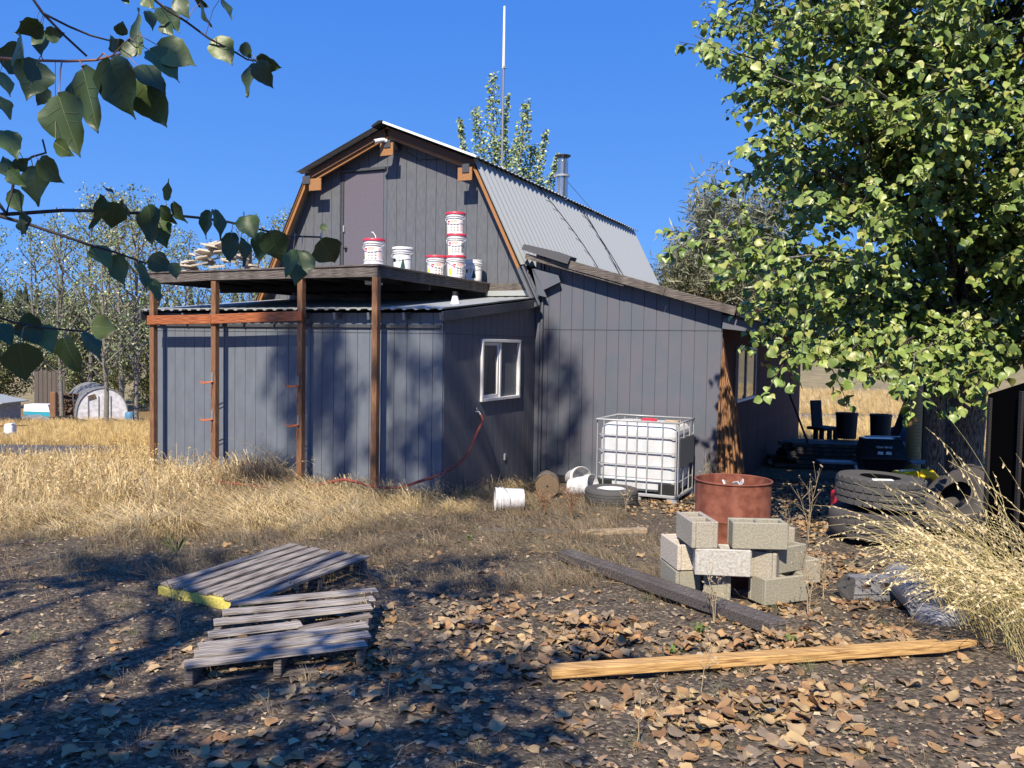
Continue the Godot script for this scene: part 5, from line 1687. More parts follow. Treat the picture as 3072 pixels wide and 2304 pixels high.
	m.prism([Vector3(-0.11, 0, 0), Vector3(0.1, -0.01, 0), Vector3(0.09, 0.012, 0), Vector3(-0.1, 0.016, 0)], Vector3(0, 0.0, -0.05))
	solo("scrap_plate", m.mesh(), M.white, "small white scrap lying on top of the mud tire", "scrap", Transform3D(Basis(), Vector3(3.72, 0.33, -8.42)))
	# red fuel can behind the stack
	var rc := thing("fuel_can", "red fuel can half hidden behind the tire stack", "can", on(3.735, 9.5))
	part("body", bx(Vector3(0.22, 0.3, 0.18), 0.03), M.red, rc, Transform3D(Basis(), Vector3(0, 0.3, 0)))
	part("base", bx(Vector3(0.2, 0.16, 0.17), 0.02), M.greysteel, rc, Transform3D(Basis(), Vector3(0.0, 0.07, 0)))
	m = MB.new()
	m.tube([Vector3(0.05, 0.45, 0), Vector3(0.07, 0.52, 0.02)], 0.02, 8)
	part("spout", m.mesh(), M.black, rc)
	# yellow plastic hand truck
	var yb := on(5.35, 11.2)
	var yt := thing("hand_cart", "bright yellow plastic cart handle behind the tire stack", "cart", yb)
	part("tray", bx(Vector3(0.3, 0.2, 0.22), 0.03), M.yellow, yt, Transform3D(Basis(Vector3.BACK, 0.06), Vector3(-0.1, 0.46, -0.05)))
	m = MB.new()
	m.tube([Vector3(0.04, 0.56, 0.08), Vector3(0.16, 0.55, 0.1), Vector3(0.25, 0.46, 0.1), Vector3(0.27, 0.25, 0.08), Vector3(0.24, 0.02, 0.05)], [0.045, 0.05, 0.055, 0.055, 0.05], 10)
	m.tube([Vector3(0.02, 0.5, 0.1), Vector3(0.16, 0.52, 0.12), Vector3(0.2, 0.5, 0.12)], [0.03, 0.03, 0.03], 8)
	part("frame", m.mesh(), M.yellow, yt)
	# grey channel with slots and the grey drum half
	var gb := on(2.66, 6.2)
	var gc := thing("steel_channel", "grey steel channel with two oval slots lying on its side", "channel", gb, 0.14)
	m = MB.new()
	var hull := [Vector3(-0.16, 0.0, 0.05), Vector3(0.2, 0.0, 0.05), Vector3(0.2, 0.15, 0.05), Vector3(-0.16, 0.17, 0.05)]
	var sl := [[-0.1, -0.02], [0.05, 0.14]]
	# plate with two oval openings, built as a frame of strips
	var zf := 0.05
	var xs := [-0.16, -0.1, -0.02, 0.05, 0.13, 0.22]
	for i in 5:
		var x0: float = xs[i]
		var x1: float = xs[i + 1]
		if i in [1, 3]:
			m.box(Transform3D(Basis(), Vector3((x0 + x1) * 0.5, 0.04, zf)), Vector3(x1 - x0, 0.08, 0.008))
			m.box(Transform3D(Basis(), Vector3((x0 + x1) * 0.5, 0.148, zf)), Vector3(x1 - x0, 0.032, 0.008))
			for sx in [x0, x1]:
				var sg := 1.0 if sx == x0 else -1.0
				for sy in [[0.08, 1.0], [0.132, -1.0]]:
					m.prism([Vector3(sx, sy[0], zf - 0.004), Vector3(sx + sg * 0.022, sy[0], zf - 0.004), Vector3(sx, sy[0] + sy[1] * 0.02, zf - 0.004)], Vector3(0, 0, 0.008))
		else:
			m.box(Transform3D(Basis(), Vector3((x0 + x1) * 0.5, 0.082, zf)), Vector3(x1 - x0, 0.164, 0.008))
	m.box(Transform3D(Basis(), Vector3(0.03, 0.168, 0.0)), Vector3(0.38, 0.008, 0.11))
	m.box(Transform3D(Basis(), Vector3(0.03, 0.055, 0.058)), Vector3(0.38, 0.006, 0.01))
	part("face_plate", m.mesh(), M.greysteel, gc)
	m = MB.new()
	m.prism([Vector3(-0.17, -0.02, 0.07), Vector3(-0.155, 0.165, 0.07), Vector3(-0.2, 0.175, -0.02), Vector3(-0.24, 0.1, -0.06), Vector3(-0.2, -0.02, 0.0)], Vector3(0.012, 0, -0.02))
	part("end_flange", m.mesh(), M.rubber, gc)
	gb = on(2.83, 5.75)
	m = MB.new()
	m.tube([Vector3(-0.02, 0.09, 0.1), Vector3(0.03, 0.1, -0.1), Vector3(0.1, 0.1, -0.55)], [0.12, 0.125, 0.125], 16)
	m.box(tf(Vector3(0.04, 0.02, 0.2), 0.2), Vector3(0.26, 0.2, 0.3), 0.05)
	solo("grey_culvert", m.mesh(), M.greysteel, "grey dented metal drum half sunk in the tall grass", "drum", Transform3D(Basis(), gb))
	# log round, slab in the grass
	m = MB.new()
	m.lathe(Transform3D(Basis.from_euler(Vector3(PI / 2, -0.25, 0)), Vector3(0, 0.165, 0)), [Vector2(0, -0.2), Vector2(0.16, -0.2), Vector2(0.17, -0.18), Vector2(0.175, 0.18), Vector2(0.168, 0.2)], 26)
	for i in m.v.size(): m.v[i] += Vector3(m.v[i].x, m.v[i].y - 0.165, 0) * 0.12 * no1.get_noise_3d(m.v[i].x * 90, m.v[i].y * 90, 0)
	var lr := thing("log_round", "short sawn log lying on its side by the side wall", "log", on(0.54, 12.3), 0.2)
	part("bark", m.mesh(), M.bark, lr)
	m = MB.new()
	m.lathe(Transform3D(Basis.from_euler(Vector3(PI / 2, -0.25, 0)), Vector3(0, 0.165, 0)), [Vector2(0.17, 0.199), Vector2(0.12, 0.203), Vector2(0, 0.206)], 26)
	part("cut_face", m.mesh(), M.logend, lr)
	m = MB.new()
	m.lathe(Transform3D(Basis.from_euler(Vector3(PI / 2, -0.25, 0)), Vector3(0, 0.165, 0)), [Vector2(0.018, 0.206), Vector2(0.0, 0.2075)], 7)
	part("pith_hole", m.mesh(), M.black, lr)
	solo("concrete_slab", bx(Vector3(0.38, 0.16, 0.2), 0.015), M.conc_d, "grey concrete chunk half hidden in the dry grass", "concrete block", tf(on(-2.98, 10.35, 0.03), 0.2))
	# cedar slab at the corner of the barn
	O3 = Vector3(-2.3, -2.2, 13.0)
	var cs := thing("cedar_log", "fluted reddish cedar trunk standing at the barn corner", "log", uhw(-2.3, -2.2, 13.0), -TH)
	m = MB.new()
	for i in 15:
		var t := i / 14.0
		var dp := 0.035 * (i % 3)
		var top := L(-2.48 + 0.06 * t, 0.06 - 0.5 * absf(t - 0.3), 13.03 + dp * 0.3)
		var bot := L(-2.48 + 0.43 * t, -2.25, 12.93 + dp - 0.15 * sin(t * PI))
		var mid := L(-2.48 + 0.22 * t + rr(-0.015, 0.015), -0.95 + rr(-0.2, 0.2), 13.0 + dp - 0.07 * sin(t * PI))
		m.tube([bot, mid, top], [0.021 + 0.008 * (i % 2), 0.013 + 0.005 * ((i + 1) % 2), 0.006], 7)
	part("trunk", m.mesh(), M.cedar, cs)
	# red hose from the tap, along the wall and through the weeds
	var hp3 := [uhw(-5.51, -0.99, 10.98), uhw(-5.47, -1.06, 10.97), Vector3(-0.50, 0.34, -11.75), Vector3(-0.57, 0.16, -11.62), Vector3(-0.72, 0.0, -11.45), Vector3(-0.95, -0.12, -11.3), Vector3(-1.2, -0.2, -11.2)]
	var tail := []
	for q in [[-1.5, 11.1, 0.24], [-1.85, 11.15, 0.24], [-2.2, 11.3, 0.28], [-2.6, 11.5, 0.22], [-3.1, 11.6, 0.14], [-3.7, 11.5, 0.2], [-4.4, 11.9, 0.2], [-5.2, 12.2, 0.16]]:
		tail.append(on(q[0], q[1], q[2]))
	var cv := Curve3D.new()
	var all := hp3 + tail
	for i in all.size():
		var tg: Vector3 = (all[mini(i + 1, all.size() - 1)] - all[maxi(i - 1, 0)]) * 0.17
		cv.add_point(all[i], -tg, tg)
	m = MB.new()
	var hpts := []
	for i in 70: hpts.append(cv.sample_baked(cv.get_baked_length() * i / 69.0, true))
	m.tube(hpts, 0.019, 8)
	solo("hose", m.mesh(), M.hose, "dull red garden hose hanging from the tap to the weeds", "hose")
	# flagstones heaped on the deck
	O3 = Vector3(-10.0, 1.08, 10.5)
	var hs := thing("slab_pile", "heap of broken cream slabs on the left end of the deck", "stone pile", uhw(-10.0, 1.08, 10.5), -TH)
	for i in 46:
		var layer := i / 46.0
		var r := 0.62 * (1.0 - layer) + 0.1
		var aa := rr(0, TAU)
		var sm := MB.new()
		var o2 := []
		var n := 5 + R.randi() % 2
		var sz := rr(0.09, 0.17)
		for k in n: o2.append(Vector3(cos(TAU * k / n) * sz * rr(0.7, 1.2), 0, -sin(TAU * k / n) * sz * rr(0.6, 1.1)))
		sm.prism(o2, Vector3(0, rr(0.015, 0.03), 0))
		part("slab", sm.mesh(), M.stone, hs, tf(Vector3(cos(aa) * r * 1.05, 0.03 + layer * 0.46, sin(aa) * r * 0.6), rr(0, 6), rr(-0.35, 0.35), rr(-0.35, 0.35)))

func ibc_tank() -> void:
	var b := on(2.337, 11.9)
	var t := thing("ibc_tank", "white caged liquid tank on a metal pallet against the barn", "tank", Vector3(2.337, b.y - 0.02, -11.92), -TH)
	var W := 1.18
	var D := 1.0
	var m := MB.new()
	# bottle: rounded box swept in height
	var rows := [[0.14, 0.04], [0.18, 0.0], [0.3, -0.01], [0.32, 0.004], [0.34, -0.008], [0.49, -0.01], [0.505, 0.0], [0.52, -0.01], [0.685, -0.01], [0.7, 0.0], [0.715, -0.01], [0.91, -0.01], [0.925, 0.0], [0.94, -0.006], [1.02, 0.0], [1.07, 0.03], [1.105, 0.09], [1.12, 0.2], [1.125, 0.5]]
	var loops := []
	for r in rows:
		var lp := []
		var ins: float = 0.03 + r[1]
		var rad := maxf(0.1 - r[1] * 0.2, 0.02)
		var hx := W * 0.5 - ins
		var hz := maxf(D * 0.5 - ins, 0.0)
		rad = minf(rad, minf(hx, hz + 0.001))
		for cc in [[1, 1, 0.0], [-1, 1, PI / 2], [-1, -1, PI], [1, -1, PI * 1.5]]:
			for k in 5:
				var a: float = cc[2] + PI / 2 * k / 4.0
				lp.append(Vector3(-W * 0.5 + cc[0] * (hx - rad) + cos(a) * rad, r[0], -D * 0.5 + cc[1] * (hz - rad) + sin(a) * rad))
		loops.append(lp)
	for i in loops.size() - 1:
		for k in 20:
			var k2 := (k + 1) % 20
			m.quad(loops[i][k2], loops[i][k], loops[i + 1][k], loops[i + 1][k2])
	part("bottle", m.mesh(), M.tank, t)
	m = MB.new()
	m.lathe(Transform3D(Basis(), Vector3(-0.55, 1.11, -0.5)), [Vector2(0.12, 0), Vector2(0.12, 0.035), Vector2(0.09, 0.05), Vector2(0, 0.05)], 18)
	part("filler_cap", m.mesh(), M.redlid, t)
	part("cap_label", bx(Vector3(0.2, 0.03, 0.12), 0.005), M.palewood, t, Transform3D(Basis(), Vector3(-0.2, 1.135, -0.5)))
	for y in [0.30, 0.505, 0.7, 0.925]:
		var rg := MB.new()
		rg.tube([Vector3(-W, y, -D), Vector3(-W, y, -0.06), Vector3(-W + 0.06, y, 0.0), Vector3(-0.06, y, 0.0), Vector3(0.0, y, -0.06), Vector3(0, y, -D + 0.06), Vector3(-0.06, y, -D), Vector3(-W, y, -D)], 0.0095, 7)
		part("cage_rail", rg.mesh(), M.galv, t)
	var tr := MB.new()
	tr.tube([Vector3(-W - 0.012, 1.155, 0.012), Vector3(0.012, 1.15, 0.012), Vector3(0.012, 1.15, -D), Vector3(-W - 0.012, 1.155, -D), Vector3(-W - 0.012, 1.155, 0.012)], 0.014, 8)
	part("cage_rail", tr.mesh(), M.galv, t)
	for x in [0.084, 0.25, 0.379, 0.507, 0.638, 0.824, 0.992]:
		var rg := MB.new()
		rg.tube([Vector3(-W + x * W, 0.09, 0.012), Vector3(-W + x * W, 1.15, 0.012)], 0.0095, 7)
		part("cage_upright", rg.mesh(), M.galv, t)
		rg = MB.new()
		rg.tube([Vector3(-W + x * W, 0.09, -D - 0.012), Vector3(-W + x * W, 1.15, -D - 0.012)], 0.0095, 6)
		part("cage_upright", rg.mesh(), M.galv, t)
	for z in [0.03, 0.34, 0.7, 0.95]:
		var rg := MB.new()
		rg.tube([Vector3(0.012, 0.09, -z * D), Vector3(0.012, 1.15, -z * D)], 0.0095, 7)
		part("cage_upright", rg.mesh(), M.galv, t)
		rg = MB.new()
		rg.tube([Vector3(-W - 0.012, 0.09, -z * D), Vector3(-W - 0.012, 1.15, -z * D)], 0.0095, 6)
		part("cage_upright", rg.mesh(), M.galv, t)
	part("label_plate", bx(Vector3(0.006, 0.41, 0.9), 0.002), M.mount, t, Transform3D(Basis(), Vector3(0.026, 0.715, -0.5)))
	for q in [[-0.10, 0.2], [-W + 0.1, 0.2]]:
		part("corner_guard", bx(Vector3(0.26, 0.16, 0.03), 0.01), M.black, t, Transform3D(Basis(), Vector3(q[0] + (-0.03 if q[0] > -0.5 else 0.0), 0.2, -0.004)))
	for z in [-0.12, -D + 0.12]:
		part("corner_guard", bx(Vector3(0.03, 0.16, 0.2), 0.01), M.black, t, Transform3D(Basis(), Vector3(-0.004, 0.2, z)))
	for z in [0.0, -D]: part("pallet_rail", bx(Vector3(W, 0.045, 0.05), 0.008), M.galv, t, Transform3D(Basis(), Vector3(-W * 0.5, 0.1, z)))
	for x in [0.0, -W]: part("pallet_rail", bx(Vector3(0.05, 0.045, D - 0.06), 0.008), M.galv, t, Transform3D(Basis(), Vector3(x, 0.1, -D * 0.5)))
	for x in [-0.06, -W * 0.5, -W + 0.06]:
		for z in [-0.05, -D + 0.05]: part("foot", bx(Vector3(0.16, 0.1, 0.12), 0.015), M.galv, t, Transform3D(Basis(), Vector3(x, 0.03, z)))

# a five gallon bucket standing on its base, label side toward +z
func bucket(called: String, label: String, lid: Material, print_mat: Material, at: Transform3D, group: String, open := false, body: Material = null) -> Node3D:
	var t := thing(called, label, "bucket", Vector3.ZERO, 0.0, group)
	t.transform = at
	var m := MB.new()
	var pr := [Vector2(0, 0.004), Vector2(0.125, 0.004), Vector2(0.13, 0.0), Vector2(0.132, 0.01), Vector2(0.142, 0.265), Vector2(0.156, 0.268), Vector2(0.156, 0.276), Vector2(0.144, 0.28), Vector2(0.144, 0.295), Vector2(0.158, 0.298), Vector2(0.158, 0.306), Vector2(0.146, 0.31), Vector2(0.147, 0.34), Vector2(0.153, 0.345), Vector2(0.153, 0.362)]
	if open: pr += [Vector2(0.147, 0.364), Vector2(0.14, 0.26), Vector2(0.128, 0.012), Vector2(0, 0.01)]
	else: pr += [Vector2(0.0, 0.362)]
	m.lathe(Transform3D(), pr, 30)
	part("body", m.mesh(), body if body else M.plastic, t)
	if not open:
		m = MB.new()
		m.lathe(Transform3D(), [Vector2(0.154, 0.335), Vector2(0.161, 0.337), Vector2(0.162, 0.362), Vector2(0.156, 0.37), Vector2(0.148, 0.368), Vector2(0.144, 0.358), Vector2(0, 0.357)], 30)
		part("lid", m.mesh(), lid, t)
	if print_mat:
		m = MB.new()
		for i in 14:
			var a0 := PI * 0.5 + 1.45 - 2.9 * i / 14.0
			var a1 := PI * 0.5 + 1.45 - 2.9 * (i + 1) / 14.0
			var f := func(a, y, r): return Vector3(cos(a) * r, y, sin(a) * r)
			var i0 := m.vert(f.call(a0, 0.03, 0.1345), Vector3(cos(a0), 0, sin(a0)), Vector2(i / 14.0, 1))
			m.vert(f.call(a1, 0.03, 0.1345), Vector3(cos(a1), 0, sin(a1)), Vector2((i + 1) / 14.0, 1))
			m.vert(f.call(a1, 0.255, 0.1432), Vector3(cos(a1), 0, sin(a1)), Vector2((i + 1) / 14.0, 0))
			m.vert(f.call(a0, 0.255, 0.1432), Vector3(cos(a0), 0, sin(a0)), Vector2(i / 14.0, 0))
			m.face(i0, i0 + 1, i0 + 2); m.face(i0, i0 + 2, i0 + 3)
		part("printed_label", m.mesh(), print_mat, t)
	m = MB.new()
	var hd := []
	for i in 13:
		var a := PI * i / 12.0
		hd.append(Vector3(cos(a) * 0.163, 0.288 - sin(a) * 0.1, sin(a) * 0.165))
	m.tube(hd, 0.0035, 5)
	part("handle", m.mesh(), M.galv if open else M.plastic, t)
	return t

func build_buckets() -> void:
	var g := "white buckets on the deck"
	var at := func(u, h, w, y): return Transform3D(Basis(Vector3.UP, y), uhw(u, h, w))
	var dh := 1.082
	bucket("bucket", "white bucket nested under the red lidded one before the loft door", M.redlid, null, at.call(-7.15, dh - 0.20, 10.65, 0.2), g, true)
	var tb: Node3D = bucket("bucket", "red lidded white bucket with a straw sticking up before the loft door", M.redlid, M.label_a, at.call(-7.15, dh + 0.10, 10.65, -0.25), g)
	var m := MB.new()
	m.tube([Vector3(0.03, 0.36, 0), Vector3(0.02, 0.42, 0), Vector3(-0.02, 0.475, 0), Vector3(-0.045, 0.475, 0)], 0.006, 6)
	part("spout_straw", m.mesh(), M.white, tb)
	bucket("bucket", "white bucket with a yellowish lid edge, alone on the deck", M.plastic, M.label_c, at.call(-6.84, dh - 0.0, 10.95, -0.3), g)
	bucket("bucket", "red lidded bucket standing left of the stack of three", M.redlid, M.label_b, at.call(-6.93, dh, 12.1, 0.3), g)
	bucket("bucket", "bottom bucket of the stack of three on the deck", M.redlid, M.label_a, at.call(-6.62, dh, 12.2, 0.5), g)
	bucket("bucket", "middle bucket of the stack of three on the deck", M.redlid, M.label_b, at.call(-6.61, dh + 0.345, 12.2, -0.2), g)
	bucket("bucket", "top bucket of the stack of three on the deck", M.redlid, M.label_a, at.call(-6.63, dh + 0.69, 12.2, -0.25), g)
	bucket("bucket", "open white bucket with a green triangle, right of the stack of three", M.plastic, M.label_c, at.call(-6.62, dh, 12.85, -0.4), g, true)
	# on the ground
	var gg := "white buckets lying on the ground"
	var p := on(0.0, 10.75, 0.14)
	bucket("bucket", "dented white bucket lying on its side in the weeds", M.dirty, null, Transform3D(Basis(Vector3.UP, 0.12) * Basis(Vector3.BACK, PI / 2) , p + Vector3(0.17, 0, 0)), gg, true, M.dirty)
	p = on(1.0, 12.2, 0.16)
	bucket("bucket", "white bucket with a torn blue label tipped against the tank", M.dirty, M.label_c, Transform3D(Basis(Vector3.UP, 2.5) * Basis(Vector3.BACK, 1.35), p + Vector3(-0.12, 0, 0.1)), gg, true, M.dirty)
	p = on(0.95, 12.65, 0.15)
	bucket("bucket", "white bucket lying behind the one with the blue label, mouth forward", M.dirty, null, Transform3D(Basis(Vector3.UP, 0.3) * Basis(Vector3.RIGHT, 1.35), p + Vector3(0, 0.05, -0.2)), gg, true, M.dirty)

# a tuft of dry blades, unit height
func tuft(cnt: int, spread: float, lean: float, wd: float, heads: bool, curve := 0.35) -> ArrayMesh:
	var m := MB.new()
	for i in cnt:
		var a := rr(0, TAU)
		var b := Vector3(cos(a), 0, sin(a)) * spread * sqrt(R.randf())
		var a2 := a + rr(-1.2, 1.2)
		var out := Vector3(cos(a2), 0, sin(a2)) * lean * rr(0.3, 1.3)
		var h := rr(0.45, 1.0)
		var w := wd * rr(0.7, 1.3)
		var side := Vector3(-sin(a2 + 0.8), 0, cos(a2 + 0.8)) * w
		var g := rr(0.72, 1.2)
		m.col = Color(g, g * rr(0.95, 1.03), g * rr(0.85, 1.1))
		var p0 := b
		var p1 := b + out * 0.3 + Vector3(0, h * 0.5, 0)
		var p2 := b + out * (0.75 + curve) + Vector3(0, h * (0.92 - curve * 0.2), 0)
		var p3 := b + out * (1.0 + curve * 2.0) + Vector3(0, h * (1.05 - curve), 0)
		m.quad(p0 - side, p0 + side, p1 + side * 0.85, p1 - side * 0.85)
		m.quad(p1 - side * 0.85, p1 + side * 0.85, p2 + side * 0.6, p2 - side * 0.6)
		m.tri(p2 - side * 0.6, p2 + side * 0.6, p3)
		if heads and R.randf() < 0.6:
			var d := (p3 - p2).normalized()
			for k in 5:
				var q := p2.lerp(p3, 0.2 + 0.22 * k)
				var sd := Vector3(rr(-1, 1), rr(-0.4, 0.6), rr(-1, 1)) * 0.02
				m.tri(q, q + d * 0.05 + sd, q + d * 0.02 + sd * 1.3 + Vector3(0, 0.01, 0))
	return m.mesh()

func scatter_tufts(called: String, label: String, mesh: ArrayMesh, cnt: int, area: Callable, hgt: Vector2, cols: Array, tilt := Vector3.ZERO) -> void:
	var xf := []
	var co := []
	var tries := 0
	while xf.size() < cnt and tries < cnt * 12:
		tries += 1
		var q: Vector3 = area.call()      # x, distance, height factor (0 = refuse)
		if q.z <= 0.0: continue
		var h := rr(hgt.x, hgt.y) * q.z
		var b := Basis(Vector3.UP, rr(0, TAU)).scaled(Vector3(h, h, h) * Vector3(1, rr(0.85, 1.15), 1))
		if tilt != Vector3.ZERO:
			b = Basis(Vector3(tilt.z, 0, -tilt.x).normalized(), tilt.length() * rr(0.3, 1.4)) * b
		xf.append(Transform3D(b, on(q.x, q.y, -0.01)))
		var c: Color = cols[R.randi() % cols.size()]
		co.append(c * rr(0.8, 1.15))
	var o := many(called, mesh, M.straw, xf, co, self)
	o.set_meta("label", label)

func in_barn(x: float, d: float, pad := 0.0) -> bool:
	var u := x * cos(TH) - d * sin(TH)
	var w := x * sin(TH) + d * cos(TH)
	return (u > -11.05 - pad and u < -5.6 + pad and w > 10.02 - pad and w < 20.5) or (u > -11.2 and u < -2.45 and w > 13.1 - pad and w < 23.3)

func build_grass() -> void:
	var straw := [Color(0.62, 0.47, 0.22), Color(0.55, 0.41, 0.19), Color(0.68, 0.55, 0.3), Color(0.5, 0.36, 0.16), Color(0.6, 0.5, 0.32)]
	var drab := [Color(0.27, 0.2, 0.12), Color(0.21, 0.15, 0.09), Color(0.34, 0.26, 0.16), Color(0.24, 0.2, 0.12), Color(0.17, 0.15, 0.08)]
	var rust := [Color(0.27, 0.17, 0.1), Color(0.2, 0.13, 0.08), Color(0.33, 0.23, 0.15)]
	var field := [Color(0.62, 0.44, 0.17), Color(0.56, 0.39, 0.15), Color(0.66, 0.5, 0.22)]
	var tall := tuft(14, 0.16, 0.32, 0.0035, true, 0.4)
	var low := tuft(22, 0.5, 0.75, 0.012, false, 0.5)
	var wisp := tuft(16, 0.22, 0.75, 0.0045, true, 0.55)
	var mess := tuft(16, 0.6, 0.8, 0.01, false, 0.6)
	var mid := tuft(18, 0.3, 0.4, 0.009, false, 0.3)
	# tall bleached grass left of the deck
	scatter_tufts("tall_grass", "tall bleached grass leaning by the left deck post", tall, 620, func():
		var d := rr(9.6, 15.5)
		var x := rr(-9.2, -4.0)
		var u := x * cos(TH) - d * sin(TH)
		var w := x * sin(TH) + d * cos(TH)
		if in_barn(x, d, 0.05) or (u > -10.75 and w > 9.2): return Vector3.ZERO
		return Vector3(x, d, 1.0 if u > -12.6 else 0.6), Vector2(0.55, 0.85), straw, Vector3(0.12, 0, -0.05))
	# tangled straw over the left
	scatter_tufts("dry_grass", "matted pale straw covering the ground before the grey wall", low, 4200, func():
		var d := rr(8.0, 13.8)
		var x := rr(-8.5, 0.2)
		var z := zone(x, d)
		if z.r < 0.22 or in_barn(x, d, 0.05): return Vector3.ZERO
		return Vector3(x, d, clampf((z.r - 0.15) * 5.0, 0.4, 1.1) * (1.0 + 0.8 * no2.get_noise_2d(x * 25.0, d * 25.0))), Vector2(0.1, 0.27), straw)
	scatter_tufts("straw_clumps", "knee high bleached straw in clumps before the grey wall", wisp, 260, func():
		var u := rr(-10.9, -5.2)
		var w := rr(7.6, 9.7)
		var p := uhw(u, 0, w)
		if no2.get_noise_2d(u * 30.0, w * 30.0) < 0.0: return Vector3.ZERO
		return Vector3(p.x, -p.z, 1.0), Vector2(0.22, 0.5), straw + drab)
	scatter_tufts("weedy_grass", "drab brown and grey dead weeds over the middle of the yard", mess, 1900, func():
		var d := rr(6.2, 12.2)
		var x := rr(-5.2, 1.5)
		var z := zone(x, d)
		if z.r < 0.14 or in_barn(x, d, 0.05): return Vector3.ZERO
		if z.r > 0.26 and R.randf() < 0.5: return Vector3.ZERO
		if no2.get_noise_2d(x * 40.0, d * 40.0) < rr(-0.25, 0.1): return Vector3.ZERO
		return Vector3(x, d, 1.0), Vector2(0.05, 0.2), drab)
	scatter_tufts("wall_weeds", "reddish brown dead weeds growing along the foot of the grey wall", mid, 560, func():
		var u := rr(-10.4, -5.4) if R.randf() < 0.75 else rr(-9.1, -7.9)
		var w := rr(9.1, 9.95)
		var p := uhw(u, 0, w)
		return Vector3(p.x, -p.z, 0.9 + 0.5 * no2.get_noise_2d(u * 30.0, 0) + 0.8 * exp(-pow((u + 8.4) / 0.45, 2.0))), Vector2(0.15, 0.42), rust + drab + straw)
	scatter_tufts("field_grass", "golden dry grass of the field at the left", mid, 6500, func():
		var d := 12.5 + 40.0 * pow(R.randf(), 1.4)
		var x := -rr(0.2, 0.72) * d
		if in_barn(x, d, 0.3): return Vector3.ZERO
		if d > 17.2 and d < 23.2 and x < -9.0 + rr(-1.0, 0.5): return Vector3.ZERO
		if x < -7.5 and d < 19.0 and R.randf() < 0.6: return Vector3.ZERO
		return Vector3(x, d, 1.0 + d * 0.008), Vector2(0.18, 0.34), field)
	scatter_tufts("far_grass", "pale dry grass beyond the shade at the right", mid, 3800, func():
		var d := rr(19.0, 66.0)
		var x := rr(0.26, 0.62) * d
		if (d > 37 and d < 42) or in_barn(x, d, 0.5): return Vector3.ZERO
		return Vector3(x, d, 1.0 + d * 0.01), Vector2(0.2, 0.4), field + straw)
	scatter_tufts("yard_weeds", "sparse short weeds in the dark gravel", low, 650, func():
		var d := rr(3.0, 9.0)
		return Vector3(rr(-0.62, 0.5) * d, d, 1.0), Vector2(0.03, 0.09), drab + [Color(0.14, 0.17, 0.05)])
	# countable weeds
	var green := [Color(0.1, 0.16, 0.03), Color(0.13, 0.19, 0.04)]
	for q in [[-2.9, 7.35, "green", 0.2, "dark green grass tuft at the left edge of the shade"], [1.16, 5.1, "green", 0.08, "bright green sprout beside the dark timber"], [0.93, 4.72, "green", 0.07, "small green sprout between the timber and the yellow board"], [-0.4, 8.3, "green", 0.07, "little green weed in the middle of the yard"], [1.65, 4.9, "green", 0.07, "green sprout right of the end of the timber"]]:
		var m := MB.new()
		for i in 16:
			var a := rr(0, TAU)
			var e: Vector3 = Vector3(cos(a) * rr(0.4, 1.0), rr(0.5, 1.0), sin(a) * rr(0.4, 1.0)) * q[3]
			var sd := Vector3(-sin(a), 0, cos(a)) * 0.006
			var c: Color = green[i % 2]
			m.col = c
			m.quad(-sd, sd, e * 0.6 + sd + Vector3(0, 0.02, 0), e * 0.6 - sd + Vector3(0, 0.02, 0))
			m.tri(e * 0.6 - sd + Vector3(0, 0.02, 0), e * 0.6 + sd + Vector3(0, 0.02, 0), e)
		solo("green_weed", m.mesh(), M.straw, q[4], "weed", Transform3D(Basis(), on(q[0], q[1])), "green sprouts in the gravel")
	for q in [[1.33, 5.42, 0.34, "yellow flowering dead weed before the cinder blocks"], [1.98, 5.55, 0.5, "single tall dry stalk before the right cinder blocks"], [3.05, 8.6, 0.75, "bare branching weed left of the tire stack"], [2.75, 8.4, 0.45, "thin brown weed between the drum and the tire stack"], [-0.55, 3.9, 0.27, "thin dry stalk in front of the near pallet"], [-1.9, 4.85, 0.36, "thin dry stalk left of the near pallet"], [-0.85, 5.15, 0.22, "dead sprig poking through the near pallet"], [-1.42, 5.7, 0.2, "dead sprig between the two pallets"], [0.72, 9.9, 0.38, "bushy reddish dead weed before the tipped bucket"], [0.42, 10.3, 0.28, "bushy dead weed right of the lying bucket"], [2.95, 12.75, 0.75, "tall bare weed between the tank and the cedar trunk"], [3.05, 12.6, 0.55, "second bare weed at the foot of the cedar trunk"], [-0.95, 11.0, 0.55, "dark spiky weed at the corner of the grey wall"], [0.95, 4.1, 0.3, "thin stalk before the middle of the yellow board"], [0.55, 3.5, 0.22, "thin stalk in the leaves near the bottom edge"], [2.3, 6.15, 0.35, "pale dry stalk beside the steel channel"], [1.45, 10.6, 0.35, "thin bent stalk before the flat lying tire"]]:
		var m := MB.new()
		var stems := 3 if q[2] > 0.3 else 1
		if String(q[3]).begins_with("bushy"): stems = 12
		m.col = Color(0.4, 0.31, 0.19) if stems < 12 else Color(0.27, 0.16, 0.09)
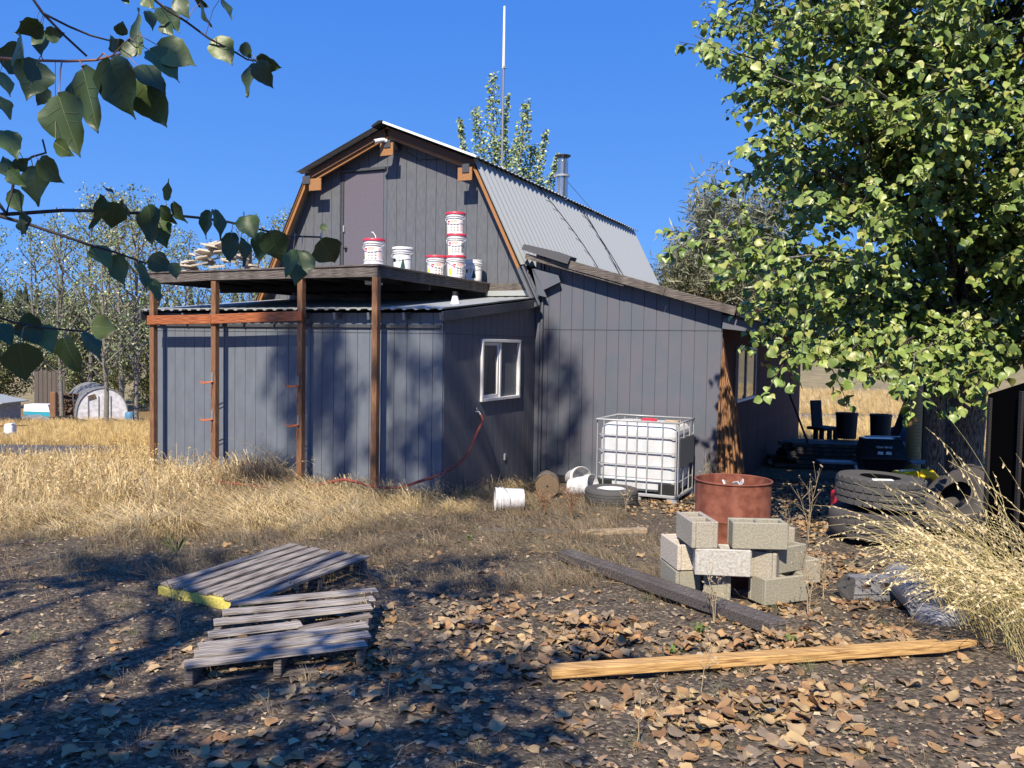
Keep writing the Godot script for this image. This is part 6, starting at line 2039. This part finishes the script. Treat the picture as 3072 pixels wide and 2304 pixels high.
		for s in stems:
			var lean := Vector3(rr(-0.25, 0.25), 0, rr(-0.25, 0.25)) * (1.0 if stems < 12 else 1.8)
			var pts := []
			for i in 6:
				var t := i / 5.0
				pts.append(Vector3(lean.x * t * t, t, lean.z * t * t) * q[2] * (1.0 - 0.15 * s if stems < 12 else rr(0.9, 1.0)) + Vector3(rr(-1, 1), 0, rr(-1, 1)) * 0.006)
			m.tube(pts, tapered(6, 0.0035, 0.0015), 4, false)
			for k in 7:
				var i := 2 + R.randi() % 3
				var e: Vector3 = pts[i] + Vector3(rr(-1, 1), rr(0.4, 1.2), rr(-1, 1)) * q[2] * 0.22
				m.tube([pts[i], e], [0.002, 0.001], 3, false)
				for j in 3:
					var f := e + Vector3(rr(-1, 1), rr(-1, 1), rr(-1, 1)) * 0.012
					m.tri(f, f + Vector3(rr(-1, 1), rr(0, 1), rr(-1, 1)) * 0.016, f + Vector3(rr(-1, 1), rr(0, 1), rr(-1, 1)) * 0.016)
		solo("dry_weed", m.mesh(), M.straw, q[3], "weed", Transform3D(Basis(), on(q[0], q[1])), "dead weeds standing in the yard")
	grass_plume()
	# the fountain of tall grass at the right edge
	var cb := on(3.05, 5.0)
	var cg := thing("grass_clump", "big fountain of tall pale dry grass at the right edge", "grass clump", cb)
	var m := MB.new()
	for i in 420:
		var root := Vector3(rr(-0.2, 0.5), 0, rr(-0.75, 0.4))
		var a := rr(-0.2, 1.0)                   # share that lean to the left
		var left := R.randf() < 0.78
		var ln := rr(0.55, 1.2)
		if R.randf() < 0.06 and root.x > 0.0: ln = rr(1.25, 1.6)
		var hd := Vector3(-1.0, 0, rr(-0.55, 0.75)).normalized() if left else Vector3(rr(-0.7, 0.8), 0, rr(-0.8, 0.8)).normalized()
		var arch := rr(0.4, 1.35) if ln < 1.2 else rr(0.1, 0.5)
		var pts := []
		var p := root
		var th := 0.15 + 0.4 * R.randf()
		for k in 9:
			pts.append(p)
			p += (hd * sin(th) + Vector3.UP * cos(th)) * ln / 8.0
			th += arch * (0.1 + 0.035 * k)
			th = minf(th, 2.2)
		var g := rr(0.8, 1.2)
		m.col = Color(0.66 * g, 0.54 * g, 0.25 * g) if R.randf() < 0.8 else Color(0.5 * g, 0.47 * g, 0.2 * g)
		var r0 := rr(0.0016, 0.003)
		m.tube(pts, tapered(9, r0, 0.0008), 3, false)
		if R.randf() < 0.55:
			m.col = Color(0.62 * g, 0.5 * g, 0.3 * g)
			for k in 12:
				var f := 5.2 + 2.7 * k / 12.0
				var q: Vector3 = pts[int(f)].lerp(pts[mini(int(f) + 1, 8)], f - int(f))
				var e := q + Vector3(rr(-1, 1), rr(-1.5, 0.3), rr(-1, 1)) * 0.013
				m.tri(q, e, e + Vector3(rr(-1, 1), -1.0, rr(-1, 1)) * 0.007)
				m.tri(q, e, q + (pts[8] - pts[7]).normalized() * 0.022)
		elif R.randf() < 0.5:
			# a flat blade
			for k in 6:
				var sd := hd.cross(Vector3.UP) * 0.004 * (1.0 - k / 7.0)
				m.quad(pts[k] - sd, pts[k] + sd, pts[k + 1] + sd * 0.85, pts[k + 1] - sd * 0.85)
	var st := part("stems", m.mesh(), M.straw, cg)
	st.set_meta("kind", "stuff")

func grass_plume() -> void:
	var b := uhw(-8.05, -2.15, 9.6)
	var t := thing("grass_plume", "curving pale grass plume beside the third deck post", "grass clump", Vector3(b.x, land(b.x, -b.z), b.z))
	var m := MB.new()
	for i in 46:
		var hd := Vector3(-1.0, 0, rr(-0.5, 0.5)).normalized() if i % 3 != 0 else Vector3(rr(-1, 1), 0, rr(-1, 1)).normalized()
		var ln := rr(0.5, 1.05)
		var p := Vector3(rr(-0.12, 0.12), 0, rr(-0.1, 0.1))
		var th := rr(0.05, 0.35)
		var bend := rr(0.1, 0.3)
		var pts := []
		for k in 9:
			pts.append(p)
			p += (hd * sin(th) + Vector3.UP * cos(th)) * ln / 8.0
			th = minf(th + bend * (0.3 + 0.2 * k), 2.0)
		var g := rr(0.75, 1.2)
		m.col = Color(0.56 * g, 0.47 * g, 0.29 * g)
		m.tube(pts, tapered(9, 0.0026, 0.0009), 3, false)
		for k in 8:
			var q: Vector3 = pts[6].lerp(pts[8], k / 8.0)
			var e := q + Vector3(rr(-1, 1), rr(-1.4, 0.4), rr(-1, 1)) * 0.018
			m.tri(q, e, e + Vector3(rr(-1, 1), -1.0, rr(-1, 1)) * 0.012)
	part("stems", m.mesh(), M.straw, t).set_meta("kind", "stuff")

func litter_density(x: float, d: float) -> float:
	var v := 0.018
	v += 1.0 * exp(-pow((x - 1.25 - (d - 4.0) * 0.3) / 0.6, 2.0) - pow((d - 3.75) / 0.33, 2.0))
	v += 0.75 * exp(-pow((d - 5.0 - (x - 1.0) * 0.15) / 0.42, 2.0)) * smooth(0.0, 0.5, x) * smooth(2.6, 2.2, x)
	v += 0.38 * exp(-pow((x - 0.25) / 0.5, 2.0) - pow((d - 4.9) / 0.6, 2.0))
	v += 0.13 * exp(-pow((x + 0.9) / 1.1, 2.0) - pow((d - 4.3) / 0.9, 2.0))
	v += 0.35 * exp(-pow((x + 0.3) / 0.5, 2.0) - pow((d - 5.1) / 0.9, 2.0))
	v += 1.0 * exp(-pow((x - 1.6) / 0.16, 2.0) - pow((d - 5.85) / 0.18, 2.0))
	v += 0.9 * exp(-pow((x - 2.1) / 0.25, 2.0) - pow((d - 5.75) / 0.2, 2.0))
	v += 0.7 * exp(-pow((x - 2.55) / 0.2, 2.0) - pow((d - 5.95) / 0.16, 2.0))
	v += 0.9 * exp(-pow((x - 2.2) / 0.7, 2.0) - pow((d - 11.3) / 0.6, 2.0))
	v += 0.75 * smooth(2.3, 3.3, x) * smooth(8.6, 10.0, d) * smooth(16.0, 13.0, d)
	v += 0.6 * exp(-pow((x - 2.5) / 0.5, 2.0) - pow((d - 7.6) / 0.7, 2.0))
	v += 0.12 * smooth(0.9, 1.6, x) * smooth(4.9, 4.4, d) * smooth(2.6, 3.2, d) * 0.6
	v += 0.16 * exp(-pow((x + 1.6) / 0.9, 2.0) - pow((d - 3.4) / 0.5, 2.0))
	v += 0.5 * exp(-pow((x + 0.3) / 0.8, 2.0) - pow((d - 12.3) / 0.4, 2.0))
	return v

func build_litter() -> void:
	var cols := [Color(0.31, 0.18, 0.08), Color(0.34, 0.205, 0.09), Color(0.22, 0.12, 0.055), Color(0.36, 0.255, 0.135), Color(0.26, 0.185, 0.11), Color(0.15, 0.1, 0.058), Color(0.39, 0.275, 0.135), Color(0.22, 0.17, 0.115)]
	var shapes := []
	for k in 8: shapes.append(soft_leaf(cols[k], rr(-0.35, 0.5), rr(-0.35, 0.35), rr(0.04, 0.17), rr(0.36, 0.52), k * 1.7))
	var plain := []
	for k in 4: plain.append(soft_leaf(Color.WHITE, [0.3, -0.2, 0.45, 0.0][k], [0.25, -0.25, -0.05, 0.3][k], [0.06, 0.12, 0.16, 0.09][k], [0.46, 0.4, 0.5, 0.44][k], k * 2.1))
	var all := []
	var tries := 0
	while all.size() < 6000 and tries < 48000:
		tries += 1
		var d := 2.6 + 12.5 * pow(R.randf(), 1.35)
		var x := rr(-0.62, 0.66) * d
		var cl := no2.get_noise_2d(x * 45.0, d * 45.0)
		if x > 8.5 or in_barn(x, d, 0.0): continue
		var dens := litter_density(x, d) * clampf(0.75 + 1.6 * cl, 0.1, 2.0)
		if R.randf() > dens * clampf(d / 6.0, 0.35, 1.6): continue
		var s := rr(0.042, 0.094)
		var pile := minf(dens, 1.0)
		var b := Basis.from_euler(Vector3(rr(-0.28, 0.28) * (0.4 + pile), rr(0, TAU), rr(-0.28, 0.28) * (0.4 + pile))).scaled(Vector3.ONE * s)
		all.append([d, Transform3D(b, on(x, d, 0.008 + rr(0.0, 0.05) * pile * pile))])
	all.sort_custom(func(p, q): return p[0] < q[0])
	for i in mini(290, all.size()):
		solo("fallen_leaf", shapes[R.randi() % 8], M.litter, "dry tan curled leaf lying on the dark gravel in the foreground", "leaf", all[i][1], "fallen leaves in the foreground")
	var xs := [[], [], [], []]
	var cs := [[], [], [], []]
	for i in range(290, all.size()):
		var k := R.randi() % 4
		xs[k].append(all[i][1])
		cs[k].append(cols[R.randi() % 8] * rr(0.75, 1.2))
	for k in 4: many("leaf_litter", plain[k], M.litter, xs[k], cs[k], self).set_meta("label", "drifts of dry brown fallen leaves over the yard")
	# small twigs lying about
	var tm := MB.new()
	for i in 110:
		var d := rr(2.8, 8.0)
		var p := on(rr(-0.6, 0.5) * d, d, 0.006)
		var a := rr(0, TAU)
		var ln := rr(0.05, 0.2)
		tm.tube([p, p + Vector3(cos(a) * ln * 0.5, 0.008, sin(a) * ln * 0.5), p + Vector3(cos(a + 0.2) * ln, 0.002, sin(a + 0.2) * ln)], 0.002, 4, false)
	var o := part("fallen_twigs", tm.mesh(), M.palewood, self)
	tag(o, "small dry twigs strewn over the gravel", "", "", "stuff")

# a big leaf close by: rows along the midrib, wavy edge, folded and curled, with a paler midrib strip
func big_leaf(b: Vector3, t: Vector3, wide: float, tone: int, stalk: Vector3) -> Array:
	var ln := b.distance_to(t)
	var x := (t - b).normalized()
	var full := 0.84 * ln
	var view := ((b + t) * 0.5 - Vector3(0, EYE, 0)).normalized()
	var lift := Vector3.ZERO
	if wide > full:                      # seen foreshortened along its length
		var real := wide / 0.84
		lift = view * sqrt(maxf(real * real - ln * ln, 0.0)) * (1.0 if R.randf() < 0.5 else -0.6)
		full = wide
		t += lift
		ln = b.distance_to(t)
		x = (t - b).normalized()
	var across := x.cross(view).normalized()
	var tilt := acos(clampf(wide / full, 0.08, 1.0)) * (1.0 if R.randf() < 0.6 else -1.0)
	var z := across.rotated(x, tilt)
	var y := z.cross(x)
	if y.dot(-view) < 0: y = -y
	var fold := rr(0.05, 0.35)
	var curl := rr(-0.12, 0.2)
	var m := MB.new()
	var cc: Color = [Color(0.05, 0.085, 0.032), Color(0.075, 0.12, 0.035), Color(0.15, 0.2, 0.06)][tone]
	m.col = cc * rr(0.85, 1.15)
	var keys := [[0.0, 0.02], [0.03, 0.42], [0.08, 0.7], [0.16, 0.9], [0.27, 1.0], [0.4, 0.95], [0.53, 0.8], [0.66, 0.58], [0.78, 0.36], [0.88, 0.17], [0.95, 0.06], [1.0, 0.0]]
	var ph := rr(0, 6)
	var rows := []
	for i in keys.size():
		var s: float = keys[i][0]
		var hw: float = keys[i][1] * full * 0.5
		var row := []
		for k in [-1.0, -0.55, 0.0, 0.55, 1.0]:
			var q: float = absf(k)
			var wave := 0.05 * full * sin(ph + s * 11.0 + k * 2.0) * q * q
			var back: float = -0.06 * ln * q * (1.0 if s < 0.06 else 0.0)
			row.append(b + x * (s * ln + back) + z * (k * hw * (1.0 + 0.05 * sin(i * 2.7 + k))) + y * (fold * q * hw + wave - curl * ln * s * s))
		rows.append(row)
	# smooth normals from the grid
	var first := m.v.size()
	for i in rows.size():
		for k in 5:
			var dx: Vector3 = rows[mini(i + 1, rows.size() - 1)][k] - rows[maxi(i - 1, 0)][k]
			var dz: Vector3 = rows[i][mini(k + 1, 4)] - rows[i][maxi(k - 1, 0)]
			if dz.length() < 1e-5: dz = z
			m.vert(rows[i][k], (dz.cross(dx)).normalized() if dz.cross(dx).length() > 1e-9 else y)
	for i in rows.size() - 1:
		for k in 4:
			var a := first + i * 5 + k
			m.face(a, a + 1, a + 6); m.face(a, a + 6, a + 5)
	# midrib, side veins and stalk
	var vm := MB.new()
	vm.col = [Color(0.14, 0.17, 0.08), Color(0.2, 0.24, 0.1), Color(0.34, 0.36, 0.17)][tone]
	var rib := []
	for i in rows.size(): rib.append(rows[i][2] + y * 0.0005 * 0.0)
	vm.tube(rib, tapered(rib.size(), ln * 0.011, ln * 0.002), 4, false)
	for i in [2, 3, 4, 5, 6, 7]:
		for k in [0, 4]:
			var e: Vector3 = rows[mini(i + 1, rows.size() - 1)][k].lerp(rows[mini(i + 1, rows.size() - 1)][2], 0.15)
			vm.tube([rows[i][2], rows[i][2].lerp(e, 0.5), e], [ln * 0.004, ln * 0.003, ln * 0.001], 3, false)
	vm.col = Color(0.3, 0.17, 0.1)
	var mid := (b + stalk) * 0.5 + Vector3(0, 0.12 * b.distance_to(stalk), 0)
	vm.tube([stalk, mid, b], [ln * 0.014, ln * 0.012, ln * 0.012], 5, false)
	return [m, vm]

func build_near_branches() -> void:
	var t := near_tree
	var base := t.position
	var names := BR.keys()
	var nodes := []
	# stems from the tree to where the twigs enter the view
	var from := {"A": Vector3(-2.6, 2.0, -0.2), "B": Vector3(-3.0, 3.4, -1.0), "B2": Vector3(-1.263, 2.464, -2.3), "C": Vector3(-2.6, 3.8, -0.9), "D": Vector3(-3.2, 2.1, -1.0), "E": Vector3(-1.37, 1.95, -2.16), "G": Vector3(-1.32, 1.97, -2.15), "F": Vector3(-2.8, 1.8, -0.9)}
	for n in names:
		var q: Array = BR[n]
		var pts: Array = q[2].duplicate()
		var f: Vector3 = from[n]
		if f.distance_to(pts[0]) > 0.15:
			var j := base + Vector3(0.05, 1.5, 0)
			if f.y > 3.0: j = base + Vector3(0.2, 3.0, 0.1)
			pts = [j, j.lerp(f, 0.5) + Vector3(0, 0.1, 0), f, f.lerp(pts[0], 0.5)] + pts
		else: pts = [f] + pts
		var loc := []
		var rad := []
		for i in pts.size():
			loc.append(pts[i] - base)
			rad.append(lerpf(q[0], q[1], float(i) / pts.size()) if pts.size() - i <= q[2].size() else q[0] * 1.6)
		var m := MB.new()
		m.tube(loc, rad, 7)
		nodes.append([part("branch", m.mesh(), M.twig_red if n == "A" else M.twig, t), q[2]])
	for l in LV:
		var nd: Array = nodes[l[0]]
		var best := Vector3.ZERO
		var bd := 1e9
		for i in nd[1].size() - 1:
			var c: Vector3 = Geometry3D.get_closest_point_to_segment(l[1], nd[1][i], nd[1][i + 1])
			if c.distance_to(l[1]) < bd: bd = c.distance_to(l[1]); best = c
		var two := big_leaf(l[1], l[2], l[3], l[4], best)
		for i in two[0].v.size(): two[0].v[i] -= base
		for i in two[1].v.size(): two[1].v[i] -= base
		var me: ArrayMesh = two[0].mesh()
		var arr := []
		arr.resize(Mesh.ARRAY_MAX)
		var vm: MB = two[1]
		arr[Mesh.ARRAY_VERTEX] = vm.v; arr[Mesh.ARRAY_NORMAL] = vm.n; arr[Mesh.ARRAY_COLOR] = vm.c; arr[Mesh.ARRAY_TEX_UV] = vm.uv; arr[Mesh.ARRAY_INDEX] = vm.idx
		me.add_surface_from_arrays(Mesh.PRIMITIVE_TRIANGLES, arr)
		part("leaf", me, M.leaf_near, nd[0])
var BR := {
	"A": [0.0031, 0.0015, [Vector3(-0.807, 2.023, -1.300), Vector3(-0.790, 2.027, -1.320), Vector3(-0.765, 2.031, -1.340), Vector3(-0.708, 2.037, -1.360), Vector3(-0.672, 2.046, -1.380), Vector3(-0.643, 2.063, -1.400), Vector3(-0.631, 2.074, -1.420)]],
	"B": [0.0054, 0.0027, [Vector3(-1.303, 2.522, -2.300), Vector3(-1.274, 2.472, -2.320), Vector3(-1.227, 2.421, -2.340), Vector3(-1.176, 2.373, -2.360)]],
	"B2": [0.0036, 0.0018, [Vector3(-1.263, 2.464, -2.300), Vector3(-1.203, 2.437, -2.320), Vector3(-1.157, 2.422, -2.340), Vector3(-1.119, 2.417, -2.360), Vector3(-1.075, 2.418, -2.380)]],
	"C": [0.0043, 0.0022, [Vector3(-0.949, 2.487, -2.200), Vector3(-0.931, 2.471, -2.220), Vector3(-0.908, 2.455, -2.240), Vector3(-0.866, 2.433, -2.260), Vector3(-0.814, 2.398, -2.280), Vector3(-0.761, 2.376, -2.300), Vector3(-0.725, 2.358, -2.320), Vector3(-0.705, 2.361, -2.340)]],
	"D": [0.0069, 0.0022, [Vector3(-1.362, 1.912, -2.200), Vector3(-1.333, 1.919, -2.220), Vector3(-1.282, 1.927, -2.240), Vector3(-1.187, 1.939, -2.260), Vector3(-1.125, 1.942, -2.280), Vector3(-1.036, 1.941, -2.300), Vector3(-0.962, 1.943, -2.320), Vector3(-0.861, 1.937, -2.340), Vector3(-0.789, 1.930, -2.360), Vector3(-0.733, 1.919, -2.380), Vector3(-0.635, 1.899, -2.400), Vector3(-0.545, 1.900, -2.420)]],
	"E": [0.0051, 0.0021, [Vector3(-1.291, 1.905, -2.150), Vector3(-1.230, 1.889, -2.170), Vector3(-1.151, 1.863, -2.190), Vector3(-1.091, 1.842, -2.210), Vector3(-1.038, 1.828, -2.230), Vector3(-0.967, 1.802, -2.250)]],
	"G": [0.0041, 0.0021, [Vector3(-1.245, 1.904, -2.100), Vector3(-1.243, 1.959, -2.120), Vector3(-1.244, 2.022, -2.140), Vector3(-1.215, 2.056, -2.160), Vector3(-1.191, 2.071, -2.180), Vector3(-1.210, 2.108, -2.200)]],
	"F": [0.0034, 0.0017, [Vector3(-1.080, 1.650, -1.750), Vector3(-1.065, 1.642, -1.770), Vector3(-1.050, 1.634, -1.790), Vector3(-1.011, 1.624, -1.810), Vector3(-0.971, 1.621, -1.830), Vector3(-0.929, 1.617, -1.850), Vector3(-0.920, 1.630, -1.870)]],
}
var LV := [
	[0, Vector3(-0.681, 1.960, -1.283), Vector3(-0.654, 1.872, -1.283), 0.064, 0], [0, Vector3(-0.672, 2.016, -1.338), Vector3(-0.649, 1.920, -1.338), 0.053, 0],
	[0, Vector3(-0.615, 2.022, -1.307), Vector3(-0.584, 1.935, -1.307), 0.062, 0], [0, Vector3(-0.589, 2.009, -1.349), Vector3(-0.544, 1.933, -1.349), 0.065, 1],
	[0, Vector3(-0.593, 2.048, -1.353), Vector3(-0.598, 2.120, -1.353), 0.020, 2], [0, Vector3(-0.519, 2.026, -1.252), Vector3(-0.465, 1.999, -1.252), 0.047, 2],
	[0, Vector3(-0.527, 2.015, -1.242), Vector3(-0.484, 1.977, -1.242), 0.035, 1], [0, Vector3(-0.799, 2.048, -1.391), Vector3(-0.843, 2.058, -1.391), 0.053, 0],
	[0, Vector3(-0.715, 2.011, -1.287), Vector3(-0.730, 1.958, -1.287), 0.056, 0], [0, Vector3(-0.736, 2.046, -1.282), Vector3(-0.725, 1.970, -1.282), 0.015, 2],
	[0, Vector3(-0.771, 2.009, -1.419), Vector3(-0.791, 1.982, -1.419), 0.025, 0], [0, Vector3(-0.581, 2.019, -1.325), Vector3(-0.538, 1.986, -1.325), 0.035, 0],
	[0, Vector3(-0.833, 2.026, -1.391), Vector3(-0.815, 1.989, -1.391), 0.021, 2], [0, Vector3(-0.799, 1.971, -1.326), Vector3(-0.779, 1.935, -1.326), 0.023, 0],
	[0, Vector3(-0.620, 2.049, -1.355), Vector3(-0.589, 2.065, -1.355), 0.023, 0], [0, Vector3(-0.678, 1.888, -1.267), Vector3(-0.650, 1.869, -1.267), 0.025, 1],
	[1, Vector3(-1.299, 2.455, -2.354), Vector3(-1.370, 2.430, -2.354), 0.049, 0], [1, Vector3(-1.318, 2.450, -2.396), Vector3(-1.317, 2.377, -2.396), 0.047, 0],
	[1, Vector3(-1.271, 2.417, -2.334), Vector3(-1.221, 2.425, -2.334), 0.044, 0], [1, Vector3(-1.319, 2.474, -2.373), Vector3(-1.367, 2.458, -2.373), 0.031, 0],
	[2, Vector3(-1.086, 2.433, -2.361), Vector3(-1.077, 2.470, -2.361), 0.037, 0], [2, Vector3(-1.040, 2.359, -2.252), Vector3(-1.067, 2.393, -2.252), 0.026, 0],
	[2, Vector3(-1.074, 2.417, -2.376), Vector3(-1.028, 2.402, -2.376), 0.036, 0], [2, Vector3(-1.099, 2.410, -2.346), Vector3(-1.069, 2.378, -2.346), 0.049, 0],
	[3, Vector3(-0.946, 2.465, -2.194), Vector3(-0.920, 2.439, -2.194), 0.039, 1], [3, Vector3(-0.919, 2.414, -2.146), Vector3(-0.901, 2.371, -2.146), 0.029, 0],
	[3, Vector3(-0.947, 2.481, -2.296), Vector3(-0.897, 2.414, -2.296), 0.059, 0], [3, Vector3(-0.877, 2.476, -2.225), Vector3(-0.848, 2.432, -2.225), 0.046, 0],
	[3, Vector3(-0.932, 2.429, -2.269), Vector3(-0.905, 2.400, -2.269), 0.039, 0], [3, Vector3(-0.801, 2.404, -2.298), Vector3(-0.756, 2.334, -2.298), 0.072, 2],
	[3, Vector3(-0.721, 2.381, -2.269), Vector3(-0.697, 2.342, -2.269), 0.033, 0], [3, Vector3(-0.694, 2.351, -2.306), Vector3(-0.629, 2.331, -2.306), 0.049, 0],
	[3, Vector3(-0.662, 2.315, -2.211), Vector3(-0.629, 2.250, -2.211), 0.054, 0], [3, Vector3(-0.694, 2.333, -2.284), Vector3(-0.717, 2.248, -2.284), 0.031, 0],
	[3, Vector3(-1.011, 2.478, -2.220), Vector3(-0.998, 2.460, -2.220), 0.021, 0], [3, Vector3(-0.861, 2.512, -2.308), Vector3(-0.822, 2.490, -2.308), 0.026, 0],
	[3, Vector3(-0.842, 2.496, -2.298), Vector3(-0.821, 2.430, -2.298), 0.011, 0], [3, Vector3(-0.742, 2.454, -2.158), Vector3(-0.717, 2.399, -2.158), 0.019, 0],
	[6, Vector3(-1.230, 2.094, -2.064), Vector3(-1.194, 2.031, -2.064), 0.058, 1], [6, Vector3(-1.150, 2.030, -2.079), Vector3(-1.090, 1.976, -2.079), 0.055, 1],
	[6, Vector3(-1.243, 2.039, -2.214), Vector3(-1.236, 1.941, -2.214), 0.067, 2], [6, Vector3(-1.247, 2.002, -2.119), Vector3(-1.263, 2.048, -2.119), 0.044, 1],
	[6, Vector3(-1.262, 1.968, -2.153), Vector3(-1.232, 1.911, -2.153), 0.045, 0], [6, Vector3(-1.233, 2.009, -2.094), Vector3(-1.198, 1.968, -2.094), 0.040, 0],
	[6, Vector3(-1.239, 2.020, -2.131), Vector3(-1.207, 2.048, -2.131), 0.036, 0], [4, Vector3(-1.269, 1.922, -2.209), Vector3(-1.261, 1.865, -2.209), 0.026, 0],
	[4, Vector3(-1.066, 1.970, -2.203), Vector3(-1.087, 1.881, -2.203), 0.035, 0], [4, Vector3(-1.048, 1.957, -2.245), Vector3(-1.058, 1.885, -2.245), 0.070, 0],
	[4, Vector3(-0.959, 1.950, -2.245), Vector3(-0.942, 1.846, -2.245), 0.059, 0], [4, Vector3(-0.968, 1.927, -2.303), Vector3(-0.934, 1.850, -2.303), 0.072, 1],
	[4, Vector3(-0.934, 1.952, -2.263), Vector3(-0.900, 1.905, -2.263), 0.032, 0], [4, Vector3(-0.918, 1.970, -2.307), Vector3(-0.883, 1.916, -2.307), 0.031, 0],
	[4, Vector3(-0.934, 1.978, -2.294), Vector3(-0.930, 2.033, -2.294), 0.024, 1], [4, Vector3(-0.823, 1.950, -2.318), Vector3(-0.846, 1.880, -2.318), 0.036, 1],
	[4, Vector3(-0.792, 1.945, -2.261), Vector3(-0.768, 1.869, -2.261), 0.032, 0], [4, Vector3(-0.682, 1.916, -2.169), Vector3(-0.656, 1.860, -2.169), 0.061, 1],
	[4, Vector3(-0.758, 1.889, -2.295), Vector3(-0.757, 1.804, -2.295), 0.050, 0], [4, Vector3(-0.738, 1.879, -2.314), Vector3(-0.729, 1.803, -2.314), 0.031, 0],
	[4, Vector3(-0.683, 1.893, -2.303), Vector3(-0.678, 1.812, -2.303), 0.048, 1], [4, Vector3(-0.640, 1.888, -2.242), Vector3(-0.608, 1.808, -2.242), 0.080, 0],
	[4, Vector3(-1.039, 1.968, -2.268), Vector3(-1.017, 1.917, -2.268), 0.011, 0], [4, Vector3(-1.022, 1.973, -2.178), Vector3(-1.046, 1.991, -2.178), 0.010, 0],
	[4, Vector3(-0.518, 1.875, -2.290), Vector3(-0.473, 1.808, -2.290), 0.088, 0], [4, Vector3(-0.557, 1.838, -2.243), Vector3(-0.574, 1.755, -2.243), 0.083, 0],
	[4, Vector3(-0.565, 1.836, -2.191), Vector3(-0.580, 1.765, -2.191), 0.039, 1], [4, Vector3(-0.484, 1.885, -2.151), Vector3(-0.472, 1.903, -2.151), 0.019, 2],
	[5, Vector3(-1.102, 1.841, -2.244), Vector3(-1.053, 1.785, -2.244), 0.051, 2], [5, Vector3(-1.051, 1.823, -2.268), Vector3(-1.025, 1.740, -2.268), 0.055, 1],
	[5, Vector3(-0.929, 1.789, -2.106), Vector3(-0.900, 1.719, -2.106), 0.026, 0], [5, Vector3(-0.949, 1.817, -2.234), Vector3(-0.890, 1.781, -2.234), 0.058, 0],
	[5, Vector3(-0.917, 1.755, -2.164), Vector3(-0.899, 1.695, -2.164), 0.032, 1], [5, Vector3(-0.843, 1.792, -2.117), Vector3(-0.837, 1.751, -2.117), 0.033, 0],
	[5, Vector3(-1.237, 1.896, -2.143), Vector3(-1.222, 1.858, -2.143), 0.023, 0], [7, Vector3(-1.011, 1.627, -1.828), Vector3(-1.075, 1.611, -1.828), 0.068, 0],
	[7, Vector3(-1.021, 1.625, -1.847), Vector3(-0.996, 1.567, -1.847), 0.055, 2], [7, Vector3(-0.983, 1.587, -1.698), Vector3(-0.972, 1.519, -1.698), 0.078, 0],
	[7, Vector3(-0.948, 1.600, -1.801), Vector3(-0.916, 1.519, -1.801), 0.044, 1], [7, Vector3(-0.838, 1.627, -1.698), Vector3(-0.787, 1.623, -1.698), 0.051, 2],
	[7, Vector3(-0.913, 1.613, -1.819), Vector3(-0.876, 1.554, -1.819), 0.033, 0], [7, Vector3(-1.056, 1.627, -1.750), Vector3(-1.027, 1.584, -1.750), 0.041, 0],
	[7, Vector3(-1.126, 1.696, -1.849), Vector3(-1.108, 1.675, -1.849), 0.029, 0],
]
